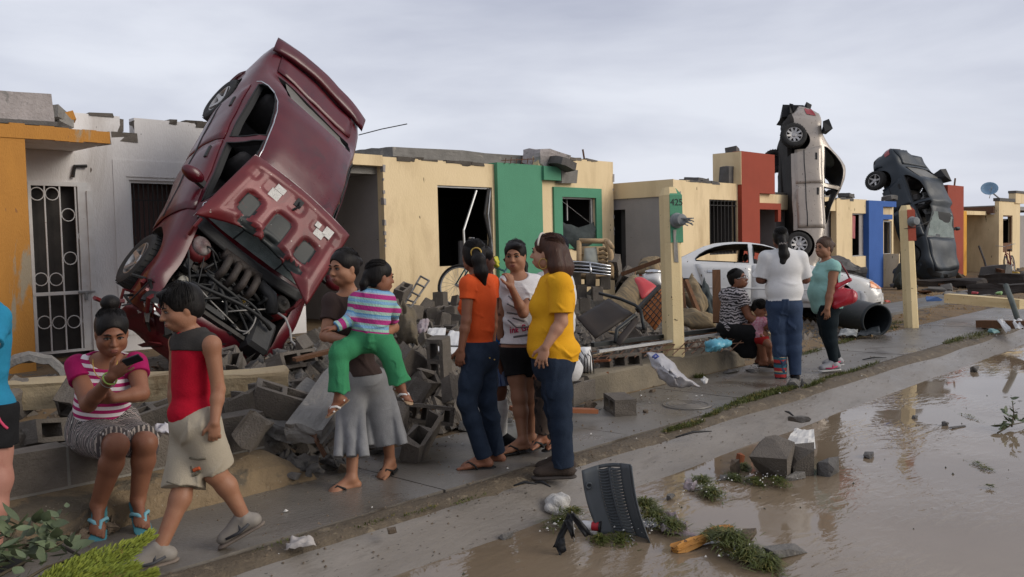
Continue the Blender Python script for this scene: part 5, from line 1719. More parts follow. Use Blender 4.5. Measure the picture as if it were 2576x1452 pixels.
# ---- the child she carries
D=5.55
J=JJ(D,H=(956,697),N=(945,738),C=(938,770),W=(932,808),P=(932,852),sL=(897,755,-.02),eL=(884,803,-.04),wL=(842,825,-.10),sR=(975,755,.02),eR=(992,785,.10),wR=(985,810,.2),hL=(905,860,-.02),hR=(962,858,.0),kL=(852,892,-.10),kR=(985,900,-.02),aL=(853,1002,-.12),aR=(1008,972,.0))
p=Person('small child in a striped knitted sweater and green trousers, carried by the woman in brown',Vector(atd(930,1000,D)),J,SK['brown'],sc=.66,f=d3(.25,.95),arm=(.040,.036,.033,.026),leg=(.088,.066,.06,.042),torso=dict(c=(.165,.125,.16),w=(.16,.125,.15),p=(.165,.13,.12)))
p.body(cover=.84,hands=[(J['wL'],d3(-1,0,.05),d3(0,.3,-1),d3(0,-1,.2),dict(curl=.5,size=.10))],feet=[('L',d3(-.75,-.35,-.55)),('R',d3(.66,-.55,-.5))],fwd=d3(.8,.55,-.1),hh=0.185,foot_L=.215)
kid=p
cols=[(.24,.40,.36),(.33,.03,.16),(.36,.34,.40),(.20,.36,.52),(.10,.24,.42),(.30,.44,.38),(.33,.03,.16),(.28,.46,.38),(.18,.34,.50)]
stops=[]
w=[.08,.26,.31,.40,.46,.58,.78,.88]
stops=[(0,cols[0])]+[(w[i],cols[i+1])for i in range(8)]
m_knit=attr_ramp_mat('striped_knit','band',stops,mod=.155,bump=.6)
Jk=J
def knit_attr(V):
 u=unit(Jk['N']-Jk['P'])
 base=(V-Jk['P'])@u+1.0
 d_t=np.abs((V-Jk['C'])@RT)-.085
 out=base.copy()
 best=np.maximum(d_t,0)+.0
 best=np.where(d_t<0,0.0,d_t)
 a,b,c=Jk['sL'],Jk['eL'],Jk['wL']
 def seg(a,b):
  t=np.clip(((V-a)@(b-a))/((b-a)@(b-a)),0,1);return t,np.linalg.norm(V-(a+t[:,None]*(b-a)),axis=1)
 t1,e1=seg(a,b);t2,e2=seg(b,c)
 L1,L2=np.linalg.norm(b-a),np.linalg.norm(c-b)
 arm=np.where(e1<e2,t1*L1,L1+t2*L2)
 m=(np.minimum(e1,e2)<.046)&((V-Jk['C'])@RT<-.07)
 return np.where(m,((a-Jk['P'])@u)+1.0-arm,out)
p.shirt(m_knit,off=.016,sleeve=1.92,hem=atd(930,846,D),soff=.016,attr=knit_attr,name='sweater',wr=(.004,30))
p.pants(cloth('green_cotton',(.042,.215,.095),(.035,.18,.08)),off=.014,frac=1.86,top=atd(930,835,D),flare=1.15,name='trousers',wr=(.005,28),cuff_r=.062)
hair(J['H'],p.R,p.hh,p.root,style='tied',low=-.065,extra=lambda S,P,s:S.chain([P(-.11,.0,.0),P(-.13,.0,-.06),P(-.12,.04,-.13)],[.035*s,.03*s,.018*s],.02))
m_wsh=mat('white_patent',(.62,.60,.58),rough=.4)
for ft in p.feet:
 o=sandal(p.root,ft,mat('tan_sole',(.3,.2,.12),rough=.7),m_wsh,strap=.013)
 heel,ball,dd,up,sd,s=ft
 tubev('strap',[heel+sd*.04*s+up*.0*s,heel+up*.055*s+dd*.05*s,heel-sd*.04*s],.011*s,m_wsh,o)
 tubev('strap',[ball+sd*.045*s-up*.02*s,ball+up*.028*s,ball-sd*.045*s-up*.02*s],.013*s,m_wsh,o)
 # ---- girl in the orange shirt
D=6.2
J=JJ(D,H=(1192,646,.03),N=(1203,696),C=(1206,752),W=(1206,820),P=(1206,898),sL=(1178,716,-.14),eL=(1173,806,-.17),wL=(1160,880,-.18),sR=(1234,712,.14),eR=(1240,800,.2),wR=(1238,870,.22),hL=(1194,905,-.09),hR=(1222,902,.08),kL=(1174,1012,-.12),kR=(1226,1008,.02),aL=(1218,1150,-.07),aR=(1250,1138,.12))
p=Person('girl in an orange t-shirt and dark jeans with a ponytail, seen from behind',G(1215,1172),J,SK['brown'],f=d3(-.82,.5),bust=.75,torso=dict(c=(.135,.095,.165),w=(.112,.088,.14),p=(.145,.12,.12)),leg=(.082,.057,.054,.034),arm=(.04,.034,.031,.023))
p.body(cover=.84,hands=[(J['wL'],d3(-.15,0,-1),d3(.3,.9,0),d3(-.9,.1,0),dict(curl=.6,size=.165))],feet=[('L',d3(-.97,-.12,-.05)),('R',d3(-.95,.1,-.05))],fwd=d3(-.18,.97,-.05),hh=0.210,noface=True)
p.shirt(cloth('orange_cotton',(.62,.088,.022),(.56,.075,.018)),sleeve=.42,hem=atd(1206,872,D),off=.014,neck=(.07,.02),wr=(.005,24))
p.pants(m_denim,frac=2.0,top=atd(1206,860,D),off=.008,cuff_r=.062,wr=(.004,30))
hair(J['H'],p.R,p.hh,p.root,style='pony',low=-.075,extra=lambda S,P,s:S.chain([P(-.105,-.01,.025),P(-.14,-.015,-.03),P(-.15,-.03,-.12),P(-.13,-.045,-.21)],[.03*s,.05*s,.05*s,.024*s],.02))
m_gold=mat('gold_tie',(.5,.33,.08),rough=.4,metal=.5)
Pp=lambda x,y,z:J['H']+p.R@np.array([x,y,z])*(p.hh/.225)
tubev('hair_tie',[Pp(-.125+.012*math.cos(a),.036*math.cos(a),.025+.036*math.sin(a))for a in np.linspace(0,6.28,14)[:-1]],.006,m_gold,p.root,closed=True)
for ft in p.feet:
 sandal(p.root,ft,m_sole,m_sole)
pk=atd(1236,903,D-.14)
for q in range(2):
 blob('rivet',atd(1232+12*q,901+4*q,D-.125+.0*q),(.006,.006,.006),np.eye(3),m_gold,p.root,1)
 # ---- girl in blue behind her
D=6.75
J=JJ(D,H=(1214,655,0),N=(1228,702),C=(1234,755),W=(1238,820),P=(1240,880),sL=(1238,722,.12),eL=(1240,790,.2),wL=(1250,850,.2),sR=(1250,722,-.12),eR=(1261,788,-.13),wR=(1262,850,-.05),hL=(1236,890,.08),hR=(1250,890,-.08),kL=(1228,975,.02),kR=(1256,982,-.05),aL=(1210,1098,.05),aR=(1262,1098,.05))
p=Person('girl in blue shirt, plaid skirt and white knee socks behind the girl in orange',G(1240,1112),J,SK['dark'],f=d3(.9,-.3),torso=dict(c=(.13,.09,.16),w=(.11,.085,.13),p=(.14,.11,.11)),leg=(.075,.054,.05,.032),arm=(.04,.034,.031,.023),vox=.007)
p.body(feet=[],fwd=d3(.8,.5),hh=0.208,hands=[(J['wR'],d3(.1,0,-1),d3(0,1,0),d3(1,0,0),dict(curl=.6,size=.16))])
p.shirt(cloth('bright_blue_cotton',(.012,.115,.34),(.01,.1,.3)),sleeve=.35,hem=atd(1238,872,D),off=.014)
m_pl=mat('plaid_cloth',(.03,.08,.22),(.25,.30,.42),scale=16,rough=.9,stretch=(3,3,.1),c3=(.02,.03,.09),s3=22,t3=.55)
S=Sdf();S.cone(J['P']+np.array([0,0,.05]),J['P']+np.array([0,0,-.26]),.135,.165,.02,3)
S.wr=(.006,40,2);S.mesh('skirt',.007,m_pl,p.root)
m_sock=cloth('white_sock',(.58,.57,.55))
for q in 'LR':
 S=Sdf();a=J['k'+q]*.82+J['a'+q]*.18
 cm=J['k'+q]*.6+J['a'+q]*.4
 S.cone(a,cm,.058,.058,.02,1);S.cone(cm,J['a'+q],.058,.041,.02)
 S.mesh('sock',.007,m_sock,p.root)
 shoe(p.root,J['a'+q],d3(.9,-.4,-.05),.24,m_blk,m_sole,.007)
hair(J['H'],p.R,p.hh,p.root,style='tied')
# ---- girl in the white printed shirt
D=6.6
J=JJ(D,H=(1296,645,-.02),N=(1306,694),C=(1311,748),W=(1310,815),P=(1308,880),sR=(1276,712,-.02),eR=(1262,785,.02),wR=(1258,850,.05),sL=(1346,712,.02),eL=(1316,788,-.16),wL=(1286,722,-.26),hR=(1292,890,-.02),hL=(1327,890,.02),kR=(1306,1000,-.06),kL=(1331,1000,.04),aR=(1316,1108,-.08),aL=(1337,1100,.06))
p=Person('girl in a white printed t-shirt and black shorts with her hand at her mouth',G(1312,1128),J,SK['tan'],f=d3(-.15,-.98),bust=.8,torso=dict(c=(.14,.095,.165),w=(.118,.088,.14),p=(.15,.115,.12)),leg=(.08,.056,.054,.034),arm=(.042,.036,.033,.024))
p.body(thigh=.90,hands=[(J['wL'],d3(-.12,-.05,1),d3(-.5,.75,0),d3(-.75,-.6,0),dict(curl=.95,size=.16))],feet=[('R',d3(-.9,-.4,-.05)),('L',d3(-.75,-.55,-.05))],fwd=d3(-.22,-.95,-.05),hh=0.210)
wt=p
m_wtee=mat('white_print_cotton',(.62,.60,.60),(.55,.53,.53),scale=12,rough=.9,bump=.25,bscale=130,spec=.15)
sh_w=p.shirt(m_wtee,sleeve=.5,hem=atd(1308,864,D),off=.016,neck=(.085,.06),wr=(.005,26))
p.pants(m_blk,frac=.50,top=atd(1308,872,D),off=.016,name='shorts',flare=1.04)
hair(J['H'],p.R,p.hh,p.root,style='tied',low=-.04,extra=lambda S,P,s:(S.chain([P(-.1,.0,.0),P(-.09,.05,-.08),P(-.07,.065,-.13)],[.035*s,.03*s,.02*s],.02),S.ell(P(.055,.02,.085),np.array([.04,.05,.022])*s,None,.02)))
for ft in p.feet:
 sandal(p.root,ft,m_sole,m_sole)
 # print on the shirt: dark strokes and pink lettering, laid on the cloth
def on_surface(o,x,y,off=.003):
 """Point on the surface of o seen at (x, y), pushed out a little."""
 loc=Vector((0,0,0));q=o
 while q is not None:
  loc+=q.location;q=q.parent
 d=Vector(ray(x,y)).normalized()
 ok,co,nn,_=o.ray_cast(Vector(CC)-loc,d)
 if not ok:
  return None
 return np.array(co+loc+nn*off)
bpy.context.view_layer.update()
def stroke(o,pts,w,m,name='print',par=None):
 P=[]
 for a,b in zip(pts[:-1],pts[1:]):
  for t in np.linspace(0,1,6)[:-1]:
   q=on_surface(o,a[0]+(b[0]-a[0])*t,a[1]+(b[1]-a[1])*t,.0015)
   if q is not None:
    P.append(q)
 q=on_surface(o,*pts[-1],.0015)
 if q is not None:
  P.append(q)
 if len(P)>1:
  tubev(name,P,w,m,par or o,5)
m_ink=mat('grey_print',(.09,.09,.095),(.16,.16,.16),scale=60,rough=.9)
m_pink=mat('pink_print',(.50,.035,.11),rough=.9)
for pts in(((1280,745),(1296,760),(1312,768)),((1276,764),(1300,776)),((1276,786),(1300,790),(1330,786)),((1290,800),(1320,808)),((1278,806),(1300,824),(1330,822)),((1296,740),(1308,752)),((1330,752),(1340,762))):
 stroke(sh_w,pts,.006,m_ink)
x0,y0=1284,822
for pts in(((0,6),(1,18)),((0,1),(.5,3)),((5,17),(5,7)),((5,9),(9,6),(11,9),(11,17)),((15,0),(15,17)),((21,7),(16,11),(21,16)),((40,0),(33,-2),(30,6),(33,14),(40,13),(40,8),(36,8)),((45,3),(45,13)),((45,5),(49,2)),((52,8),(57,6),(55,2),(52,5),(53,12),(58,11))):
 stroke(sh_w,[(x0+a*.95,y0+b*.95-a*.08)for a,b in pts],.0045,m_pink)
stroke(sh_w,[(1292,848),(1345,840)],.008,m_ink)
# ---- woman in the yellow shirt
D=5.95
J=JJ(D,H=(1376,636,.0),N=(1394,694),C=(1396,755),W=(1390,830),P=(1394,915),sL=(1410,716,-.17),eL=(1412,810,-.19),wL=(1372,874,-.24),sR=(1392,714,.17),eR=(1384,806,.22),wR=(1370,865,.2),hL=(1400,925,-.09),hR=(1394,925,.09),kL=(1410,1030,-.10),kR=(1400,1030,.10),aL=(1416,1166,-.08),aR=(1418,1152,.16))
p=Person('woman in a bright yellow t-shirt and jeans with shoulder length hair and hoop earrings',G(1395,1192),J,SK['fair'],f=d3(-.97,.2),bust=1.15,belly=.9,torso=dict(c=(.15,.115,.18),w=(.142,.12,.15),p=(.16,.13,.13)),leg=(.090,.062,.060,.040),arm=(.048,.041,.037,.026),sh=.052)
p.body(cover=.84,hands=[(J['wL'],d3(-.3,-.1,-.95),d3(.3,.9,0),d3(-.95,.0,0),dict(curl=.45,size=.175,spread=.25))],feet=[],fwd=d3(-.93,.34,.04),hh=0.222)
p.shirt(cloth('yellow_cotton',(.66,.33,.016),(.60,.29,.014)),sleeve=.78,soff=.032,hem=atd(1394,903,D),hem_n=d3(-.10,0,-1),off=.024,neck=(.07,.03),wr=(.007,20),flare=(atd(1394,878,D),np.array([.19,.18,.10])))
p.pants(m_denim,frac=2.06,top=atd(1394,890,D),off=.012,cuff_r=.074,wr=(.004,26))
hair(J['H'],p.R,p.hh,p.root,m_hairb,style='long',low=-.26,extra=lambda S,P,s:(S.chain([P(-.07,.05,.0),P(-.09,.07,-.09),P(-.10,.07,-.20)],[.06*s,.055*s,.03*s],.03),S.chain([P(-.08,-.03,.0),P(-.11,-.02,-.1),P(-.12,.0,-.21)],[.07*s,.07*s,.035*s],.03)))
Pp=lambda x,y,z:J['H']+p.R@np.array([x,y,z])*(p.hh/.225)
tubev('hoop_earring',[Pp(-.002+.030*math.cos(a),.088,-.072+.034*math.sin(a))for a in np.linspace(0,6.28,20)[:-1]],.0032,m_gold,p.root,closed=True)
tubev('hair_band',[Pp(.035,q*.0925*math.cos(a),.04+.092*math.sin(a))for q,a in((1,a)for a in np.linspace(.1,2.9,16))],.007,mat('pale_plastic',(.55,.5,.44),rough=.4),p.root)
for q in range(4):
 blob('hair_clip',Pp(-.11-.006*q,.055+.008*(q%2),-.02-.012*q),(.012,.008,.008),np.eye(3),m_gold,p.root,1)
m_boot=mat('brown_suede',(.052,.036,.027),(.035,.025,.02),scale=8,rough=.8,bump=.3)
for q in 'LR':
 shoe(p.root,J['a'+q],d3(-.98,.05,-.02),.265,m_boot,mat('grey_sole',(.06,.05,.045),rough=.8),hi=.0,name='boot')
 # ---- child in camouflage trousers behind her
D=6.45
J=JJ(D,H=(1400,760,.1),N=(1392,800),C=(1390,830),W=(1390,870),P=(1388,915),sL=(1362,818,-.1),eL=(1352,885,-.08),wL=(1353,935,-.1),sR=(1420,818,.1),eR=(1430,880,.1),wR=(1425,920,.1),hL=(1374,920,-.05),hR=(1402,920,.05),kL=(1368,1000,-.05),kR=(1394,1000,.04),aL=(1364,1098,-.02),aR=(1402,1098,.06))
p=Person('child in camouflage trousers, mostly hidden behind the woman in yellow',G(1380,1122),J,SK['brown'],f=d3(-.9,.1),sc=.8,vox=.007,leg=(.085,.06,.055,.036))
p.body(cover=.84,hands=[(J['wL'],d3(.05,0,-1),d3(.5,.8,0),d3(-.9,0,0),dict(curl=.6,size=.135))],feet=[('L',d3(-.6,-.7,-.12)),('R',d3(-.6,-.7,-.12))],fwd=d3(-.9,.3),hh=0.200)
p.shirt(m_blk,sleeve=.6,hem=atd(1390,905,D))
m_camo=mat('camouflage_cloth',(.075,.05,.038),(.03,.022,.018),scale=14,rough=.9,c3=(.012,.010,.010),s3=11,t3=.52,w3=.02)
p.pants(m_camo,frac=1.92,top=atd(1388,900,D),off=.016,name='trousers',cuff_r=.055)
hair(J['H'],p.R,p.hh,p.root,vox=.007)
for ft in p.feet:
 sandal(p.root,ft,m_sole,m_sole,strap=.012,vox=.007)
 # ---- person in dark cap behind them
D=6.9
J=JJ(D,H=(1393,632,0),N=(1397,684),C=(1397,745),W=(1397,815),P=(1397,880),sL=(1365,706,0),eL=(1365,780,.1),wL=(1373,840,.1),sR=(1419,706,0),eR=(1413,785,0),wR=(1409,850,.05),hL=(1383,890),hR=(1407,890),kL=(1381,980),kR=(1405,980),aL=(1381,1090),aR=(1403,1090))
p=Person('person in a dark cap and white shirt standing behind the woman in yellow',G(1420,1106),J,SK['brown'],f=d3(.3,.95),vox=.008,torso=dict(c=(.15,.11,.17),w=(.14,.105,.15),p=(.15,.115,.12)))
p.body(cover=.84,fwd=d3(-.6,.8),hh=0.213,noface=True)
p.shirt(cloth('plain_white_cotton',(.60,.59,.58)),sleeve=.9,hem=atd(1424,958,D),off=.02,flare=(atd(1424,930,D),np.array([.13,.11,.12])))
p.pants(cloth('maroon_cloth',(.08,.03,.03)),frac=1.95,top=atd(1424,880,D),name='trousers')
hair(J['H'],p.R,p.hh,p.root,vox=.008,grow=.018)
S=Sdf();Pp=lambda x,y,z:J['H']+p.R@np.array([x,y,z])
S.ell(Pp(-.012,0,.045),np.array([.125,.102,.092]),p.R,.02);S.clip(Pp(0,0,.02),p.R@np.array([0,0,-1.]));S.cone(Pp(.09,0,.03),Pp(.15,0,.02),.07,.06,.01,0,(p.R[:,2],.16))
S.mesh('cap',.008,cloth('dark_cap',(.012,.014,.02)),p.root)
for q in 'LR':
 shoe(p.root,J['a'+q],d3(.5,.8),.25,m_blk,m_sole,.008)
 # ---- seated woman with the phone
D=5.18
J=JJ(D,H=(281,838,-.12),N=(271,905,-.04),C=(266,955,-.02),W=(258,1015,.0),P=(262,1080,.02),sR=(196,922,-.06),eR=(222,1018,-.22),wR=(282,946,-.42),sL=(340,915,.0),eL=(356,990,-.12),wL=(285,1003,-.26),hR=(226,1098,-.03),hL=(306,1095,.02),kR=(294,1120,-.40),kL=(366,1115,-.28),aR=(247,1268,-.30),aL=(347,1254,-.20))
p=Person('seated young woman in a striped magenta and white top looking at her phone',G(262,1240),J,SK['brown'],f=d3(.25,-.95),bust=1.0,belly=1.0,torso=dict(c=(.148,.10,.17),w=(.142,.105,.15),p=(.178,.13,.12)),leg=(.095,.060,.060,.042),arm=(.054,.043,.037,.027),sh=.052)
p.body(thigh=.78,hands=[(J['wR'],d3(.8,-.1,.55),d3(.25,.7,.4),d3(.1,-.5,.9),dict(curl=.5,size=.17,spread=.3)),(J['wL'],d3(-.9,.2,.05),d3(0,.9,-.2),d3(0,.1,1),dict(curl=.4,size=.165))],feet=[('R',d3(.25,-.70,-.45)),('L',d3(.42,-.66,-.42))],fwd=d3(.50,-.84,-.30),hh=0.236)
seat_w=p
u_=unit(J['N']-J['P'])
m_str=attr_ramp_mat('striped_jersey','band',[(0,(.30,.012,.09)),(.5,(.58,.52,.53))],mod=.038)
m_mag=cloth('magenta_jersey',(.30,.010,.085),(.26,.008,.07))
Js=J
p.shirt(m_str,sleeve=.40,hem=atd(262,1062,D),off=.013,neck=(.10,.055),smat=m_mag,wr=(.005,24),attr=lambda V:(V-Js['P'])@u_+1.0,name='top')
m_aztec=attr_ramp_mat('patterned_shorts','band',[(0,(.10,.085,.08)),(.16,(.42,.38,.34)),(.22,(.05,.045,.045)),(.40,(.30,.26,.23)),(.46,(.07,.06,.06)),(.62,(.44,.42,.40)),(.66,(.16,.12,.11)),(.82,(.36,.31,.28)),(.88,(.06,.05,.05))],mod=.06)
def az(V):
 a=((V-Js['hR'])@unit(Js['kR']-Js['hR']));b=((V-Js['hL'])@unit(Js['kL']-Js['hL']))
 side_=(V-Js['P'])@unit(Js['hL']-Js['hR'])
 return np.where(side_<0,a,b)+1.0+.004*np.sign(np.sin(side_*260))
p.pants(m_aztec,frac=.86,top=atd(262,990,D),off=.024,name='shorts',attr=az,cuff_r=.098)
hair(J['H'],p.R,p.hh,p.root,style='bun',low=-.05,grow=.007,extra=lambda S,P,s:(S.ell(P(-.055,.0,.155),np.array([.05,.05,.045])*s,None,.015)))
m_tq=mat('turquoise_foam',(.055,.20,.235),rough=.7);m_tq2=mat('pale_turquoise',(.19,.42,.48),rough=.5)
for ft in p.feet:
 sandal(p.root,ft,m_tq,m_tq2,strap=.011)
m_band=mat('lime_band',(.32,.45,.10),rough=.6)
wd=unit(J['wR']-J['eR']);sx=unit(np.cross(wd,AW));sy=np.cross(wd,sx)
tubev('bracelet',[J['wR']-wd*.03+.036*(sx*math.cos(a)+sy*math.sin(a))for a in np.linspace(0,6.28,16)[:-1]],.005,m_band,p.root,closed=True)
tubev('bracelet',[J['wR']-wd*.06+.040*(sx*math.cos(a)+sy*math.sin(a))for a in np.linspace(0,6.28,16)[:-1]],.003,EYEW,p.root,closed=True)
f,l,u=p.tf()
tubev('necklace',[J['N']+l*.065*math.cos(a)+f*(.075+.045*math.sin(a))+u*(.02-.10*math.sin(a))for a in np.linspace(0,3.14,14)],.0025,m_gold,p.root)
ph=thing('phone','small dark phone held by the seated young woman','phone',Vector(atd(334,905,D-.48)),basis(d3(.92,-.1,.30),d3(-.12,.7,.6)))
MB().box((-.048,-.024,-.006),(.048,.024,.006)).build('case',mat('phone_black',(.012,.012,.013),rough=.3),ph,bevel=.003)
MB().lathe([(.008,.0062),(.008,.0085),(.001,.009)],12).build('lens',m_chrome,ph,True)
MB().box((-.05,-.024,-.0072),(.05,.024,-.0062)).build('screen',mat('phone_glass',(.02,.02,.022),rough=.1),ph)
# ---- walking boy
D=4.55
J=JJ(D,H=(456,775,-.02),N=(488,838),C=(484,895),W=(482,970),P=(490,1060),sL=(532,868,-.12),eL=(549,980,-.10),wL=(540,1064,-.16),sR=(448,862,.14),eR=(440,970,.18),wR=(436,1050,.12),hL=(506,1072,-.07),hR=(480,1072,.07),kR=(468,1195,-.02),kL=(541,1190,-.02),aR=(403,1378,-.16),aL=(613,1300,.05))
p=Person('boy in a red sleeveless shirt and khaki shorts walking along the pavement',G(480,1395),J,SK['tan'],f=d3(-.88,-.4),torso=dict(c=(.128,.09,.15),w=(.112,.088,.13),p=(.128,.105,.11)),leg=(.078,.054,.050,.033),arm=(.040,.033,.030,.023),sh=.042,neck=.045)
p.body(thigh=.90,hands=[(J['wL'],d3(-.05,-.05,-1),d3(-.2,.95,0),d3(-.9,-.3,0),dict(curl=.85,size=.145))],feet=[],fwd=d3(-.78,-.55,-.22),hh=0.219)
boy=p
m_rtank=cloth('red_mesh_cloth',(.40,.006,.022),(.34,.005,.018))
m_gtank=cloth('charcoal_cloth',(.045,.040,.036))
p.shirt(m_rtank,sleeve=.0,hem=atd(488,1058,D),off=.012,neck=(.078,.02),wr=(.0018,22),flare=(atd(486,1035,D),np.array([.147,.122,.07])))
# charcoal shoulder yoke lying on the red cloth
f,l,u=p.tf();S=Sdf();p.torso(S,.019)
for q in 'LR':
 S.cone(J['N']-u*.045,J['N']-u*.045+(J['s'+q]-J['N']+u*.045)*.76,p.sh+.0195,p.sh+.0215,.05)
S.ell(J['N']+u*.035+f*.02,np.array([.078,.070,.075]),np.stack([l,f,u],1),.008,True)
S.clip(J['N']+u*.045,u)
S.clip(atd(484,884,D),d3(-.05,-.15,-1)*1.0)
S.mesh('yoke',.006,m_gtank,p.root)
m_kh=cloth('khaki_cotton',(.37,.32,.245),(.31,.265,.20),scale=5)
S=Sdf();R_=np.stack([l,f,u],1)
S.ell(J['P'],np.array([.150,.128,.125]),R_,.05)
for q,hem in(('R',atd(462,1226,D-.03)),('L',atd(540,1175,D+.01))):
 S.cone(J['h'+q],hem,.098,.102,.05,2)
S.clip(atd(490,1018,D),u);S.wr=(.0045,20,4)
sh_b=S.mesh('shorts',.006,m_kh,p.root)
bpy.context.view_layer.update()
m_khd=cloth('khaki_shade_stitch',(.16,.14,.10));m_orp=mat('orange_patch',(.6,.12,.04),rough=.8)
stroke(sh_b,[(478,1152),(500,1155),(518,1153)],.006,m_khd,'pocket_flap');stroke(sh_b,[(480,1172),(484,1190)],.004,m_khd,'pocket_seam')
stroke(sh_b,[(487,1184),(494,1180),(504,1177)],.010,m_orp,'patch');stroke(sh_b,[(484,1196),(496,1192),(506,1182)],.008,m_khd,'patch')
stroke(sh_b,[(420,1212),(450,1221),(500,1226)],.003,m_khd,'hem_seam')
hair(J['H'],p.R,p.hh,p.root,low=-.05,grow=.012,extra=lambda S,P,s:[S.ell(P(.07-.02*q,.03*(q%3-1),.09+.006*q),np.array([.03,.03,.02])*s,None,.015)for q in range(4)])
m_shw=mat('silver_trainer',(.24,.215,.185),(.17,.15,.13),scale=9,rough=.6);m_shs=mat('trainer_sole',(.20,.16,.13),rough=.8);m_shd=mat('trainer_dark',(.05,.05,.055),rough=.6)
shoe(p.root,J['aR'],d3(-.86,-.5,-.12),.235,m_shw,m_shs,m_str=m_shd)
shoe(p.root,J['aL'],d3(-.82,-.15,-.42),.235,m_shw,m_shs,m_str=m_shd)
# ---- person cut off at the picture edge
D=4.28
J=JJ(D,H=(-66,690),N=(-61,765),C=(-56,850),W=(-58,930),P=(-54,1030),sR=(-11,800,-.08),eR=(-31,910,-.25),wR=(-86,950,-.35),sL=(-116,800,.08),eL=(-126,920),wL=(-116,1010,-.1),hR=(-26,1040,-.04),hL=(-86,1040,.04),kR=(-12,1206,-.03),kL=(-86,1206,.04),aR=(-24,1416,.0),aL=(-96,1416,.1))
p=Person('person in turquoise shirt and black shorts with pink piping at the picture edge',G(-20,1450),J,SK['pink'],f=d3(.35,.92),torso=dict(c=(.15,.11,.18),w=(.135,.1,.15),p=(.165,.13,.13)),leg=(.105,.075,.068,.042))
p.body(thigh=.90,hands=[(J['wR'],unit(J['wR']-J['eR']),d3(0,.2,-1),d3(.3,.9,0),dict(curl=.5,size=.17)),(J['wL'],unit(J['wL']-J['eL']),d3(0,1,0),d3(1,0,0),dict(curl=.5,size=.17))],fwd=d3(-.4,.9),hh=0.227,noface=True)
edge_p=p
p.shirt(cloth('turquoise_cotton',(.022,.20,.33),(.02,.17,.29)),sleeve=.6,hem=atd(-28,1048,D),off=.020)
S_=p.pants(m_blk,frac=.50,top=atd(-28,1015,D),off=.018,name='shorts',flare=1.05)
bpy.context.view_layer.update()
stroke(S_,[(-18,1024),(-8,1044),(0,1060),(10,1072),(18,1078)],.007,mat('pink_piping',(.55,.06,.13),rough=.8),'piping')
hair(J['H'],p.R,p.hh,p.root,low=-.12)
for q in 'LR':
 shoe(p.root,J['a'+q],d3(.3,.9,0),.25,m_blk,m_sole,hi=.03)
 # ---- seated woman in the zebra blouse
D=10.45
J=JJ(D,H=(1857,703,-.05),N=(1846,732),C=(1844,757),W=(1842,792),P=(1842,825),sR=(1862,745,-.14),eR=(1884,796,-.18),wR=(1922,822,-.28),sL=(1826,744,.14),eL=(1860,800,.1),wL=(1915,818,-.1),hR=(1852,832,-.08),hL=(1850,830,.1),kR=(1916,838,-.22),kL=(1912,834,.10),aR=(1922,906,-.16),aL=(1912,900,.12))
p=Person('woman with glasses, zebra patterned blouse and black skirt, sitting on the low wall',G(1860,905),J,SK['brown'],f=d3(.9,-.3),vox=.009,bust=1.1,belly=1.0,torso=dict(c=(.165,.12,.17),w=(.165,.13,.15),p=(.185,.15,.12)),arm=(.055,.045,.04,.028),leg=(.10,.07,.06,.04),sh=.055)
p.body(hands=[(J['wR'],d3(.9,-.1,-.25),d3(0,.3,-.9),d3(0,1,.2),dict(curl=.3,size=.17))],feet=[('R',d3(.93,-.35,-.06)),('L',d3(.93,-.2,-.06))],fwd=d3(.75,-.55,.22),hh=0.222)
m_zeb=bpy.data.materials.new('zebra_print');m_zeb.use_nodes=True
N_,L_=m_zeb.node_tree.nodes,m_zeb.node_tree.links
w_=N_.new('ShaderNodeTexWave');w_.inputs['Scale'].default_value=9;w_.inputs['Distortion'].default_value=9;w_.inputs['Detail'].default_value=2;w_.inputs['Detail Scale'].default_value=1.6
w_.bands_direction='Z'
t_=N_.new('ShaderNodeTexCoord');L_.new(t_.outputs['Object'],w_.inputs['Vector'])
r_=N_.new('ShaderNodeValToRGB');r_.color_ramp.elements[0].position=.45;r_.color_ramp.elements[1].position=.55;r_.color_ramp.elements[0].color=(.02,.018,.02,1);r_.color_ramp.elements[1].color=(.36,.33,.34,1)
L_.new(w_.outputs['Fac'],r_.inputs['Fac']);L_.new(r_.outputs['Color'],N_['Principled BSDF'].inputs['Base Color']);N_['Principled BSDF'].inputs['Roughness'].default_value=.9
p.shirt(m_zeb,sleeve=.5,soff=.03,hem=atd(1842,842,D),off=.018,neck=(.08,.05),name='blouse')
S=Sdf();f,l,u=p.tf();R_=np.stack([l,f,u],1)
S.ell(J['P'],np.array([.205,.17,.13]),R_,.05)
for q in 'LR':
 S.cone(J['h'+q],J['k'+q]*.85+J['h'+q]*.15,.125,.095,.06,2)
S.cone(J['hR']*.5+J['kR']*.5,atd(1893,892,D-.12),.11,.05,.08)
S.cone(J['P'],atd(1874,884,D-.05),.16,.085,.06)
S.clip(J['P']+u*.05,u);S.wr=(.006,20,1);S.mesh('skirt',.009,m_blk,p.root)
hair(J['H'],p.R,p.hh,p.root,style='tied',vox=.008)
Pp=lambda x,y,z:J['H']+p.R@np.array([x,y,z])*(p.hh/.225)
for q in(1,-1):
 tubev('glasses',[Pp(.103,q*.034+.026*math.cos(a),.002+.018*math.sin(a))for a in np.linspace(0,6.28,14)[:-1]],.003,m_chrome,p.root,closed=True)
 tubev('glasses',[Pp(.10,q*.06,.006),Pp(.0,q*.085,.006)],.003,m_chrome,p.root)
for ft in p.feet:
 sandal(p.root,ft,m_sole,m_sole,vox=.008)
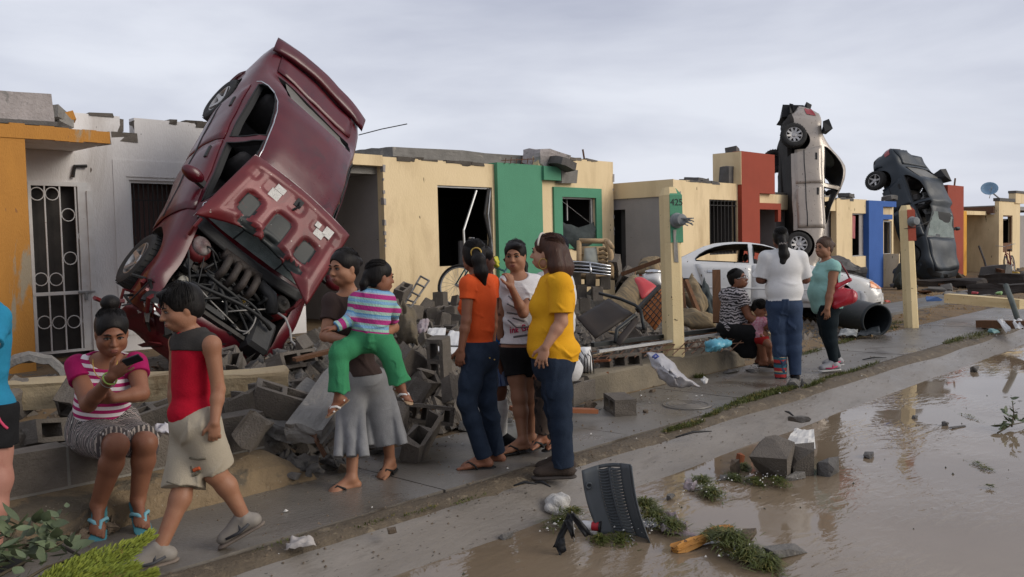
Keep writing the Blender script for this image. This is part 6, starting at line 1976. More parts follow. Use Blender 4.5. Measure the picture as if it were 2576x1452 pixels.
 # ---- toddler beside her
D=10.25
J=JJ(D,H=(1911,776),N=(1909,802),C=(1910,816),W=(1911,832),P=(1912,850),sR=(1922,808,-.06),eR=(1934,826,-.1),wR=(1934,806,-.16),sL=(1898,808,.05),eL=(1900,830),wL=(1915,845,-.1),hR=(1920,853,-.04),hL=(1908,853,.04),kR=(1936,870,-.15),kL=(1928,872,0),aR=(1938,908,-.1),aL=(1930,908,.05))
p=Person('small toddler in a pink patterned top leaning by the seated woman with glasses',G(1920,918),J,SK['brown'],f=d3(.8,-.6),vox=.009,sc=.56,arm=(.045,.04,.036,.03),torso=dict(c=(.165,.13,.16),w=(.165,.13,.15),p=(.165,.13,.12)))
p.body(feet=[('R',d3(.8,-.6)),('L',d3(.8,-.6))],fwd=d3(.75,-.5,-.35),hh=0.185,hands=[(J['wR'],d3(-.2,-.3,1),d3(-.5,.7,0),d3(0,-1,0),dict(curl=.8,size=.09))])
p.shirt(mat('pink_patterned',(.36,.05,.12),(.5,.35,.38),scale=40,rough=.9),sleeve=.6,hem=atd(1912,852,D),off=.012)
p.pants(cloth('red_shorts',(.35,.02,.02)),frac=.7,top=atd(1912,846,D),name='shorts')
hair(J['H'],p.R,p.hh,p.root,vox=.008,low=-.07)
# ---- woman in the white blouse, from behind
D=9.75
J=JJ(D,H=(1963,600,.03),N=(1968,634),C=(1971,672),W=(1973,722),P=(1973,768),sL=(1928,650,.0),eL=(1913,703,.04),wL=(1930,706,.24),sR=(2012,650,.0),eR=(2027,703,.04),wR=(2008,704,.24),hL=(1955,775),hR=(1993,775),kL=(1960,855,.02),kR=(1998,852,.0),aL=(1964,944,.0),aR=(2001,944,-.02))
p=Person('woman in a white blouse and jeans with one striped sock, seen from behind',G(1980,957),J,SK['dark'],f=d3(.05,1),vox=.008,torso=dict(c=(.185,.125,.18),w=(.175,.125,.15),p=(.175,.135,.12)),leg=(.10,.068,.064,.042),arm=(.055,.047,.042,.03),sh=.058)
p.body(cover=.84,fwd=d3(.15,.98,.0),hh=0.213,noface=True)
p.shirt(cloth('white_blouse_cotton',(.64,.63,.62),(.58,.57,.56)),sleeve=.92,soff=.03,hem=atd(1973,757,D),off=.026,neck=(.07,.03),wr=(.008,16),flare=(atd(1973,735,D),np.array([.20,.15,.12])))
p.pants(m_denim2,frac=2.0,top=atd(1973,752,D),off=.012,cuff_r=.064,wr=(.006,24))
hair(J['H'],p.R,p.hh,p.root,style='pony',low=-.085,vox=.008,extra=lambda S,P,s:S.chain([P(-.11,.0,-.01),P(-.13,-.01,-.09),P(-.14,-.02,-.19),P(-.15,.0,-.28),P(-.14,.015,-.35)],[.045*s,.05*s,.062*s,.05*s,.02*s],.02))
Pp=lambda x,y,z:J['H']+p.R@np.array([x,y,z])
for q in range(5):
 blob('hair_clip',Pp(-.165,-.03+.015*q,-.06+.006*(q%2)),(.008,.009,.012),np.eye(3),EYEW,p.root,1)
m_ss=attr_ramp_mat('striped_sock','band',[(0,(.03,.11,.14)),(.22,(.04,.03,.04)),(.34,(.34,.03,.03)),(.56,(.03,.1,.13)),(.70,(.40,.28,.16)),(.78,(.34,.03,.03))],mod=.16)
S=Sdf();a=atd(1962,898,D-.0);S.cone(a,J['aL']-np.array([0,0,.03]),.072,.064,.02,1);S.wr=(.003,40,2)
S.mesh('sock',.008,m_ss,p.root,attr=lambda V:V[:,2]+1.0)
for q in 'LR':
 shoe(p.root,J['a'+q],d3(.1,.98,0),.25,m_blk,m_sole,.008)
 # ---- woman in the pale green top with the red bag
D=10.15
J=JJ(D,H=(2072,624,.0),N=(2084,658),C=(2080,690),W=(2074,728),P=(2080,770),sL=(2098,672,-.15),eL=(2090,737,-.18),wL=(2081,777,-.22),sR=(2078,672,.15),eR=(2072,735,.2),wR=(2070,770,.15),hL=(2084,778,-.08),hR=(2078,778,.09),kL=(2086,838,-.08),kR=(2080,836,.1),aL=(2098,912,-.10),aR=(2106,900,.16))
p=Person('woman in a pale turquoise top and dark trousers carrying a red handbag',G(2085,935),J,SK['tan'],f=d3(-.95,-.15),vox=.008,bust=1.25,belly=1.15,torso=dict(c=(.165,.125,.17),w=(.165,.14,.15),p=(.185,.155,.13)),leg=(.105,.072,.064,.038),arm=(.056,.048,.042,.029),sh=.056)
p.body(cover=.84,fwd=d3(-.88,-.42,.02),hh=0.219,hands=[(J['wL'],d3(0,-.05,-1),d3(.2,.9,0),d3(-.95,0,0),dict(curl=.6,size=.165))])
teal=p
p.shirt(cloth('pale_turquoise_cotton',(.27,.47,.43),(.23,.42,.385)),sleeve=.16,hem=atd(2078,783,D),hem_n=d3(.25,0,-1),off=.015,neck=(.085,.05),name='top')
p.pants(cloth('black_teal_leggings',(.010,.016,.020)),frac=2.0,top=atd(2080,768,D),off=.010,name='trousers',wr=(.003,26))
hair(J['H'],p.R,p.hh,p.root,mat('light_brown_hair',(.07,.032,.016),(.04,.02,.012),scale=50,rough=.5,bump=.5,bscale=90),style='bun',vox=.008,extra=lambda S,P,s:S.ell(P(-.125,0,.035),np.array([.045,.045,.04])*s,None,.015))
m_pk=mat('pink_trainer_stripe',(.45,.03,.10),rough=.6);m_shg=mat('grey_trainer',(.30,.29,.30),(.2,.2,.21),scale=9,rough=.6);m_wso=mat('white_sole',(.5,.49,.47),rough=.7)
for q in 'LR':
 shoe(p.root,J['a'+q],d3(-.97,-.2,-.03),.25,m_shg,m_wso,.007,m_str=m_pk)
 # handbag hanging from her shoulder
D=9.95
bag=thing('handbag','glossy red handbag hanging from the shoulder of the woman in turquoise','handbag',Vector(atd(2122,735,D)))
m_bag=mat('red_leather',(.36,.010,.022),(.30,.008,.02),scale=4,rough=.32,bump=.2,bscale=14,coat=.3)
S=Sdf()
c0=atd(2124,738,D)
R_=fr(d3(.98,.1,.1),d3(-.12,0,1))
S.ell(c0-np.array([0,0,.03]),np.array([.155,.060,.085]),R_,.03);S.cone(atd(2102,768,D),atd(2145,752,D),.045,.045,.05);S.cone(atd(2105,722,D),atd(2136,705,D),.03,.026,.06);S.wr=(.006,24,2)
S.mesh('pouch',.007,m_bag,bag)
tubev('strap',[atd(2108,716,D),atd(2104,690,D),atd(2100,664,D+.02),atd(2094,656,D+.12)],.009,mat('dark_red_leather',(.16,.012,.018),rough=.5),bag)
tubev('strap',[atd(2138,702,D),atd(2128,682,D),atd(2112,660,D+.05),atd(2098,655,D+.14)],.010,MATS['dark_red_leather'],bag)
tubev('zip',[atd(2108,727,D-.06),atd(2126,716,D-.055),atd(2138,710,D-.04)],.004,m_chrome,bag)
# ------------------------------------------------------------------ low walls, posts
def pin(o):
 return o
 # left: cinder blocks on a sloping tan footing
lw=thing('low_wall','low front wall of grey blocks on a rough tan footing, under the seated young woman','wall',(2.0,5.3,0))
xs_=[.62,1.04,1.465,1.885,2.31,2.735,3.15]
mb=MB()
V,F=[],[]
prof=[(5.5,-.02),(4.99,-.03),(5.01,.05),(5.06,.13),(5.17,.185),(5.30,.205),(5.50,.207)]
fx=np.linspace(.2,3.34,60)
for a,x in enumerate(fx):
 tp=max(0,(x-3.12)/.25)
 for b,(y,z)in enumerate(prof):
  n=mnoise.noise(Vector((x*4,b*1.9,0)))*.030+mnoise.noise(Vector((x*11,b*2.9,5)))*.026
  V.append((x,y+(n if 0<b<5 else 0),(z+(n*.7 if b in(2,3,4)else 0))*(1-.75*tp)))
k=len(prof)
F=[(a*k+b,(a+1)*k+b,(a+1)*k+b+1,a*k+b+1)for a in range(59)for b in range(k-1)]+[tuple(range(k)),tuple(59*k+b for b in range(k))[::-1]]
o=mesh('footing',V,F,m_tan,lw);o.location=-lw.location
for a,b in zip(xs_[:-1],xs_[1:]):
 mb=MB().box((a+.006,5.295+rnd.uniform(-.004,.004),.222),(b-.010,5.445,.452+rnd.uniform(-.006,.006)),j=.004)
 hb(mb,'block',m_block,lw)
hb(MB().box((.6,5.302,.206),(3.14,5.44,.446)),'mortar',m_mort,lw)
# right: concrete kerb wall
V,F=[],[]
x0,x1=ony(1482,970,5.36)[0],9.75
n=50
for a in range(n+1):
 x=x0+(x1-x0)*a/n
 zt_=.245+.02*mnoise.noise(Vector((x*2,0,3)))-.11*max(0,(x-9.0)/.75)**2
 for b,(y,z)in enumerate(((5.62,-.05),(5.62,zt_),(5.50,zt_+.004),(5.385,zt_),(5.36,zt_-.02),(5.35,.08),(5.33,-.05))):
  V.append((x,y+.012*mnoise.noise(Vector((x*3,b,9))),z))
F=[(a*7+b,a*7+b+1,(a+1)*7+b+1,(a+1)*7+b)for a in range(n)for b in range(6)]+[tuple(range(7))[::-1],tuple(n*7+b for b in range(7))]
m_kw=mat('stained_kerb_wall',(.20,.165,.115),(.135,.115,.085),scale=3,rough=.85,bump=.6,bscale=34,c3=(.10,.09,.075),s3=2.5,t3=.56,w3=.2)
tag(mesh('low_wall',V,F,m_kw),'low stained concrete front wall behind the tall meter post with number 425','wall')
V,F=[],[]
def post(name,label,base,px_top,wide,cap_m,num=None,turn=.5):
 b=Vector(onz(*base,-.05));D=(b-Vector(CC)).dot(Vector(CFW))
 top=Vector(atd(*px_top,D))
 r=thing(name,label,'meter post',b)
 ax=(top-b);L=ax.length;ax.normalize()
 R=basis(Vector((0,0,1)),ax)if False else None
 xd=Vector((math.cos(turn),-math.sin(turn),0));xd=(xd-ax*xd.dot(ax)).normalized();yd=ax.cross(xd)
 R=Matrix(((xd.x,yd.x,ax.x),(xd.y,yd.y,ax.y),(xd.z,yd.z,ax.z)))
 h,c=wide/2,.05
 def ring(z,s=1.0,c=c):
  return[(x*s,y*s,z)for x,y in((-h+c,-h),(h-c,-h),(h,-h+c),(h,h-c),(h-c,h),(-h+c,h),(-h,h-c),(-h,-h+c))]
 def seg(zs,m,nm,s0=1.0,par=r):
  V,F=[],[]
  for z,s in zs:
   V+=ring(z,s)
  for a in range(len(zs)-1):
   for q in range(8):
    F.append((a*8+q,a*8+(q+1)%8,(a+1)*8+(q+1)%8,(a+1)*8+q))
  F.append(tuple(range(8))[::-1]);F.append(tuple((len(zs)-1)*8+q for q in range(8)))
  return mesh(nm,V,F,m,par)
 r.rotation_euler=R.to_euler()
 zc=L*.715
 seg([(0,1.06),(zc,1.0)],m_post,'shaft')
 seg([(zc+.001,1.0),(L-.09,1.0),(L,.62)],m_post,'head')
 # coloured face panel on the street side
 pv=[(-h+.045,-h-.004,zc),(h-.006,-h-.004,zc),(h-.006,-h-.004,L-.10),(h-.05,-h-.004+.05,L-.012),(-h+.08,-h+.046,L-.012),(-h+.045,-h-.004,L-.1)]
 mb=MB().box((-h+.048,-h-.006,zc),(h-.002,-h+.02,L-.095)).box((h-.03,-h+.01,zc),(h+.006,h-.05,L-.095))
 mb.prism([(-h+.048,-h-.006,L-.0949),(h-.002,-h-.006,L-.0949),(h-.06,-h+.055,L+.003),(-h+.1,-h+.055,L+.003)],(0,.05,0))
 mb.build('painted_face',cap_m,r)
 # round meter
 mz=L-(.38 if num else.28)
 M=Matrix.Translation((.02,-h-.008,mz))@Matrix.Rotation(math.pi/2,4,'X')@Matrix.Diagonal((.85,.85,1,1))
 me_=MB().lathe([(.098,0),(.102,.02),(.090,.035),(.080,.04),(.078,.12),(.070,.135),(.001,.14)],24,M)
 o=me_.build('meter',m_meter,r,True);smooth_by_angle(o,30)
 if num:
  MB().box((-.02,-h-.012,zc-.22),(.03,-h-.001,mz-.1),j=.008).build('stain',m_conc,r)
  er2=random.Random(2)
  mb=MB()
  for q in range(9):
   p=Vector((.03+er2 .uniform(-.03,.03),-h-.14,mz+er2 .uniform(-.035,.02)))
   mb.bar(p,p+Vector((er2 .uniform(.0,.14),-er2 .uniform(.02,.09),er2 .uniform(-.06,.0))),.022,.012)
  mb.build('broken_socket',m_meter,r)
  cu=bpy.data.curves.new('number','FONT');cu.body=num;cu.size=.105;cu.align_x='CENTER';cu.extrude=.001
  to=bpy.data.objects.new('number',cu);COL.objects.link(to)
  dg=bpy.context.evaluated_depsgraph_get();me=bpy.data.meshes.new_from_object(to.evaluated_get(dg));bpy.data.objects.remove(to)
  me.materials.clear();me.materials.append(m_trim)
  nb=bpy.data.objects.new('number',me);COL.objects.link(nb);nb.parent=r
  nb.location=(.03,-h-.0085,L-.21);nb.rotation_euler=(math.pi/2,0,0)
 else:
  MB().tube([(-h-.02,-h,zc+.2),(h+.02,-h-.02,zc+.22),(h+.4,-h+.2,zc+.32)],.006,5).build('wire',m_iron,r)
 return r
m_post=mat('cream_post',(.70,.56,.32),(.62,.48,.26),scale=2.5,rough=.85,bump=.3,bscale=50,c3=(.45,.33,.17),s3=2.2,t3=.62,w3=.15,c4=(.10,.07,.04),s4=22,t4=.70)
m_meter=mat('grey_meter',(.22,.23,.235),(.17,.18,.18),scale=6,rough=.5,c4=(.1,.1,.1),s4=30,t4=.7)
post('meter_post','tall cream meter post with a green face and number 425, beside the white plastic bag',(1697,962),(1683,472),.205,m_green,'425')
post('meter_post','cream meter post with a brick red face, in front of the upended dark car',(2293,832),(2278,517),.195,m_red,None,.6)
# ------------------------------------------------------------------ rubble
BX,BY,BH=[-.20,-.165,-.018,.018,.165,.20],[-.075,-.045,.045,.075],.2
def block_mesh(keep,seed,jit=.004):
 r=random.Random(seed)
 cells={c for c in((i,j)for i in range(5)for j in range(3))if not(c[0]in(1,3)and c[1]==1)and keep(*c)}
 vid,V,F={},[],[]
 cutz={}
 def v(i,j,k):
  if(i,j,k)not in vid:
   vid[(i,j,k)]=len(V)
   V.append((BX[i]+r.uniform(-jit,jit),BY[j]+r.uniform(-jit,jit),(k-.5)*BH+r.uniform(-jit,jit)))
  return vid[(i,j,k)]
 for(i,j)in cells:
  F.append((v(i,j,1),v(i+1,j,1),v(i+1,j+1,1),v(i,j+1,1)))
  F.append((v(i,j+1,0),v(i+1,j+1,0),v(i+1,j,0),v(i,j,0)))
  if(i,j-1)not in cells:F.append((v(i,j,0),v(i+1,j,0),v(i+1,j,1),v(i,j,1)))
  if(i,j+1)not in cells:F.append((v(i+1,j+1,0),v(i,j+1,0),v(i,j+1,1),v(i+1,j+1,1)))
  if(i-1,j)not in cells:F.append((v(i,j+1,0),v(i,j,0),v(i,j,1),v(i,j+1,1)))
  if(i+1,j)not in cells:F.append((v(i+1,j,0),v(i+1,j+1,0),v(i+1,j+1,1),v(i+1,j,1)))
 me=bpy.data.meshes.new('cinder_block');me.from_pydata(V,[],F);me.materials.append(m_block)
 return me
WHOLE=[block_mesh(lambda i,j:True,s)for s in(1,2)]
BROKEN=[block_mesh(lambda i,j:i<4,3,.012),block_mesh(lambda i,j:not(i>2 and j==2),4,.014),block_mesh(lambda i,j:i<3,5,.016),block_mesh(lambda i,j:not(j==2 and 0<i),6,.014),block_mesh(lambda i,j:i<3 and not(i>0 and j==0),7,.018)]
def chunk_mesh(seed,sx,sy,sz,j,m,sub=2):
 bm=bmesh.new()
 if sub<5:
  r=random.Random(seed*13+1)
  for _ in range(17):
   q=[r.uniform(-.5,.5)for _ in range(3)];k=r.randrange(3);q[k]=math.copysign(.5-.10*r.random(),q[k])
   bm.verts.new((q[0]*sx,q[1]*sy,q[2]*sz))
  g=bmesh.ops.convex_hull(bm,input=bm.verts)
  bmesh.ops.delete(bm,geom=[v for v in bm.verts if not v.link_faces],context='VERTS')
  me=bpy.data.meshes.new('rubble_piece');bm.to_mesh(me);bm.free();me.materials.append(m)
  return me
 bmesh.ops.create_cube(bm,size=1.0)
 bmesh.ops.subdivide_edges(bm,edges=bm.edges,cuts=sub,use_grid_fill=True)
 for v in bm.verts:
  p=v.co*2.2+Vector((seed*5.1,seed*2.3,seed*1.9))
  v.co=Vector((v.co.x*sx,v.co.y*sy,v.co.z*sz))+Vector((mnoise.noise(p),mnoise.noise(p+Vector((9,0,0))),mnoise.noise(p+Vector((0,9,0)))))*j
 me=bpy.data.meshes.new('rubble_piece');bm.to_mesh(me);bm.free();me.materials.append(m)
 return me
m_lump=mat('rubble_grey',(.16,.148,.134),(.10,.094,.088),scale=9,rough=.92,bump=.9,bscale=45,c3=(.22,.20,.175),s3=7,t3=.6,vary=.25)
m_brownl=mat('rubble_brown',(.155,.115,.078),(.10,.076,.055),scale=9,rough=.95,bump=.9,bscale=45,vary=.2)
LUMP=[chunk_mesh(s,.26,.18,.09,.09,m_lump)for s in range(4)]+[chunk_mesh(9+s,.16,.14,.10,.09,m_lump)for s in range(4)]+[chunk_mesh(20,.17,.15,.1,.09,m_brownl)]
LANDMARKS=[('the seated young woman',270,1050),('the walking boy',500,1180),('the torn front of the red car',560,860),('the woman in brown',900,1010),('the carried child',990,850),('the girl in orange',1190,980),('the bicycle',1150,740),('the woman in yellow',1400,900),('the meter post numbered 425',1690,800),('the white plastic bag',1690,930),('the seated woman in glasses',1860,800),('the rattan chair frame',1495,650),('the striped cushion',1590,750),('the cream beam ends',650,960),('the fallen concrete slab',800,1030),('the end of the low block wall',680,1180),('the dark car',2340,690),('the far red post',2290,800),('the grey louvred panel',1550,1260),('the water',1900,1250),('the far house',2500,690),('the left foot of the woman in brown',850,1225),('the rear foot of the boy',640,1270),('the wall corner',640,1140),('the hand truck',1040,740),('the white boards',1110,860)]
PIECES=[]
def piece(me,pos,rot,sc=1.0,kind='cinder block',desc='',label=None,name=None):
 o=bpy.data.objects.new(name or me.name.split('.')[0],me);COL.objects.link(o)
 o.location=Vector(pos);o.rotation_euler=rot;o.scale=(sc,sc,sc)if not isinstance(sc,tuple)else sc
 o['category']=kind
 if label:
  o['label']=label
 else:
  PIECES.append((o,kind,desc))
 return o
def pix(p):
 q=np.array(p)-CC;w=q@CFW
 return CX+FPX*(q@CR)/w,CY-FPX*(q@CU)/w
dg_=math.radians
def yardh(x,y):
 return yard_z(x,y)+mound_h(x,y)
MOUNDS=[(4.0,6.6,.9,.8,.28),(5.3,6.9,1.2,.9,.34),(6.5,7.5,1.2,1.2,.22),(2.2,6.2,1.0,.5,.16),(8.6,8.6,1.2,1.4,.25),(11.0,8.0,1.3,1.0,.2),(9.0,10.2,1.6,.8,.22),(13.0,10.6,1.2,.6,.4),(5.2,8.6,1.3,1.2,.2),(12.6,8.0,.8,.8,.25)]
def mound_h(x,y):
 return sum(h*math.exp(-((x-a)/sx)**2-((y-b)/sy)**2)for a,b,sx,sy,h in MOUNDS)*max(0.0,min(1.0,(y-5.35)*3))
 # the heaps of fine rubble under the pieces
gx,gy=np.arange(.3,15,.09),np.arange(5.47,11.1,.09)
V=[(x,y,yardh(x,y)-.02+.035*mnoise.noise(Vector((x*3,y*3,0)))+.03*mnoise.noise(Vector((x*9,y*9,4))))for x in gx for y in gy]
k=len(gy)
F=[(a*k+b,(a+1)*k+b,(a+1)*k+b+1,a*k+b+1)for a in range(len(gx)-1)for b in range(k-1)]
m_heap=mat('rubble_soil',(.125,.105,.082),(.075,.066,.056),scale=6,rough=.95,bump=1.0,bscale=30,c3=(.16,.15,.135),s3=9,t3=.57,c4=(.27,.24,.19),s4=48,t4=.69)
struct(mesh('rubble_soil',V,F,m_heap),'stuff')
# explicit blocks: pixel, distance, rotation in degrees, mesh
E_=[(135,1085,5.75,(78,8,20),WHOLE[0],'hollow grey block tilted on edge left of the seated young woman, holes showing'),(192,1020,6.0,(20,40,60),BROKEN[0],'dark broken block leaning behind the shoulder of the seated young woman'),(392,1058,5.9,(8,-14,-12),WHOLE[1],'flat grey block lying behind the left elbow of the seated young woman'),(448,1045,6.1,(30,20,80),BROKEN[1],'broken block half hidden behind the walking boy'),(60,1030,6.1,(10,60,30),BROKEN[2],'broken block piece between the edge person and the tilted hollow block'),(705,1012,6.35,(20,22,-28),WHOLE[0],'large grey block tilted under the cream beam end, left of the fallen slab'),(600,1020,6.2,(6,-10,16),BROKEN[3],'broken block right of the walking boy, under the cream beam'),(640,1080,5.75,(40,10,50),BROKEN[2],'small broken block on top of the low wall end'),(735,910,7.6,(70,0,10),WHOLE[1],'hollow pale block with a dark hole beside the red car headlight'),(1072,1042,6.85,(82,10,-30),WHOLE[1],'hollow block with two square holes facing the street, right of the grey culottes'),(1060,1098,6.45,(25,-25,20),BROKEN[1],'slanted broken block at the pavement edge right of the grey culottes'),(1040,1005,7.2,(35,30,60),BROKEN[0],'broken block leaning behind the hanging right foot of the carried child'),(1105,905,7.9,(4,86,30),WHOLE[0],'grey block standing on end below the white boards'),(1040,915,8.0,(25,30,10),BROKEN[3],'tilted broken block below and left of the white boards'),(1130,985,7.3,(10,20,75),BROKEN[4],'broken block half behind the girl in orange, at knee height'),(1085,965,7.5,(50,10,0),BROKEN[2],'small broken block in the middle of the heap right of the woman in brown'),(1000,1075,6.7,(15,45,40),BROKEN[2],'dark broken block right beside the grey culottes'),(1012,738,12.4,(20,-12,30),WHOLE[0],'topmost block of the stack behind the hand truck, tilted'),(1035,785,12.0,(5,8,20),WHOLE[1],'block in the stack partly covered by the hand truck'),(985,770,12.2,(0,5,15),WHOLE[0],'leftmost block of the stack behind the hand truck'),(1108,752,12.8,(0,3,38),WHOLE[0],'upper block of the pile below the cream window, left of the bicycle wheel'),(1092,790,12.4,(0,0,40),WHOLE[1],'middle block of the pile left of the bicycle wheel'),(1138,788,12.3,(0,0,36),WHOLE[0],'block under the bicycle wheel in the pile'),(1107,812,11.6,(15,10,70),BROKEN[2],'small light block piece at the front of the pile by the bicycle'),(1060,822,11.8,(4,5,20),WHOLE[1],'lower block of the pile between hand truck and bicycle'),(1140,826,11.8,(2,5,44),WHOLE[0],'lowest block of the pile under the bicycle wheel'),(1448,700,14.0,(0,0,43),WHOLE[0],'top block of the stack right of the woman in yellow, leftmost'),(1484,704,14.0,(0,0,43),WHOLE[1],'top block of the stack just below the car grille'),(1522,712,13.8,(0,4,40),WHOLE[0],'top right block of the stack below the rattan frame'),(1462,733,13.8,(0,0,43),WHOLE[1],'second row block of the stack right of the woman in yellow'),(1502,738,13.6,(0,0,43),WHOLE[0],'second row block in the middle of the stack below the rattan frame'),(1470,765,13.5,(0,0,43),WHOLE[0],'lower block of the stack above the dark desk panel'),(1548,672,14.2,(10,50,30),WHOLE[1],'tilted block leaning against the right leg of the rattan frame'),(1572,700,13.8,(30,30,60),BROKEN[0],'broken block below the tilted one, right of the rattan frame'),(1562,908,9.3,(86,0,-20),WHOLE[0],'grey block standing on edge on the low concrete wall'),(1582,1012,7.9,(0,0,-62),WHOLE[1],'single hollow block on the pavement below the low concrete wall'),(1455,985,8.3,(0,0,5),BROKEN[0],'dark block at the broken end of the low concrete wall'),(1592,852,10.6,(60,10,30),WHOLE[0],'grey block lying behind the bent chair frame'),]
for x,y,D,r,me,lb in E_:
 hole=lb.startswith('single')
 piece(me,atd(x,y,D),tuple(dg_(v)for v in r),1.0,'cinder block',label=lb)
bpy.data.objects[-1]if False else None
# the single hollow block lies with its cells towards the viewer
for o in bpy.data.objects:
 if o.get('label','').startswith('single hollow block'):
  o.rotation_euler=basis((0,0,1),tuple(d3(.75,-.2,0))).to_euler();o.rotation_euler=(Matrix.Rotation(dg_(52),3,'Z')@Matrix.Rotation(dg_(90),3,'X')).to_euler();o.location=Vector(onz(1582,1040,0))+Vector((0,0.1,.075))
sr=random.Random(21)
def scatter(n,X,Y,meshes,kind,sc=(.7,1.1),tilt=40,zoff=.03,desc=''):
 k=0
 while k<n:
  x,y=sr.uniform(*X),sr.uniform(*Y)
  px,py=pix((x,y,yardh(x,y)))
  if not(-40<px<2620 and py<1480):
   k+=1;continue
  z=yardh(x,y)
  piece(sr.choice(meshes),(x,y,z+zoff),(dg_(sr.uniform(-tilt,tilt)),dg_(sr.uniform(-tilt,tilt)),sr.uniform(0,6.28)),sr.uniform(*sc),kind,desc)
  k+=1
scatter(30,(3.5,6.6),(5.7,8.2),BROKEN+WHOLE[:1],'cinder block',tilt=55,zoff=.08)
scatter(12,(.8,3.3),(5.6,6.6),BROKEN+WHOLE,'cinder block',tilt=45,zoff=.06)
scatter(18,(6.4,9.5),(6.6,10.8),BROKEN+WHOLE,'cinder block',tilt=35,zoff=.08)
scatter(12,(9.0,13.6),(6.6,10.2),BROKEN+WHOLE,'cinder block',tilt=35,zoff=.08)
scatter(95,(3.2,7.2),(5.45,8.2),LUMP,'rubble',sc=(.45,1.15),tilt=50)
scatter(14,(4.4,6.8),(5.5,6.9),LUMP[4:],'rubble',sc=(.4,.9),tilt=60)
scatter(16,(4.3,6.6),(5.5,6.9),BROKEN,'cinder block',sc=(.5,.8),tilt=60,zoff=.09)
scatter(25,(.7,3.3),(5.5,6.8),LUMP,'rubble',sc=(.4,1.0))
scatter(45,(7.0,13.5),(5.8,10.6),LUMP,'rubble',sc=(.5,1.2))
for q in range(46):
 x,y=sr.uniform(3.4,13),sr.uniform(5.6,9.4);L=sr.uniform(.12,.5);a=sr.uniform(0,6.28);z=yardh(x,y)+.06
 m_=MB().bar((-L/2,0,0),(L/2,0,sr.uniform(-.1,.15)),sr.uniform(.015,.05),.015)
 o=m_.build('splinter',sr.choice((m_wood,m_wood,m_iron,m_woodl)));o.location=(x,y,z);o.rotation_euler=(0,0,a);o['category']='splinter'
 PIECES.append((o,'splinter',''))
scatter(25,(24,40),(7.6,9.4),LUMP,'rubble',sc=(.8,2.2))
# spill onto the pavement at the end of the low wall
for q in range(44):
 x=sr.gauss(3.42,.20);y=sr.gauss(5.22,.17)
 piece(sr.choice(LUMP[4:]),(x,y,.03+.05*max(0,1-abs(x-3.35)*3)),(sr.uniform(-.7,.7),sr.uniform(-.7,.7),sr.uniform(0,6)),sr.uniform(.25,.75),'rubble','on the pavement')
for q in range(10):
 x=sr.uniform(4.0,6.4);y=sr.uniform(5.2,5.5)
 piece(sr.choice(LUMP),(x,y,.03),(sr.uniform(-.4,.4),sr.uniform(-.4,.4),sr.uniform(0,6)),sr.uniform(.3,.8),'rubble','at the pavement edge')
ORD=['nearest','second nearest','third nearest','fourth nearest','fifth nearest','sixth nearest','seventh nearest','eighth nearest','ninth nearest','tenth nearest','eleventh nearest','twelfth nearest']
def name_pieces():
 """Give every loose piece a description by what it lies beside; those nothing tells apart share one."""
 bins={}
 for o,kind,desc in PIECES:
  px,py=pix(o.location)
  nm,lx,ly=min(LANDMARKS,key=lambda L:(L[1]-px)**2+(L[2]-py)**2)
  dx,dy=px-lx,py-ly
  side=('right of' if dx>0 else 'left of')if abs(dx)>abs(dy)else('below' if dy>0 else 'above')
  bins.setdefault((kind,nm,side),[]).append((dx*dx+dy*dy,o))
 for(kind,nm,side),L in bins.items():
  L.sort(key=lambda t:t[0])
  for i,(d,o)in enumerate(L):
   base={'cinder block':'broken grey block','splinter':'thin splinter'}.get(kind,'grey rubble lump')
   o['group']={'cinder block':'loose blocks ','splinter':'splinters '}.get(kind,'rubble lumps ')+f'{side} {nm}'
   if i<len(ORD):
    o['label']=f'{base} {side} {nm}, {ORD[i]}'
   else:
    o['label']=f'{base} {side} {nm}, further off'
    # fine crumbs on yard, pavement and kerb: nobody could count them
def crumbs(name,n,region,size,m,seed):
 r=random.Random(seed);V,F=[],[]
 for _ in range(n):
  x,y,z=region(r);s=size*r.uniform(.35,1.3)
  b=len(V)
  a0=r.uniform(0,6.28)
  for q in range(4):
   a=a0+q*1.57+r.uniform(-.3,.3);V.append((x+s*math.cos(a)*r.uniform(.7,1.2),y+s*math.sin(a)*r.uniform(.5,1.0),z-s*.25))
  V.append((x+r.uniform(-.3,.3)*s,y+r.uniform(-.3,.3)*s,z+s*r.uniform(.4,.8)))
  F+=[(b,b+1,b+4),(b+1,b+2,b+4),(b+2,b+3,b+4),(b+3,b,b+4)]
 return struct(mesh(name,V,F,m),'stuff')
def reg_yard(r):
 x,y=r.uniform(.5,15),5.45+abs(r.gauss(0,1.9))
 return x,y,yardh(x,y)
crumbs('rubble_crumbs',5200,reg_yard,.032,m_lump,3)
crumbs('rubble_chips',1500,lambda r:(lambda x,y:(x,y,yardh(x,y)+.02))(r.gauss(5.4,1.4),5.40+abs(r.gauss(0,1.4))),.065,m_lump,13)
crumbs('block_shards',1100,lambda r:(lambda x,y:(x,y,yardh(x,y)+.03))(r.gauss(5.3,1.2),5.42+abs(r.gauss(0,1.1))),.105,m_block,23)
crumbs('block_shards',900,lambda r:(lambda x,y:(x,y,yardh(x,y)+.03))(r.gauss(10,2.2),5.6+abs(r.gauss(0,2.4))),.09,m_block,24)
crumbs('rubble_dust',900,lambda r:(lambda x,y:(x,y,yardh(x,y)+.02))(r.gauss(5.2,1.6),5.42+abs(r.gauss(0,1.6))),.05,m_brownl,14)
crumbs('gravel',2600,lambda r:(lambda x,y:(x,y,yard_z(x,y)+.01))(r.uniform(9.3,40),r.uniform(5.3,8.5)),.03,mat('tan_gravel',(.32,.20,.085),(.17,.115,.06),scale=20,rough=.95,vary=.2),4)
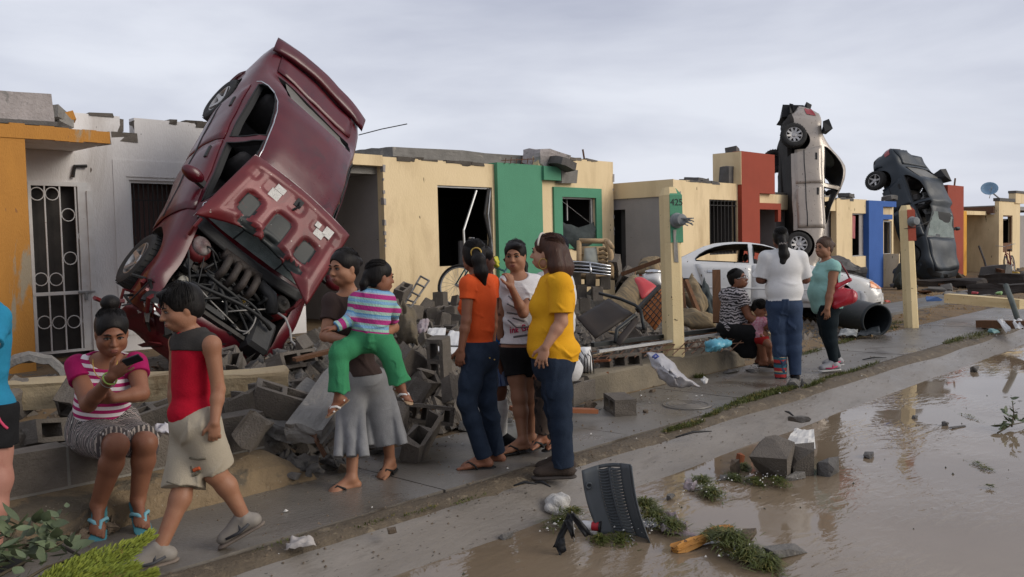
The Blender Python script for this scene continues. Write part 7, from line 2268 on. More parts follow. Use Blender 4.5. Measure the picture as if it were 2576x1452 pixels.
crumbs('pavement_crumbs',1500,lambda r:(r.uniform(.5,16),r.choice((r.uniform(4.15,5.3),r.gauss(5.15,.12),r.gauss(4.02,.1))),.004),.011,m_brownl,5)
m_foam=mat('white_crumb',(.55,.53,.5),rough=.9)
crumbs('kerb_crumbs',1100,lambda r:(lambda y:(r.uniform(.8,16),y,float(np.interp(y,[3.5,3.62,3.74,3.84,3.92,4.1],[-.205,-.16,-.10,-.05,-.02,0]))+.006))(r.choice((r.uniform(3.6,4.1),r.gauss(3.95,.06)))),.008,m_brownl,15)
crumbs('foam_crumbs',130,lambda r:(r.uniform(.8,18),r.choice((r.uniform(3.7,5.3),r.gauss(4.05,.15),r.uniform(5.3,8))),.014),.012,m_foam,6)
crumbs('floating_litter',80,lambda r:(lambda t:(t,r.uniform(1.2,3.7),-.168))(r.uniform(2.0,16)),.011,mat('wet_litter',(.06,.055,.04),(.03,.035,.02),scale=30,rough=.6),8)
# ---- big pieces
def slab_between(name,label,cat,a,b,w,th,m,up=(0,0,1),seed=0,j=.04):
 a,b=Vector(a),Vector(b);L=(b-a).length
 R=basis(b-a,up)
 o=bpy.data.objects.new(name,chunk_mesh(seed,L,w,th,j,m,5));COL.objects.link(o)
 o.data.name=name;o.location=(a+b)/2;o.rotation_euler=R.to_euler()
 return tag(o,label,cat)
slab_between('concrete_slab','long pale concrete slab leaning in the rubble left of the grey culottes','concrete slab',atd(762,1092,5.85),atd(893,915,7.0),.25,.12,m_conc,up=(-.25,-.35,1),seed=31,j=.035)
slab_between('concrete_slab','shorter broken slab piece lying beside the leaning slab','concrete slab',atd(700,1090,6.3),atd(800,985,6.9),.22,.12,m_conc,up=(-.1,-.5,1),seed=32)
mb=MB()
for q in range(3):
 p=Vector(atd(768+14*q,1085,5.85));mb.tube([p,p+Vector((.05-.05*q,-.06,-.05)),p+Vector((.1-.05*q,-.08,-.16))],.008,5)
tag(mb.build('rebar',m_bar),'rusty bent rebar at the lower end of the leaning slab','rebar')
m_crb=mat('cream_beam',(.36,.285,.175),(.29,.225,.14),scale=4,rough=.9,bump=.5,bscale=36,c3=(.21,.15,.085),s3=3.2,t3=.57,w3=.1)
slab_between('concrete_beam','long cream concrete beam lying behind the seated young woman','concrete beam',atd(20,992,6.05),atd(432,968,6.3),.2,.175,m_crb,up=(0,-.1,1),seed=41,j=.018)
slab_between('concrete_beam','cream concrete beam lying in front of the red car nose, right of the boy','concrete beam',atd(440,975,6.5),atd(722,952,6.75),.2,.165,m_crb,up=(0,-.1,1),seed=42,j=.022)
slab_between('concrete_slab','brown plate fragment under the seated young woman feet','concrete slab',Vector(onz(196,1350))+Vector((0,0,.035)),Vector(onz(285,1335))+Vector((0,0,.03)),.22,.05,m_brownl,seed=43,j=.06)
# curved shell of broken concrete at the foot of the orange pillar
V,F=[],[]
for a in range(13):
 for b in range(7):
  t=a/12;ang=math.pi*(.08+.80*t)
  p=Vector(atd(80-88*math.cos(ang),968-66*math.sin(ang)-10*(b==6),7.0+.11*b))
  V.append(p+Vector((0,0,.03*mnoise.noise(Vector((a*.6,b*.7,3))))))
F=[(a*7+b,(a+1)*7+b,(a+1)*7+b+1,a*7+b+1)for a in range(12)for b in range(6)]
o=mesh('concrete_shell',V,F,m_conc,smooth=False);solid(o,.05,0);tag(o,'curved broken concrete shell lying at the foot of the orange pillar','concrete slab')
# ---- small goods in the heap
def quadpad(name,label,cat,c,th,m,bulge=.05,nz=.02,n=12,seed=0,parent=None,smooth=True):
 """Cushion, board or cloth from four corners."""
 c=[Vector(p)for p in c]
 nrm=(c[1]-c[0]).cross(c[3]-c[0]).normalized()
 if nrm.dot(Vector(CFW))>0:
  nrm=-nrm
 V,F=[],[]
 for s in(1,-1):
  for a in range(n+1):
   for b in range(n+1):
    u,v=a/n,b/n
    p=c[0].lerp(c[1],u).lerp(c[3].lerp(c[2],u),v)
    e=(1-abs(2*u-1)**4)*(1-abs(2*v-1)**4)
    V.append(p+nrm*(s*(th/2*(.35+.65*e)+(bulge*e if s>0 else 0))+nz*mnoise.noise(Vector((u*4+seed,v*4,seed*1.7)))))
 k=(n+1)**2
 for a in range(n):
  for b in range(n):
   q=(a*(n+1)+b,(a+1)*(n+1)+b,(a+1)*(n+1)+b+1,a*(n+1)+b+1)
   F.append(q);F.append(tuple(k+i for i in q[::-1]))
 ring=[a*(n+1)for a in range(n+1)]+[n*(n+1)+b for b in range(1,n+1)]+[a*(n+1)+n for a in range(n-1,-1,-1)]+[b for b in range(n-1,0,-1)]
 for i in range(len(ring)):
  j=ring[(i+1)%len(ring)];F.append((ring[i],k+ring[i],k+j,j))
 o=mesh(name,V,F,m,parent,smooth)
 bm=bmesh.new();bm.from_mesh(o.data);bmesh.ops.recalc_face_normals(bm,faces=bm.faces);bm.to_mesh(o.data);bm.free()
 if label:
  tag(o,label,cat)
 return o
def A(x,y,D):
 return atd(x,y,D)
m_strp=mat('striped_upholstery',(.30,.215,.115),(.10,.088,.068),scale=11,rough=.95,bump=.4,bscale=60,stretch=(3.2,.25,.5),c3=(.055,.052,.05),s3=6,t3=.6)
m_orw=mat('orange_veneer',(.42,.15,.045),(.36,.12,.035),scale=5,rough=.6,stretch=(1,1,.2))
m_redp2=mat('red_plastic',(.50,.055,.06),(.44,.05,.055),scale=4,rough=.45)
m_whb=mat('white_board',(.62,.61,.60),(.55,.54,.53),scale=5,rough=.7,c4=(.2,.16,.12),s4=24,t4=.71)
quadpad('cushion','striped tan and grey cushion lying in the heap left of the red seat','cushion',[A(1522,770,10.9),A(1592,688,11.4),A(1640,735,11.2),A(1575,812,10.7)],.10,m_strp,.06,.03,14,1)
quadpad('cushion','crumpled striped cushion behind the meter post, beside the white car wheel','cushion',[A(1716,745,11.6),A(1738,690,11.9),A(1778,775,11.7),A(1762,815,11.4)],.12,m_strp,.06,.06,14,2)
quadpad('cushion','flat striped cushion at the foot of the heap right of the meter post','cushion',[A(1706,815,11.0),A(1712,782,11.4),A(1800,800,11.2),A(1800,826,10.9)],.10,m_strp,.05,.05,12,3)
quadpad('cushion','striped cushion on top of the heap beside the wooden plank','cushion',[A(1600,690,12.5),A(1612,655,12.8),A(1668,652,12.8),A(1660,690,12.4)],.10,m_strp,.06,.05,12,4)
quadpad('red_chair','bright red plastic seat in the heap above the orange panel','seat',[A(1592,702,11.2),A(1604,698,11.3),A(1660,728,11.1),A(1616,752,10.9)],.05,m_redp2,.04,.01,10,5)
op=thing('cabinet_panel','orange veneer panel with dark wire lattice left of the meter post','panel',A(1645,780,10.3))
cs=[Vector(A(1603,782,10.4)),Vector(A(1660,722,10.6)),Vector(A(1695,760,10.3)),Vector(A(1648,832,10.2))]
o=quadpad('panel',None,None,[p-op.location for p in cs],.03,m_orw,0,.004,6,1,op)
for q in range(1,6):
 t=q/6
 for a,b,c,d in((0,1,3,2),(0,3,1,2)):
  p=cs[a].lerp(cs[b],t)-op.location;r_=cs[c].lerp(cs[d],t)-op.location;off=Vector(-CFW)*.03
  MB().tube([p+off,(p+r_)/2+off*1.6,r_+off],.0055,5).build('wire',m_iron,op,True)
MB().bar(cs[0]-op.location-Vector(CFW)*.02,cs[1]-op.location-Vector(CFW)*.02,.05,.06).build('edge_rail',m_iron,op)
quadpad('desk_panel','dark scorched desk panel lying on its side right of the woman in yellow','panel',[A(1452,800,9.9),A(1530,752,10.3),A(1592,790,10.1),A(1498,852,9.7)],.05,mat('dark_laminate',(.022,.017,.015),(.035,.025,.019),scale=3,rough=.6,c3=(.16,.06,.03),s3=2.2,t3=.66),0,.008,8,3)
fr_=thing('bent_chair','bent black tube chair frame in front of the orange panel','chair frame',A(1570,800,9.9))
m_tubeb=mat('black_tube',(.028,.03,.03),rough=.4,metal=.4)
P=[Vector(A(*q))-fr_.location for q in((1508,738,10.1),(1560,752,9.9),(1598,768,9.8),(1612,780,9.75),(1620,828,9.6))]
MB().tube(P,.019,8).build('tube',m_tubeb,fr_,True)
P=[Vector(A(*q))-fr_.location for q in((1548,862,9.4),(1552,830,9.5),(1596,794,9.7),(1602,800,9.7))]
MB().tube(P,.022,8).build('tube',m_tubeb,fr_,True)
quadpad('rail_board',None,None,[Vector(A(*q))-fr_.location for q in((1546,858,9.4),(1598,796,9.7),(1606,812,9.6),(1560,872,9.35))],.03,MATS['dark_laminate'],0,.004,4,3,fr_)
for k,(a,b,w,h,m,lb)in enumerate((((1565,690,12.2),(1668,652,11.9),.07,.05,m_wood,'reddish wooden plank sticking out of the heap towards the meter post'),((1802,680,11.0),(1804,812,10.8),.10,.05,m_wood,'brown upright board standing in front of the white car door'),((1724,705,11.4),(1762,800,11.2),.055,.05,m_wood,'leaning brown stake right of the meter post'),((1712,700,11.6),(1722,790,11.3),.06,.05,m_wood,'dark stake close behind the meter post'),((1482,910,9.2),(1535,906,9.1),.09,.02,mat('orange_wood',(.26,.09,.035),(.18,.06,.025),scale=6,rough=.7),'short reddish board on the low concrete wall, upper one'),((1478,945,8.9),(1530,938,8.9),.09,.03,MATS['orange_wood'],'short reddish board on the low concrete wall, lower one'),((1285,1028,7.35),(1500,1034,7.6),.09,.035,MATS['orange_wood'],'long reddish plank on the pavement behind the legs of the group'),((1705,842,10.4),(1800,834,10.9),.1,.04,m_wood,'dark plank lying flat behind the meter post'),((740,905,7.4),(845,880,7.6),.1,.03,m_wood,'weathered board right of the red car nose'),((1060,838,9.6),(1160,838,9.4),.06,.03,m_wood,'thin board below the white boards'))):
 m_=MB().bar(A(*a),A(*b),w,h)
 tag(m_.build('plank',m),lb,'plank')
 # long rails
for k,(a,b,w,m,lb)in enumerate((((1490,868,9.3),(1862,822,10.8),.055,m_tubeb,'long dark metal rail on the low wall, upper one'),((1505,884,9.1),(1830,838,10.5),.035,m_alu,'long grey metal rail on the low wall, lower one'))):
 tag(MB().bar(A(*a),A(*b),w,w*.8).build('metal_rail',m),lb,'rail')
mb=MB()
for q in range(15):
 x=1500+q*24
 mb.tube([A(x,905-q*1.5,8.95+q*.06),A(x+40,868-q*1.5,9.6+q*.06)],.006,5)
for q in range(3):
 mb.tube([A(1480,900-q*14,9.0+q*.2),A(1870,862-q*12,10.2+q*.2)],.006,5)
tag(mb.build('wire_mesh',m_bar),'rusty wire mesh sheet lying on the low concrete wall','wire mesh')
# rattan chair frame in front of the green window
rt=thing('rattan_chair','overturned pale rattan armchair frame below the green framed window','chair',A(1497,655,14.2))
L_=rt.location
def rel(*P):
 return[Vector(A(*p))-L_ for p in P]
for pts,r in((((1457,606,14.2),(1530,607,14.2)),.045),(((1457,606,14.2),(1456,690,14.1)),.045),(((1524,604,14.2),(1537,640,14.1),(1538,700,14.0)),.05),(((1448,696,13.9),(1540,694,13.9)),.05),(((1462,640,14.3),(1530,640,14.3)),.02),(((1530,607,14.2),(1540,622,13.6)),.04)):
 MB().tube(rel(*pts),r*.9,8).build('cane',m_woodl,rt,True)
quadpad('cushion',None,None,rel((1470,625,14.25),(1500,622,14.25),(1508,680,14.2),(1466,668,14.2)),.08,mat('grey_green_cushion',(.42,.43,.38),(.35,.36,.31),scale=5,rough=.9),.05,.02,8,2,rt)
for q in range(5):
 MB().tube(rel((1508,628+11*q,14.25),(1518,625+11*q,14.2),(1528,632+11*q,14.2)),.028,6).build('slat',m_woodl,rt,True)
quadpad('back_panel',None,None,rel((1462,620,14.45),(1528,620,14.45),(1528,690,14.45),(1462,690,14.45)),.03,mat('tan_board',(.42,.30,.17),rough=.8),0,.01,4,1,rt)
gr=thing('car_grille','black car grille piece with chrome bars resting on the stacked blocks','car part',A(1485,672,13.7))
L_=gr.location
quadpad('grille_back',None,None,rel((1430,654,13.7),(1534,668,13.6),(1538,690,13.5),(1430,682,13.6)),.05,m_trim,.03,.0,8,1,gr)
for q in range(4):
 MB().tube(rel((1430,658+8.5*q,13.55),(1485,661+8.5*q,13.5),(1536,670+7.5*q,13.4)),.016,6).build('grille_bar',m_chrome,gr,True)
MB().tube(rel((1484,658,13.5),(1487,690,13.4)),.016,6).build('grille_bar',m_chrome,gr,True)
wbp=thing('bumper_piece','white bumper corner with a chrome lamp beside the meter post','car part',A(1640,702,11.7))
L_=wbp.location
quadpad('bumper_skin',None,None,rel((1616,692,11.8),(1666,688,11.7),(1668,722,11.6),(1616,712,11.7)),.06,m_whtp,.05,.005,8,1,wbp)
blob('lamp',A(1643,684,11.7),(.12,.06,.035),fr(d3(1,0,0)),m_chrome,wbp)
quadpad('cloth_bundle','dark green cloth heaped against the rear of the white car','cloth',[A(1752,760,12.0),A(1772,700,12.2),A(1800,770,12.0),A(1800,835,11.7)],.12,m_dcl,.06,.08,12,6)
# white boards
for k,(c,lb)in enumerate((([(1062,862,9.2),(1080,826,9.5),(1122,826,9.5),(1118,866,9.1)],'white board with a broken top edge in the rubble, left one of two'),([(1118,868,9.0),(1132,832,9.4),(1172,834,9.4),(1170,872,8.9)],'white board with a broken edge half hidden behind the girl in orange'),([(1080,880,8.7),(1095,872,9.0),(1170,878,8.9),(1165,896,8.6)],'white strip lying flat below the white boards'))):
 quadpad('foam_board',lb,'board',[A(*p)for p in c],.035,m_whb,0,.012,8,k,smooth=False)
quadpad('rag','muddy brown rag lump beside the elbow of the woman in brown','rag',[A(1000,850,8.2),A(1010,772,8.6),A(1048,790,8.6),A(1050,862,8.1)],.2,mat('muddy_rag',(.145,.115,.075),(.085,.07,.05),scale=9,rough=.95,bump=.8,bscale=26),.08,.12,16,8)
quadpad('plastic_sheet','clear crumpled plastic between rag and white boards','plastic',[A(1040,840,9.3),A(1056,812,9.6),A(1082,808,9.6),A(1070,842,9.2)],.03,mat('dirty_clear_plastic',(.30,.26,.26),(.2,.14,.15),scale=9,rough=.3),.02,.06,12,9)
# hand truck
ht=thing('hand_truck','thin wire hand truck leaning on the blocks below the cream wall','hand truck',A(1035,750,11.4))
L_=ht.location
m_wire2=mat('dull_steel',(.24,.23,.22),rough=.5,metal=.6)
for pts in(((1001,795,11.2),(1058,695,11.6)),((1012,805,11.1),(1078,708,11.5)),((1058,695,11.6),(1080,707,11.5)),((1047,713,11.5),(1068,723,11.4)),((1035,735,11.4),(1056,745,11.3)),((1018,765,11.3),(1036,776,11.2)),((1008,783,11.2),(1022,794,11.15)),((1024,754,11.35),(1046,762,11.3))):
 MB().tube(rel(*pts),.013,6).build('rod',m_wire2,ht,True)
 # bicycle
def bicycle(label,R,t,frame_m):
 r=thing('bicycle',label,'bicycle',t,R)
 for x in(.53,-.53):
  w=bpy.data.objects.new('wheel',None);COL.objects.link(w);w.parent=r;w.location=(x,0,.33)
  c=[(.325*math.cos(a),0,.325*math.sin(a))for a in np.linspace(0,6.283,33)[:-1]]
  MB().tube(c,.024,8,closed=True).build('tyre',m_tyre,w,True)
  c=[(.295*math.cos(a),0,.295*math.sin(a))for a in np.linspace(0,6.283,33)[:-1]]
  MB().tube(c,.011,6,closed=True).build('rim',m_alu,w,True)
  mb=MB()
  for q in range(20):
   a=q*6.283/20;mb.tube([(.02*math.cos(a+1.2),.025*(1 if q%2 else-1),.02*math.sin(a+1.2)),(.29*math.cos(a),0,.29*math.sin(a))],.0022,4)
  mb.tube([(0,-.05,0),(0,.05,0)],.022,8)
  o=mb.build('spokes',m_alu,w);o['kind']='stuff'
 f=MB()
 for a,b,rr in(((.43,0,.82),(.40,0,.70),.018),((.40,0,.72),(-.16,0,.30),.018),((.42,0,.80),(-.22,0,.70),.016),((-.16,0,.28),(-.25,0,.84),.016),((-.53,.05,.33),(-.22,.02,.68),.010),((-.53,-.05,.33),(-.22,-.02,.68),.010),((-.53,.05,.33),(-.16,.03,.29),.010),((-.53,-.05,.33),(-.16,-.03,.29),.010)):
  f.tube([a,b],rr,8)
 f.build('frame',frame_m,r,True)
 f=MB()
 for s in(.05,-.05):
  f.tube([(.41,s*.4,.74),(.43,s,.66),(.53,s,.33)],.012,6)
 f.build('fork',frame_m,r,True)
 MB().tube([(.43,0,.80),(.44,0,1.0),(.40,.27,1.06),(.30,.30,1.06)],.012,6).tube([(.44,0,1.0),(.40,-.27,1.06),(.30,-.30,1.06)],.012,6).build('handlebar',m_alu,r,True)
 o=MB().box((-.42,-.07,.84),(-.15,.07,.90)).build('saddle',m_trim,r,True,bevel=.03)
 MB().lathe([(.09,-.004),(.09,.004),(.001,.005)],18,Matrix.Translation((-.16,.04,.29))@Matrix.Rotation(math.pi/2,4,'X')).tube([(-.16,.05,.29),(-.1,.07,.14)],.01,6).build('crank',m_alu,r)
 return r
wc=Vector(A(1150,718,14.0));xd=Vector(d3(-.80,.42,.16)).normalized()
Rb=basis(xd,Vector(d3(.12,.3,1)))
bicycle('bicycle leaning in front of the cream wall behind the girl in orange',Rb,wc-Rb@Vector((.53,0,.33)),mat('teal_bike_paint',(.05,.16,.16),rough=.4))
Rb=basis(Vector(d3(-.5,-.6,0)),Vector((0,.1,1)))
bicycle('small far bicycle in front of the last cream house',Rb,Vector(onz(2542,692,.05)),mat('red_bike_paint',(.22,.03,.03),rough=.4))
quadpad('plastic_bag','crumpled yellow plastic on the bicycle handlebar behind the girls','plastic',[A(1228,668,13.6),A(1224,640,13.7),A(1254,648,13.6),A(1256,672,13.5)],.10,mat('yellow_plastic',(.46,.42,.02),(.36,.34,.02),scale=9,rough=.4),.06,.08,12,11)
# plastic bags by the post
m_bagw=mat('white_printed_plastic',(.42,.40,.41),(.33,.32,.33),scale=7,rough=.35,bump=.3,bscale=14,c3=(.46,.27,.12),s3=3.4,t3=.63,w3=.06,c4=(.5,.16,.22),s4=5,t4=.69)
c=[A(1632,890,8.7),A(1690,905,8.6),A(1762,972,8.35),A(1668,968,8.3)]
V,F=[],[]
out=[(1626,889,8.72),(1640,884,8.75),(1668,891,8.7),(1690,908,8.62),(1712,935,8.55),(1735,955,8.45),(1760,970,8.36),(1735,976,8.34),(1705,976,8.32),(1680,968,8.34),(1662,955,8.38),(1645,928,8.5),(1636,910,8.6)]
cen=Vector(A(1682,935,8.32))
ring=[]
for i in range(len(out)):
 p0,p1=Vector(A(*out[i])),Vector(A(*out[(i+1)%len(out)]))
 ring+=[p0 .lerp(p1,t)for t in(0,.25,.5,.75)]
n=len(ring);V=[cen];F=[]
NR=9
for r in range(1,NR+1):
 t=r/NR
 for i,p in enumerate(ring):
  q=cen.lerp(p,t);s3=q*1.0
  k1=abs(mnoise.noise(q*9+Vector((3,0,0))))+.6*abs(mnoise.noise(q*19))+.3*abs(mnoise.noise(q*40))
  q+=Vector(CFW)*(-.11*(1-t*t)+.085*(k1-.5)*(.5+.5*(1-t)))
  q+=Vector(CU)*.035*mnoise.noise(q*12)+Vector(CR)*.02*mnoise.noise(q*14+Vector((0,5,0)))
  V.append(q)
for i in range(n):
 j=(i+1)%n
 F.append((0,1+i,1+j))
 for r in range(NR-1):
  F.append((1+r*n+i,1+(r+1)*n+i,1+(r+1)*n+j,1+r*n+j))
o=mesh('plastic_bag',V,F,m_bagw,smooth=True);solid(o,.02,1)
tag(o,'dirty white printed plastic bag slumped against the foot of the meter post','plastic bag')
lg=thing('bag_logo','blue emblem printed on the white plastic bag','print',A(1647,897,8.6))
bpy.data.objects.remove(lg)
bpy.context.view_layer.update()
stroke(o,[(1642,900),(1650,892),(1656,898),(1646,903)],.012,mat('blue_print',(.03,.05,.24),rough=.5),'emblem')
S=Sdf()
for x,y,D,r in((1800,866,9.65,(.10,.08,.062)),(1822,864,9.7,(.07,.07,.05)),(1785,868,9.65,(.05,.06,.05))):
 S.ell(A(x,y,D),r,None,.03)
S.wr=(.016,30,4)
rt_=thing('plastic_bag','light blue plastic bag on the low wall left of the seated woman in glasses','plastic bag',A(1808,875,9.7))
S.mesh('bag',.009,mat('blue_plastic',(.08,.27,.36),(.11,.34,.43),scale=5,rough=.3),rt_)
quadpad('paper','crumpled white paper on the low block wall right of the seated young woman','paper',[A(388,1098,5.25),A(398,1076,5.35),A(440,1068,5.35),A(440,1092,5.25)],.012,mat('white_paper',(.55,.53,.56),rough=.8),.02,.05,10,12)
quadpad('paper','white crumpled paper strip on the dirt strip below the boy','paper',[A(714,1382,4.52),A(735,1352,4.62),A(785,1350,4.62),A(796,1372,4.52)],.008,mat('dirty_paper',(.40,.37,.35),(.3,.27,.25),scale=20,rough=.8),.012,.03,12,13)
quadpad('foam_lump','white paper scrap on the pavement right of the white plastic bag','paper',[A(1762,958,8.7),A(1770,948,8.8),A(1782,956,8.7),A(1775,968,8.6)],.02,m_foam,.01,.03,6,14)
# wired white canister by the low wall end
cn=thing('canister','white canister tangled in wire at the broken end of the low concrete wall','canister',A(1463,905,8.9))
L_=cn.location
quadpad('shell',None,None,rel((1444,876,8.9),(1486,874,8.9),(1490,935,8.8),(1448,935,8.8)),.12,m_whb,.08,.015,10,2,cn)
for q in range(7):
 P=rel((1436+8*q,880+4*(q%3),8.75),(1450+7*q,905-8*(q%2),8.68),(1446+8*q,940,8.72))
 MB().tube(P,.005,5).build('wire',m_iron,cn,True)
 # black tank lying by the white car
tk=thing('plastic_tank','black open ended cylinder lying on the gravel in front of the white car','tank',A(2205,805,14.0))
a,b=Vector(A(2206,806,13.7)),Vector(A(2085,775,15.0))
M=Matrix.Translation(a-tk.location)@basis(Vector((0,0,1)).cross(b-a),b-a).to_4x4()
m_tank=mat('black_tank',(.014,.018,.020),(.02,.024,.026),scale=3,rough=.45,c4=(.1,.08,.06),s4=20,t4=.72)
L=(b-a).length
MB().lathe([(.235,.5),(.22,.02),(.235,-.01),(.262,0.0),(.262,.05),(.25,.08),(.25,L*.5),(.257,L*.52),(.25,L*.54),(.25,L-.05),(.2,L),(.001,L)],28,M).build('shell',m_tank,tk,True)
quadpad('plastic_sheet','torn black and white plastic scrap below the black cylinder','plastic',[A(2108,842,13.2),A(2116,828,13.6),A(2158,832,13.6),A(2155,848,13.1)],.02,mat('torn_plastic',(.4,.4,.38),(.04,.045,.05),scale=7,rough=.5),.01,.05,8,15)
quadpad('plastic_sheet','dark torn plastic flap under the black cylinder mouth','plastic',[A(2155,846,13.2),A(2165,834,13.6),A(2212,822,13.6),A(2215,838,13.2)],.02,m_tank,.01,.05,8,16)
# far right: fallen post, timbers, pipe
slab_between('fallen_post','cream concrete post fallen on the ground right of the far red post','post',A(2385,750,16.3),A(2575,766,14.6),.17,.16,m_post,seed=51,j=.01)
tag(MB().bar(A(2466,815,14.4),A(2600,818,13.2),.16,.12).build('timber',m_wood),'dark timber with white cloth strips on the pavement at right','timber')
quadpad('cloth_strip','white cloth strip hanging over the dark timber','cloth',[A(2508,805,13.8),A(2522,803,13.8),A(2545,832,13.4),A(2530,836,13.4)],.02,m_whb,.01,.04,8,17)
quadpad('cloth_strip','second crumpled white strip further right on the dark timber','cloth',[A(2545,808,13.6),A(2570,803,13.5),A(2576,825,13.2),A(2555,828,13.2)],.02,m_whb,.01,.05,8,18)
tag(MB().tube([A(2530,718,14.3),A(2546,760,14.0),A(2563,812,13.7)],.045,8).build('pipe',mat('green_pipe',(.04,.055,.05),(.1,.11,.1),scale=5,rough=.6),smooth=True),'dark green pipe leaning out of the timber pile at right','pipe')
slab_between('timber','wide dark timber slab in front of the last cream house','timber',A(2480,704,26),A(2600,702,24),.5,.3,mat('dark_timber',(.06,.05,.045),(.04,.034,.03),scale=4,rough=.9,bump=.4,bscale=20),seed=53,j=.06)
slab_between('timber','long dark beam on the ground below the upended dark car','timber',A(2300,716,26),A(2470,712,24),.4,.22,MATS['dark_timber'],seed=54,j=.08)
slab_between('timber','dark beam lying further right in the debris line','timber',A(2440,728,21),A(2600,722,20),.3,.2,MATS['dark_timber'],seed=55,j=.08)
for k,(x,y,D,c,s,lb)in enumerate(((2510,738,18.5,(.2,.34,.12),.16,'pale green bottle lying in the far debris line'),(2452,737,18.5,(.5,.08,.1),.1,'small red scrap in the far debris line'),(2350,752,16.8,(.08,.16,.36),.2,'flat blue scrap beside the far red post'),(2232,758,16.5,(.45,.06,.04),.08,'small red scrap on the gravel right of the white car'),(2575,716,22,(.3,.02,.05),.12,'red scrap by the far timber'),(2552,686,30,(.5,.33,.06),.25,'yellow basin by the small far bicycle'),(2500,832,12.8,(.1,.22,.22),.13,'flat teal plastic scrap on the grass below the dark timber'))):
 p=Vector(A(x,y,D));
 o=bpy.data.objects.new('scrap',chunk_mesh(60+k,s*1.6,s*.9,s*.5,s*.4,mat('scrap_colour_'+'abcdefg'[k],c,rough=.5)));COL.objects.link(o);o.data.name='scrap'
 o.location=p;o.rotation_euler=(0,0,k);tag(o,lb,'scrap')
tag(MB().tube([A(2463,620,31),A(2476,655,30),A(2486,695,29.5)],.035,6).build('pole',m_iron),'thin pole leaning on the side wall of the last cream house','pole')
tag(MB().bar(A(2484,672,29.5),A(2524,683,28),.1,.1).build('plank',m_wood),'short plank beside the leaning thin pole','plank')
tag(MB().box(tuple(Vector(A(2505,690,29))-Vector((.5,.3,.2))),tuple(Vector(A(2505,690,29))+Vector((.5,.3,.3))),j=.12).build('rubble_piece',m_concd),'dark heap of rubble below the leaning thin pole','rubble')
er=random.Random(31)
for k in range(40):
 x=er.uniform(2290,2570);y=er.uniform(712,742)
 D=1.50*2230/(y-587)
 p=Vector(A(x,y,D));s=er.uniform(.1,.4)
 piece(LUMP[k%9]if k%3 else chunk_mesh(80+k,.9,.16,.08,.06,m_wood,2),p,(er.uniform(-.2,.2),er.uniform(-.2,.2),er.uniform(-.5,1.4)),er.uniform(.8,1.8),'rubble','')
quadpad('dark_bundle','black bundle at the foot of the blue wall beside the dark car','bundle',[A(2248,720,24),A(2250,672,24.5),A(2288,665,24.5),A(2290,718,24)],.3,m_dcl,.2,.25,10,19)
slab_between('concrete_slab','dark broken chunk behind the bonnet of the white car','concrete slab',A(2005,655,22)if False else A(2105,668,20),A(2150,690,19),.5,.3,m_concd,seed=57,j=.15)
# manhole cover and pavement bits
mh=thing('manhole_cover','round worn manhole cover in the pavement below the white plastic bag','manhole cover',Vector(onz(2052*.8587-35,1015,.004)))
mh.location=Vector(onz(1728,1018,.006))
MB().lathe([(.001,.004),(.18,.004),(.19,-.002),(.20,.006),(.225,.006),(.23,-.004)],30).build('plate',m_mud,mh)
for q in range(4):
 MB().tube([(.05*(q+.6)*math.cos(a),.05*(q+.6)*math.sin(a),.0045)for a in np.linspace(0,6.283,25)[:-1]],.0035,4,closed=True).build('ring',m_kerb,mh)
for k,(x,y,s,rz,m,lb)in enumerate(((1840,937,(.3,.14,.035),.2,m_concd,'flat dark concrete plate on the pavement near the seated woman in glasses'),(2012,1060,(.20,.09,.06),2.2,m_lump,'angular stone on the wet kerb above the water'),(1995,972,(.16,.14,.09),.4,m_lump,'dark stone lump beside the grass on the kerb strip, left of two'),(2030,970,(.13,.12,.09),.4,m_lump,'dark stone lump beside the grass on the kerb strip, right of two'),(1625,1038,(.06,.05,.03),0,m_brownl,'small tan stone right of the single hollow block'),(1485,1030,(.13,.10,.09),.3,m_brownl,'round tan stone left of the single hollow block'),(1892,936,(.2,.1,.03),1,m_concd,'thin dark scrap beside the sandal of the seated woman in glasses'),(985,1338,(.08,.05,.03),1,m_brownl,'small clod on the dirt strip below the woman in brown'),(1640,986,(.10,.06,.035),.2,m_brownl,'small tan stone at the foot of the low concrete wall'))):
 p=Vector(onz(x,y,0));o=bpy.data.objects.new('stone',chunk_mesh(100+k,*s,min(s)*.8,m));COL.objects.link(o);o.data.name='stone'
 o.location=p+Vector((0,0,s[2]*.35));o.rotation_euler=(0,0,rz);tag(o,lb,'stone')
quadpad('foam_lump','white foam scrap on the strip beside the dark stones','foam',[A(1972,992,9.0),A(1976,983,9.1),A(1994,984,9.1),A(1992,994,9.0)],.03,m_foam,.01,.02,6,20)
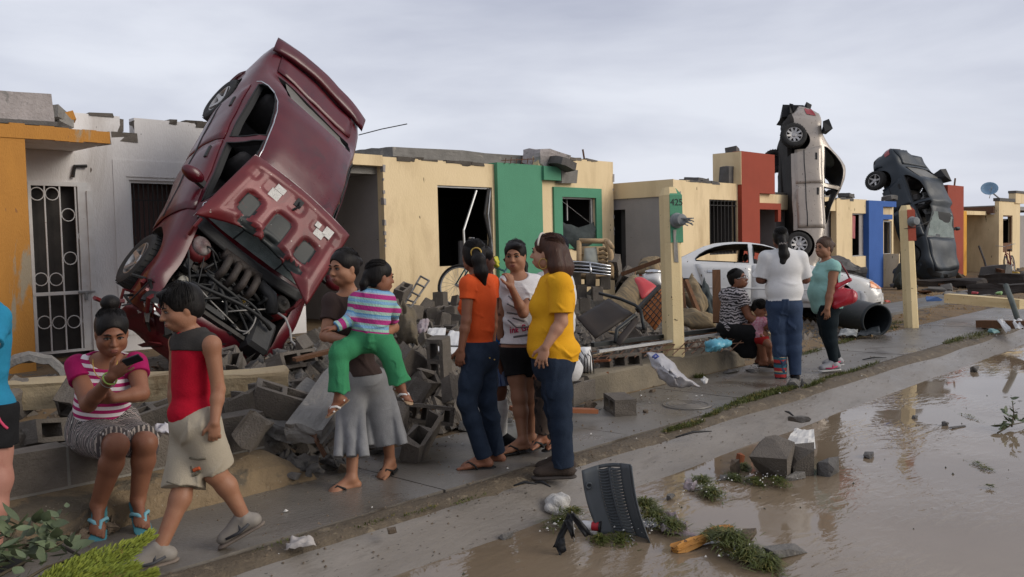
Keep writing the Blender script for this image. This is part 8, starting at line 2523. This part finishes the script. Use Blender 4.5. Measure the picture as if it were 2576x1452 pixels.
# ------------------------------------------------------------------ things in the flooded road
zw=-.17
lp=thing('cowl_panel','grey louvred car cowl panel standing upright in the water','car part',Vector(onz(1560,1350,zw)))
D0=float((np.array(lp.location)-CC)@CFW)
def lpt(u,v):
 """u across, v down."""
 tl,tr,br,bl=(1464,1184),(1585,1168),(1632,1362),(1508,1345)
 tx=tl[0]+(tr[0]-tl[0])*u;ty=tl[1]+(tr[1]-tl[1])*u-10*math.sin(u*3.14)
 bx=bl[0]+(br[0]-bl[0])*u;by=bl[1]+(br[1]-bl[1])*u
 x=tx+(bx-tx)*v+14*math.sin(v*3.14)*-1*.6;y=ty+(by-ty)*v
 return Vector(A(x,y,D0+.07*math.sin(u*3.14)*1-.10*(u-.5)+.06*(1-v)))
m_lou=mat('grey_plastic',(.075,.082,.088),(.06,.066,.07),scale=5,rough=.45)
def strip(u0,u1,v0,v1,nu,nv,nm):
 V=[lpt(lerp(u0,u1,a/nu),lerp(v0,v1,b/nv))-lp.location for a in range(nu+1)for b in range(nv+1)]
 F=[(a*(nv+1)+b,(a+1)*(nv+1)+b,(a+1)*(nv+1)+b+1,a*(nv+1)+b+1)for a in range(nu)for b in range(nv)]
 o=mesh(nm,V,F,m_lou,lp,True);solid(o,.014,0);return o
strip(0,.34,0,1,6,14,'panel');strip(.80,1.0,0,1,4,14,'panel');strip(.54,.59,.05,.96,2,14,'rib');strip(.341,.799,0,.05,6,2,'edge');strip(.341,.799,.955,1.0,6,2,'edge')
for col,(u0,u1)in enumerate(((.345,.535),(.595,.795))):
 for k in range(22):
  v=.075+k*.0405
  P=[lpt(lerp(u0,u1,t),v+.012*math.sin(t*3.14))-lp.location for t in(0,.25,.5,.75,1)]
  mb=MB()
  for a in range(4):
   mb.bar(P[a],P[a+1],.022,.006,up=Vector(CFW)*-.45+Vector((0,0,.9)))
  mb.build('louvre',m_lou,lp)
MB().lathe([(.02,0),(.022,.02),(.012,.022),(.010,.0),(.001,0)],14,Matrix.Translation(lpt(.10,.24)-lp.location-Vector(CFW)*.012)@basis(RT,-CFW).to_4x4()).build('stud',m_lou,lp,True)
V=[lpt(1.0,v)-lp.location+Vector(CFW)*d for v in np.linspace(0,1,10)for d in(0,-.07)]
o=mesh('flange',V,[(2*a,2*a+1,2*a+3,2*a+2)for a in range(9)],m_lou,lp,True);solid(o,.008,0)
def wp(x,y,dz=0.0):
 return Vector(onz(x,y,zw))+Vector((0,0,dz))
S=Sdf();er=random.Random(12)
p0=wp(1404,1290,.07)
fo=thing('foam_lump','white foam lump beside the grey louvred panel','foam',p0)
for q in range(60):
 S.ell(np.array(p0)+np.array([er.gauss(0,.03),er.gauss(0,.028),er.uniform(-.06,.02)]),(er.uniform(.016,.034),)*3,None,.02)
S.wr=(.005,60,3);S.mesh('foam',.006,mat('white_foam',(.50,.49,.47),(.40,.38,.36),scale=15,rough=.95,bump=.8,bscale=70),fo)
bp_=thing('broken_plastic','black broken car plastic pieces in the water left of the louvred panel','car part',wp(1435,1350))
for c_,k in(([(1390,1378),(1428,1290),(1440,1300),(1412,1372)],0),([(1432,1296),(1442,1288),(1492,1345),(1470,1350)],1),([(1420,1310),(1440,1305),(1446,1352),(1438,1356)],2),([(1395,1370),(1420,1350),(1425,1385),(1408,1398)],3)):
 quadpad('shard',None,None,[Vector(A(x,y,4.95-.02*k))-bp_.location for x,y in c_],.012,m_trim,0,.03,6,k,bp_)
MB().tube([wp(1445,1362,.0)-bp_.location,wp(1443,1362,.10)-bp_.location,wp(1440,1365,.18)-bp_.location],.004,5).build('wire',m_wire,bp_)
cn2=thing('can','small red and white can beside the louvred panel','can',wp(1490,1340,.04))
M=Matrix.Translation((0,0,0))@basis(Vector((0,0,1)),Vector(d3(.75,-.3,.35))).to_4x4()
MB().lathe([(.001,-.07),(.024,-.07),(.027,-.05),(.027,.0)],16,M).build('body',m_whb,cn2,True)
MB().lathe([(.0272,.001),(.0272,.035),(.024,.045)],16,M).build('red_band',mat('can_red',(.42,.02,.03),rough=.4),cn2,True)
MB().lathe([(.032,.046),(.033,.055),(.001,.056)],16,M).build('lid',m_trim,cn2,True)
for k,(x,y,s,rz,m,lb)in enumerate(((1938,1196,(.36,.30,.30),.3,m_block,'large broken block standing in the flooded road beside the white painted one'),(2018,1186,(.28,.26,.25),.9,m_block,'block with flaked white paint standing in the flooded road'),(2078,1190,(.22,.16,.16),.2,m_concd,'small dark block piece in the water right of the white painted block'))):
 o=bpy.data.objects.new('concrete_block',chunk_mesh(171+k,*s,.03,m));COL.objects.link(o);o.data.name='concrete_block'
 o.location=wp(x,y,s[2]*.38);o.rotation_euler=(.1,-.08,rz);tag(o,lb,'cinder block')
quadpad('plaster_flake','flaked white plaster on top of the block in the water','plaster',[wp(1972,1165,.13),wp(2000,1138,.19),wp(2048,1142,.19),wp(2052,1172,.125)],.018,mat('flaked_white',(.58,.56,.53),(.5,.48,.45),scale=8,rough=.9,c4=(.2,.18,.16),s4=40,t4=.7),0,.02,8,4,smooth=False)
for k,(x,y,s,rz,m,lb)in enumerate(((2000,1206,(.20,.05,.06),-.3,m_lump,'narrow stone bar in front of the white painted block'),(1848,1190,(.09,.07,.12),.3,m_brownl,'upright brown shard left of the large block in the water'),(1862,1165,(.07,.05,.09),1,mat('terracotta',(.24,.075,.03),rough=.8),'small orange brown shard left of the large block in the water'),(1820,1205,(.12,.06,.03),.5,m_concd,'dark flat scrap in the weed left of the large block'),(2185,1150,(.13,.08,.04),.2,m_concd,'dark scrap in the water right of the block group'),(1975,1395,(.26,.10,.07),-.35,m_lump,'grey slab corner rising from the water right of the weed heap'),(1688,1256,(.08,.05,.04),.4,m_concd,'small dark stone in the water right of the louvred panel'),(1270,1352,(.10,.07,.04),0,m_lump,'dark stone at the water edge left of the foam lump'),(2408,1075,(.2,.05,.012),-.3,m_concd,'thin grey scrap floating at right'),(2300,1052,(.07,.05,.03),0,m_concd,'small dark scrap in the reflection of the far post'),(2378,1070,(.08,.05,.04),0,m_concd,'small dark lump floating right of the post reflection'),(2452,935,(.14,.1,.09),.4,m_lump,'dark stone at the far water edge'),(1878,1372,(.17,.09,.10),.3,m_brownl,'brown stone lying in the weed heap beside the orange wood'))):
 p=wp(x,y);o=bpy.data.objects.new('stone',chunk_mesh(130+k,*s,min(s)*.7,m));COL.objects.link(o);o.data.name='stone'
 o.location=p+Vector((0,0,s[2]*.35));o.rotation_euler=(0,0,rz);tag(o,lb,'stone')
slab_between('wood_piece','splintered orange wood stick lying across the weed in the water','wood',wp(1697,1390,.015),wp(1835,1350,.05),.05,.035,mat('orange_splinter',(.46,.22,.05),(.3,.13,.03),scale=9,rough=.7,stretch=(1,1,1),c4=(.08,.04,.02),s4=40,t4=.64),seed=90,j=.03)
quadpad('plastic_sheet','clear plastic scrap in the weed right of the louvred panel','plastic',[wp(1665,1345,.0),wp(1640,1300,.05),wp(1700,1318,.05),wp(1752,1350,.0)],.01,MATS['dirty_clear_plastic'],.01,.05,10,21)
quadpad('plastic_sheet','small clear plastic scrap beside the first weed clump','plastic',[wp(1718,1232,.01),wp(1730,1218,.04),wp(1758,1228,.04),wp(1745,1238,.01)],.008,MATS['dirty_clear_plastic'],.01,.03,8,22)
# weed and grass
m_weed=mat('wet_weed',(.085,.095,.018),(.042,.055,.012),scale=30,rough=.6,c3=(.16,.13,.03),s3=20,t3=.56)
m_grass=mat('short_grass',(.075,.085,.015),(.05,.06,.012),scale=20,rough=.8,c3=(.17,.13,.04),s3=14,t3=.55)
def tuft(name,centers,n,h,m,seed,flat=.3,spread=1.0,kind='stuff',wid=.003):
 r=random.Random(seed);V,F=[],[]
 for(c,rx,ry,rot)in centers:
  c=Vector(c)
  for _ in range(n):
   a=r.uniform(0,6.28);d=math.sqrt(r.random())if kind=='stuff' else abs(r.gauss(0,.55))
   ox,oy=rx*d*math.cos(a),ry*d*math.sin(a)
   p=c+Vector((ox*math.cos(rot)-oy*math.sin(rot),ox*math.sin(rot)+oy*math.cos(rot),r.uniform(0,h*flat)*max(0,1-d)))
   dr=Vector((r.gauss(0,1),r.gauss(0,1),abs(r.gauss(0,1))*(1-flat)+.15)).normalized()*h*r.uniform(.5,1.3)
   if kind=='thing':dr.z*=.35;dr*=1.25
   sd=dr.cross(Vector((0,0,1))).normalized()*wid*r.uniform(.6,1.5)
   mid=p+dr*.55+Vector((0,0,.1*h));e=p+dr+Vector((0,0,-.12*h))
   b=len(V);V+=[p-sd,p+sd,mid+sd*.8,mid-sd*.8,e]
   F+=[(b,b+1,b+2,b+3),(b+3,b+2,b+4)]
 o=mesh(name,V,F,m);o['kind']='stuff';return o
def tagk(o,lb,cat):
 return tag(o,lb,cat)
W_=lambda x,y,rx,ry,z=0.0:(wp(x,y,z),rx,ry,.75)
tagk(tuft('weed_clump',[W_(1410,1325,.13,.08,.02),W_(1440,1312,.10,.06,.05)],260,.06,m_weed,1,.5,kind='thing'),'green weed clump under the white foam lump','weed')
tagk(tuft('weed_clump',[W_(1560,1358,.16,.08,.0),W_(1510,1360,.10,.05)],220,.05,m_weed,2,.6,kind='thing'),'dark weed at the foot of the louvred panel','weed')
tagk(tuft('weed_clump',[W_(1640,1320,.15,.09,.05),W_(1690,1335,.17,.07,.02),W_(1620,1305,.07,.06,.08)],420,.075,m_weed,3,.6,kind='thing'),'bright green weed heap against the right side of the louvred panel','weed')
tagk(tuft('weed_clump',[W_(1840,1385,.17,.10,.06),W_(1880,1405,.2,.08,.02),W_(1810,1372,.12,.06,.04),W_(1930,1422,.12,.04)],480,.08,m_weed,4,.6,kind='thing'),'largest weed heap in the water, around the orange wood stick','weed')
tagk(tuft('weed_clump',[W_(1768,1225,.13,.07,.03),W_(1790,1248,.16,.07,.01)],380,.065,m_weed,5,.6,kind='thing'),'round weed clump in the water left of the block group','weed')
tagk(tuft('weed_clump',[W_(1850,1205,.14,.05),W_(1900,1215,.14,.05),W_(1960,1222,.16,.06,.02),W_(1870,1178,.10,.04)],260,.055,m_weed,6,.6,kind='thing'),'weed trailing along the foot of the block group','weed')
tagk(tuft('weed_clump',[W_(2440,1050,.25,.02)],60,.03,m_weed,7,.9,kind='thing'),'thin line of weed floating at the right','weed')
tagk(tuft('weed_clump',[W_(2460,1170,.22,.05),W_(2480,1180,.1,.05)],60,.03,m_weed,8,.9,kind='thing'),'thin scattered weed floating in the middle of the water','weed')
tagk(tuft('weed_clump',[W_(2490,1228,.04,.03,.01)],40,.03,m_weed,9,.5,kind='thing'),'tiny green tuft floating in the open water','weed')
crumbs('weed_specks',240,lambda r:(lambda c:(c[0]+r.gauss(0,.12),c[1]+r.gauss(0,.07),zw+.02+r.uniform(0,.05)))(r.choice([wp(1640,1330),wp(1850,1390),wp(1780,1235),wp(1950,1215),wp(1420,1330)])),.008,m_foam,41)
gs=lambda x,y,rx,ry:(Vector(onz(x,y,0.0)),rx,ry,.05)
o=tuft('grass',[gs(1860,1018,.55,.07),gs(1930,992,.5,.07),gs(1975,982,.35,.05),gs(1900,1000,.5,.09)],900,.045,m_grass,11,.2)
o=tuft('grass',[gs(1740,1068,.22,.05),gs(1700,1078,.2,.04),gs(1790,1045,.16,.03)],420,.035,m_grass,12,.2)
o=tuft('grass',[gs(2085,952,.5,.04),gs(2160,930,.7,.04),gs(2050,968,.3,.03),gs(2430,850,1.0,.12),gs(2480,840,.9,.12),gs(2400,858,.5,.08)],420,.05,m_grass,13,.2)
o=tuft('grass',[gs(2035,888,.4,.06),gs(2250,815,.5,.12),gs(2230,830,.6,.08),gs(2170,845,.6,.06),gs(1760,950,.08,.05),gs(2120,862,.4,.06),gs(1500,940,.1,.05)],260,.06,m_grass,14,.2)
o=tuft('grass',[gs(700+60*k,1370-14*k,.16,.03)for k in range(0,9,2)],70,.02,m_grass,15,.4)
# branches
m_leaf=mat('dusty_leaf',(.12,.145,.08),(.075,.10,.05),scale=14,rough=.55,vary=.25,c3=(.13,.15,.09),s3=8,t3=.55)
m_twig=mat('twig',(.10,.08,.05),rough=.85)
def leaf_mesh(L,w,seed):
 V=[(0,0,0)]
 F=[]
 n=6
 for k in range(1,n):
  t=k/n;ww=w*math.sin(math.pi*t**.8);z=.18*L*t*t
  V+=[(L*t,-ww,z+.12*ww),(L*t,0,z-.1*ww),(L*t,ww,z+.12*ww)]
 V.append((L,0,.18*L))
 F+=[(0,1,2),(0,2,3)]
 for k in range(n-2):
  b=1+3*k;F+=[(b,b+3,b+4,b+1),(b+1,b+4,b+5,b+2)]
 b=1+3*(n-2);e=len(V)-1
 F+=[(b,e,b+1),(b+1,e,b+2)]
 me=bpy.data.meshes.new('leaf');me.from_pydata(V,[],F);me.materials.append(m_leaf)
 me.polygons.foreach_set('use_smooth',np.ones(len(me.polygons),bool))
 return me
LEAF=[leaf_mesh(.085,.021,0),leaf_mesh(.065,.019,1),leaf_mesh(.05,.014,2)]
def leafy(label,stems,n,seed,sc=1.0,spread=.10):
 r=random.Random(seed)
 b=thing('branch',label,'branch',stems[0][0])
 for st in stems:
  MB().tube([Vector(p)-b.location for p in st],[.008,.006,.004][:len(st)]if len(st)<=3 else.005,5).build('stem',m_twig,b,True)
 for k in range(n):
  st=stems[k%len(stems)];t=r.random()*(len(st)-1.001);i=int(t)
  p=Vector(st[i]).lerp(Vector(st[i+1]),t-i)+Vector((r.gauss(0,spread*.3),r.gauss(0,spread*.3),abs(r.gauss(0,spread*.35))))
  o=bpy.data.objects.new('leaf',r.choice(LEAF));COL.objects.link(o);o.parent=b;o.location=p-b.location
  o.rotation_euler=(r.uniform(-.8,.8),r.uniform(-.9,.4),r.uniform(0,6.28));s=sc*r.uniform(.7,1.3);o.scale=(s,s,s)
 return b
P_=lambda x,y,D:Vector(atd(x,y,D))
leafy('torn leafy branch with dusty green leaves at the near picture corner',[[P_(-10,1452,3.75),P_(90,1400,3.9),P_(195,1345,4.1)],[P_(0,1425,3.8),P_(60,1375,3.95),P_(110,1355,4.05)],[P_(-15,1390,3.85),P_(30,1350,3.9),P_(40,1330,3.95)],[P_(90,1400,3.9),P_(130,1380,4.0),P_(158,1312,4.05)],[P_(60,1460,3.7),P_(120,1425,3.85),P_(180,1405,3.95)]],115,3,1.05,.13)
leafy('small green twig with leaves floating in the water at the right edge',[[wp(2510,1092,.01),wp(2545,1080,.04),wp(2580,1070,.03)],[wp(2545,1082,.03),wp(2550,1075,.12),wp(2546,1070,.22)]],46,4,.9,.09)
# golden conifer sprays
m_con=mat('golden_conifer',(.235,.255,.032),(.12,.16,.02),scale=9,rough=.75,c3=(.20,.13,.04),s3=12,t3=.62)
cf=thing('conifer_branch','torn golden green conifer branch lying beside the shoe of the boy','branch',P_(200,1460,3.85))
r=random.Random(6)
for k,(a,b,wd)in enumerate((((200,1462,3.75),(382,1345,4.08),.085),((150,1470,3.7),(330,1385,4.0),.08),((170,1480,3.65),(345,1425,3.85),.075),((120,1475,3.7),(240,1390,4.0),.06),((210,1500,3.6),(390,1440,3.75),.06),((100,1480,3.7),(200,1420,3.95),.06))):
 a,b=P_(*a),P_(*b);ax=(b-a);L=ax.length;ax.normalize()
 V,F=[],[]
 for q in range(1700):
  t=r.random();rad=wd*(.35+.65*math.sin(math.pi*min(1,t*1.1+.12)))
  an=r.uniform(0,6.28);s1=ax.cross(Vector((0,0,1))).normalized();s2=s1 .cross(ax)
  o_=(s1*math.cos(an)+s2*math.sin(an)*.7)
  p=a+ax*L*t+o_*rad*r.random()**.5
  d=(ax*1.1+o_*r.uniform(.2,1.0)+Vector((0,0,.25))).normalized()*r.uniform(.009,.030)
  w=d.cross(Vector((r.gauss(0,1),r.gauss(0,1),r.gauss(0,1)))).normalized()*.0024
  n0=len(V);V+=[p-w,p+w,p+d*.6+w*1.3,p+d*.6-w*1.3,p+d]
  F+=[(n0,n0+1,n0+2,n0+3),(n0+3,n0+2,n0+4)]
 o=mesh('needle_spray',[Vector(v)-cf.location for v in V],F,m_con,cf)
 MB().tube([a-cf.location,b-cf.location],[.007,.003],5).build('stem',m_twig,cf)
 # twigs and strips lying on the kerb
for k,(x0,y0,x1,y1,lb)in enumerate(((1292,1222,1350,1218,'dark curled strip on the kerb below the woman in yellow'),(1345,1215,1385,1225,'dark leaf scrap right of the curled strip'),(1975,1035,2000,1050,'short dark twig on the kerb above the angular stone'),(1195,1112,1245,1106,'thin dark stick on the pavement by the girl in orange'),(2170,905,2230,900,'thin wet stick on the far pavement'),(2000,835,2060,842,'thin stick by the gravel'),(1700,1100,1790,1085,'thin twig on the dirt strip below the grass'))):
 a,b=Vector(onz(x0,y0,.01)),Vector(onz(x1,y1,.012));m1=a.lerp(b,.5)+Vector((.02,.02,.012))
 tag(MB().tube([a,m1,b],[.006,.011,.004],5).build('twig',m_trim,smooth=True),lb,'twig')
name_pieces()
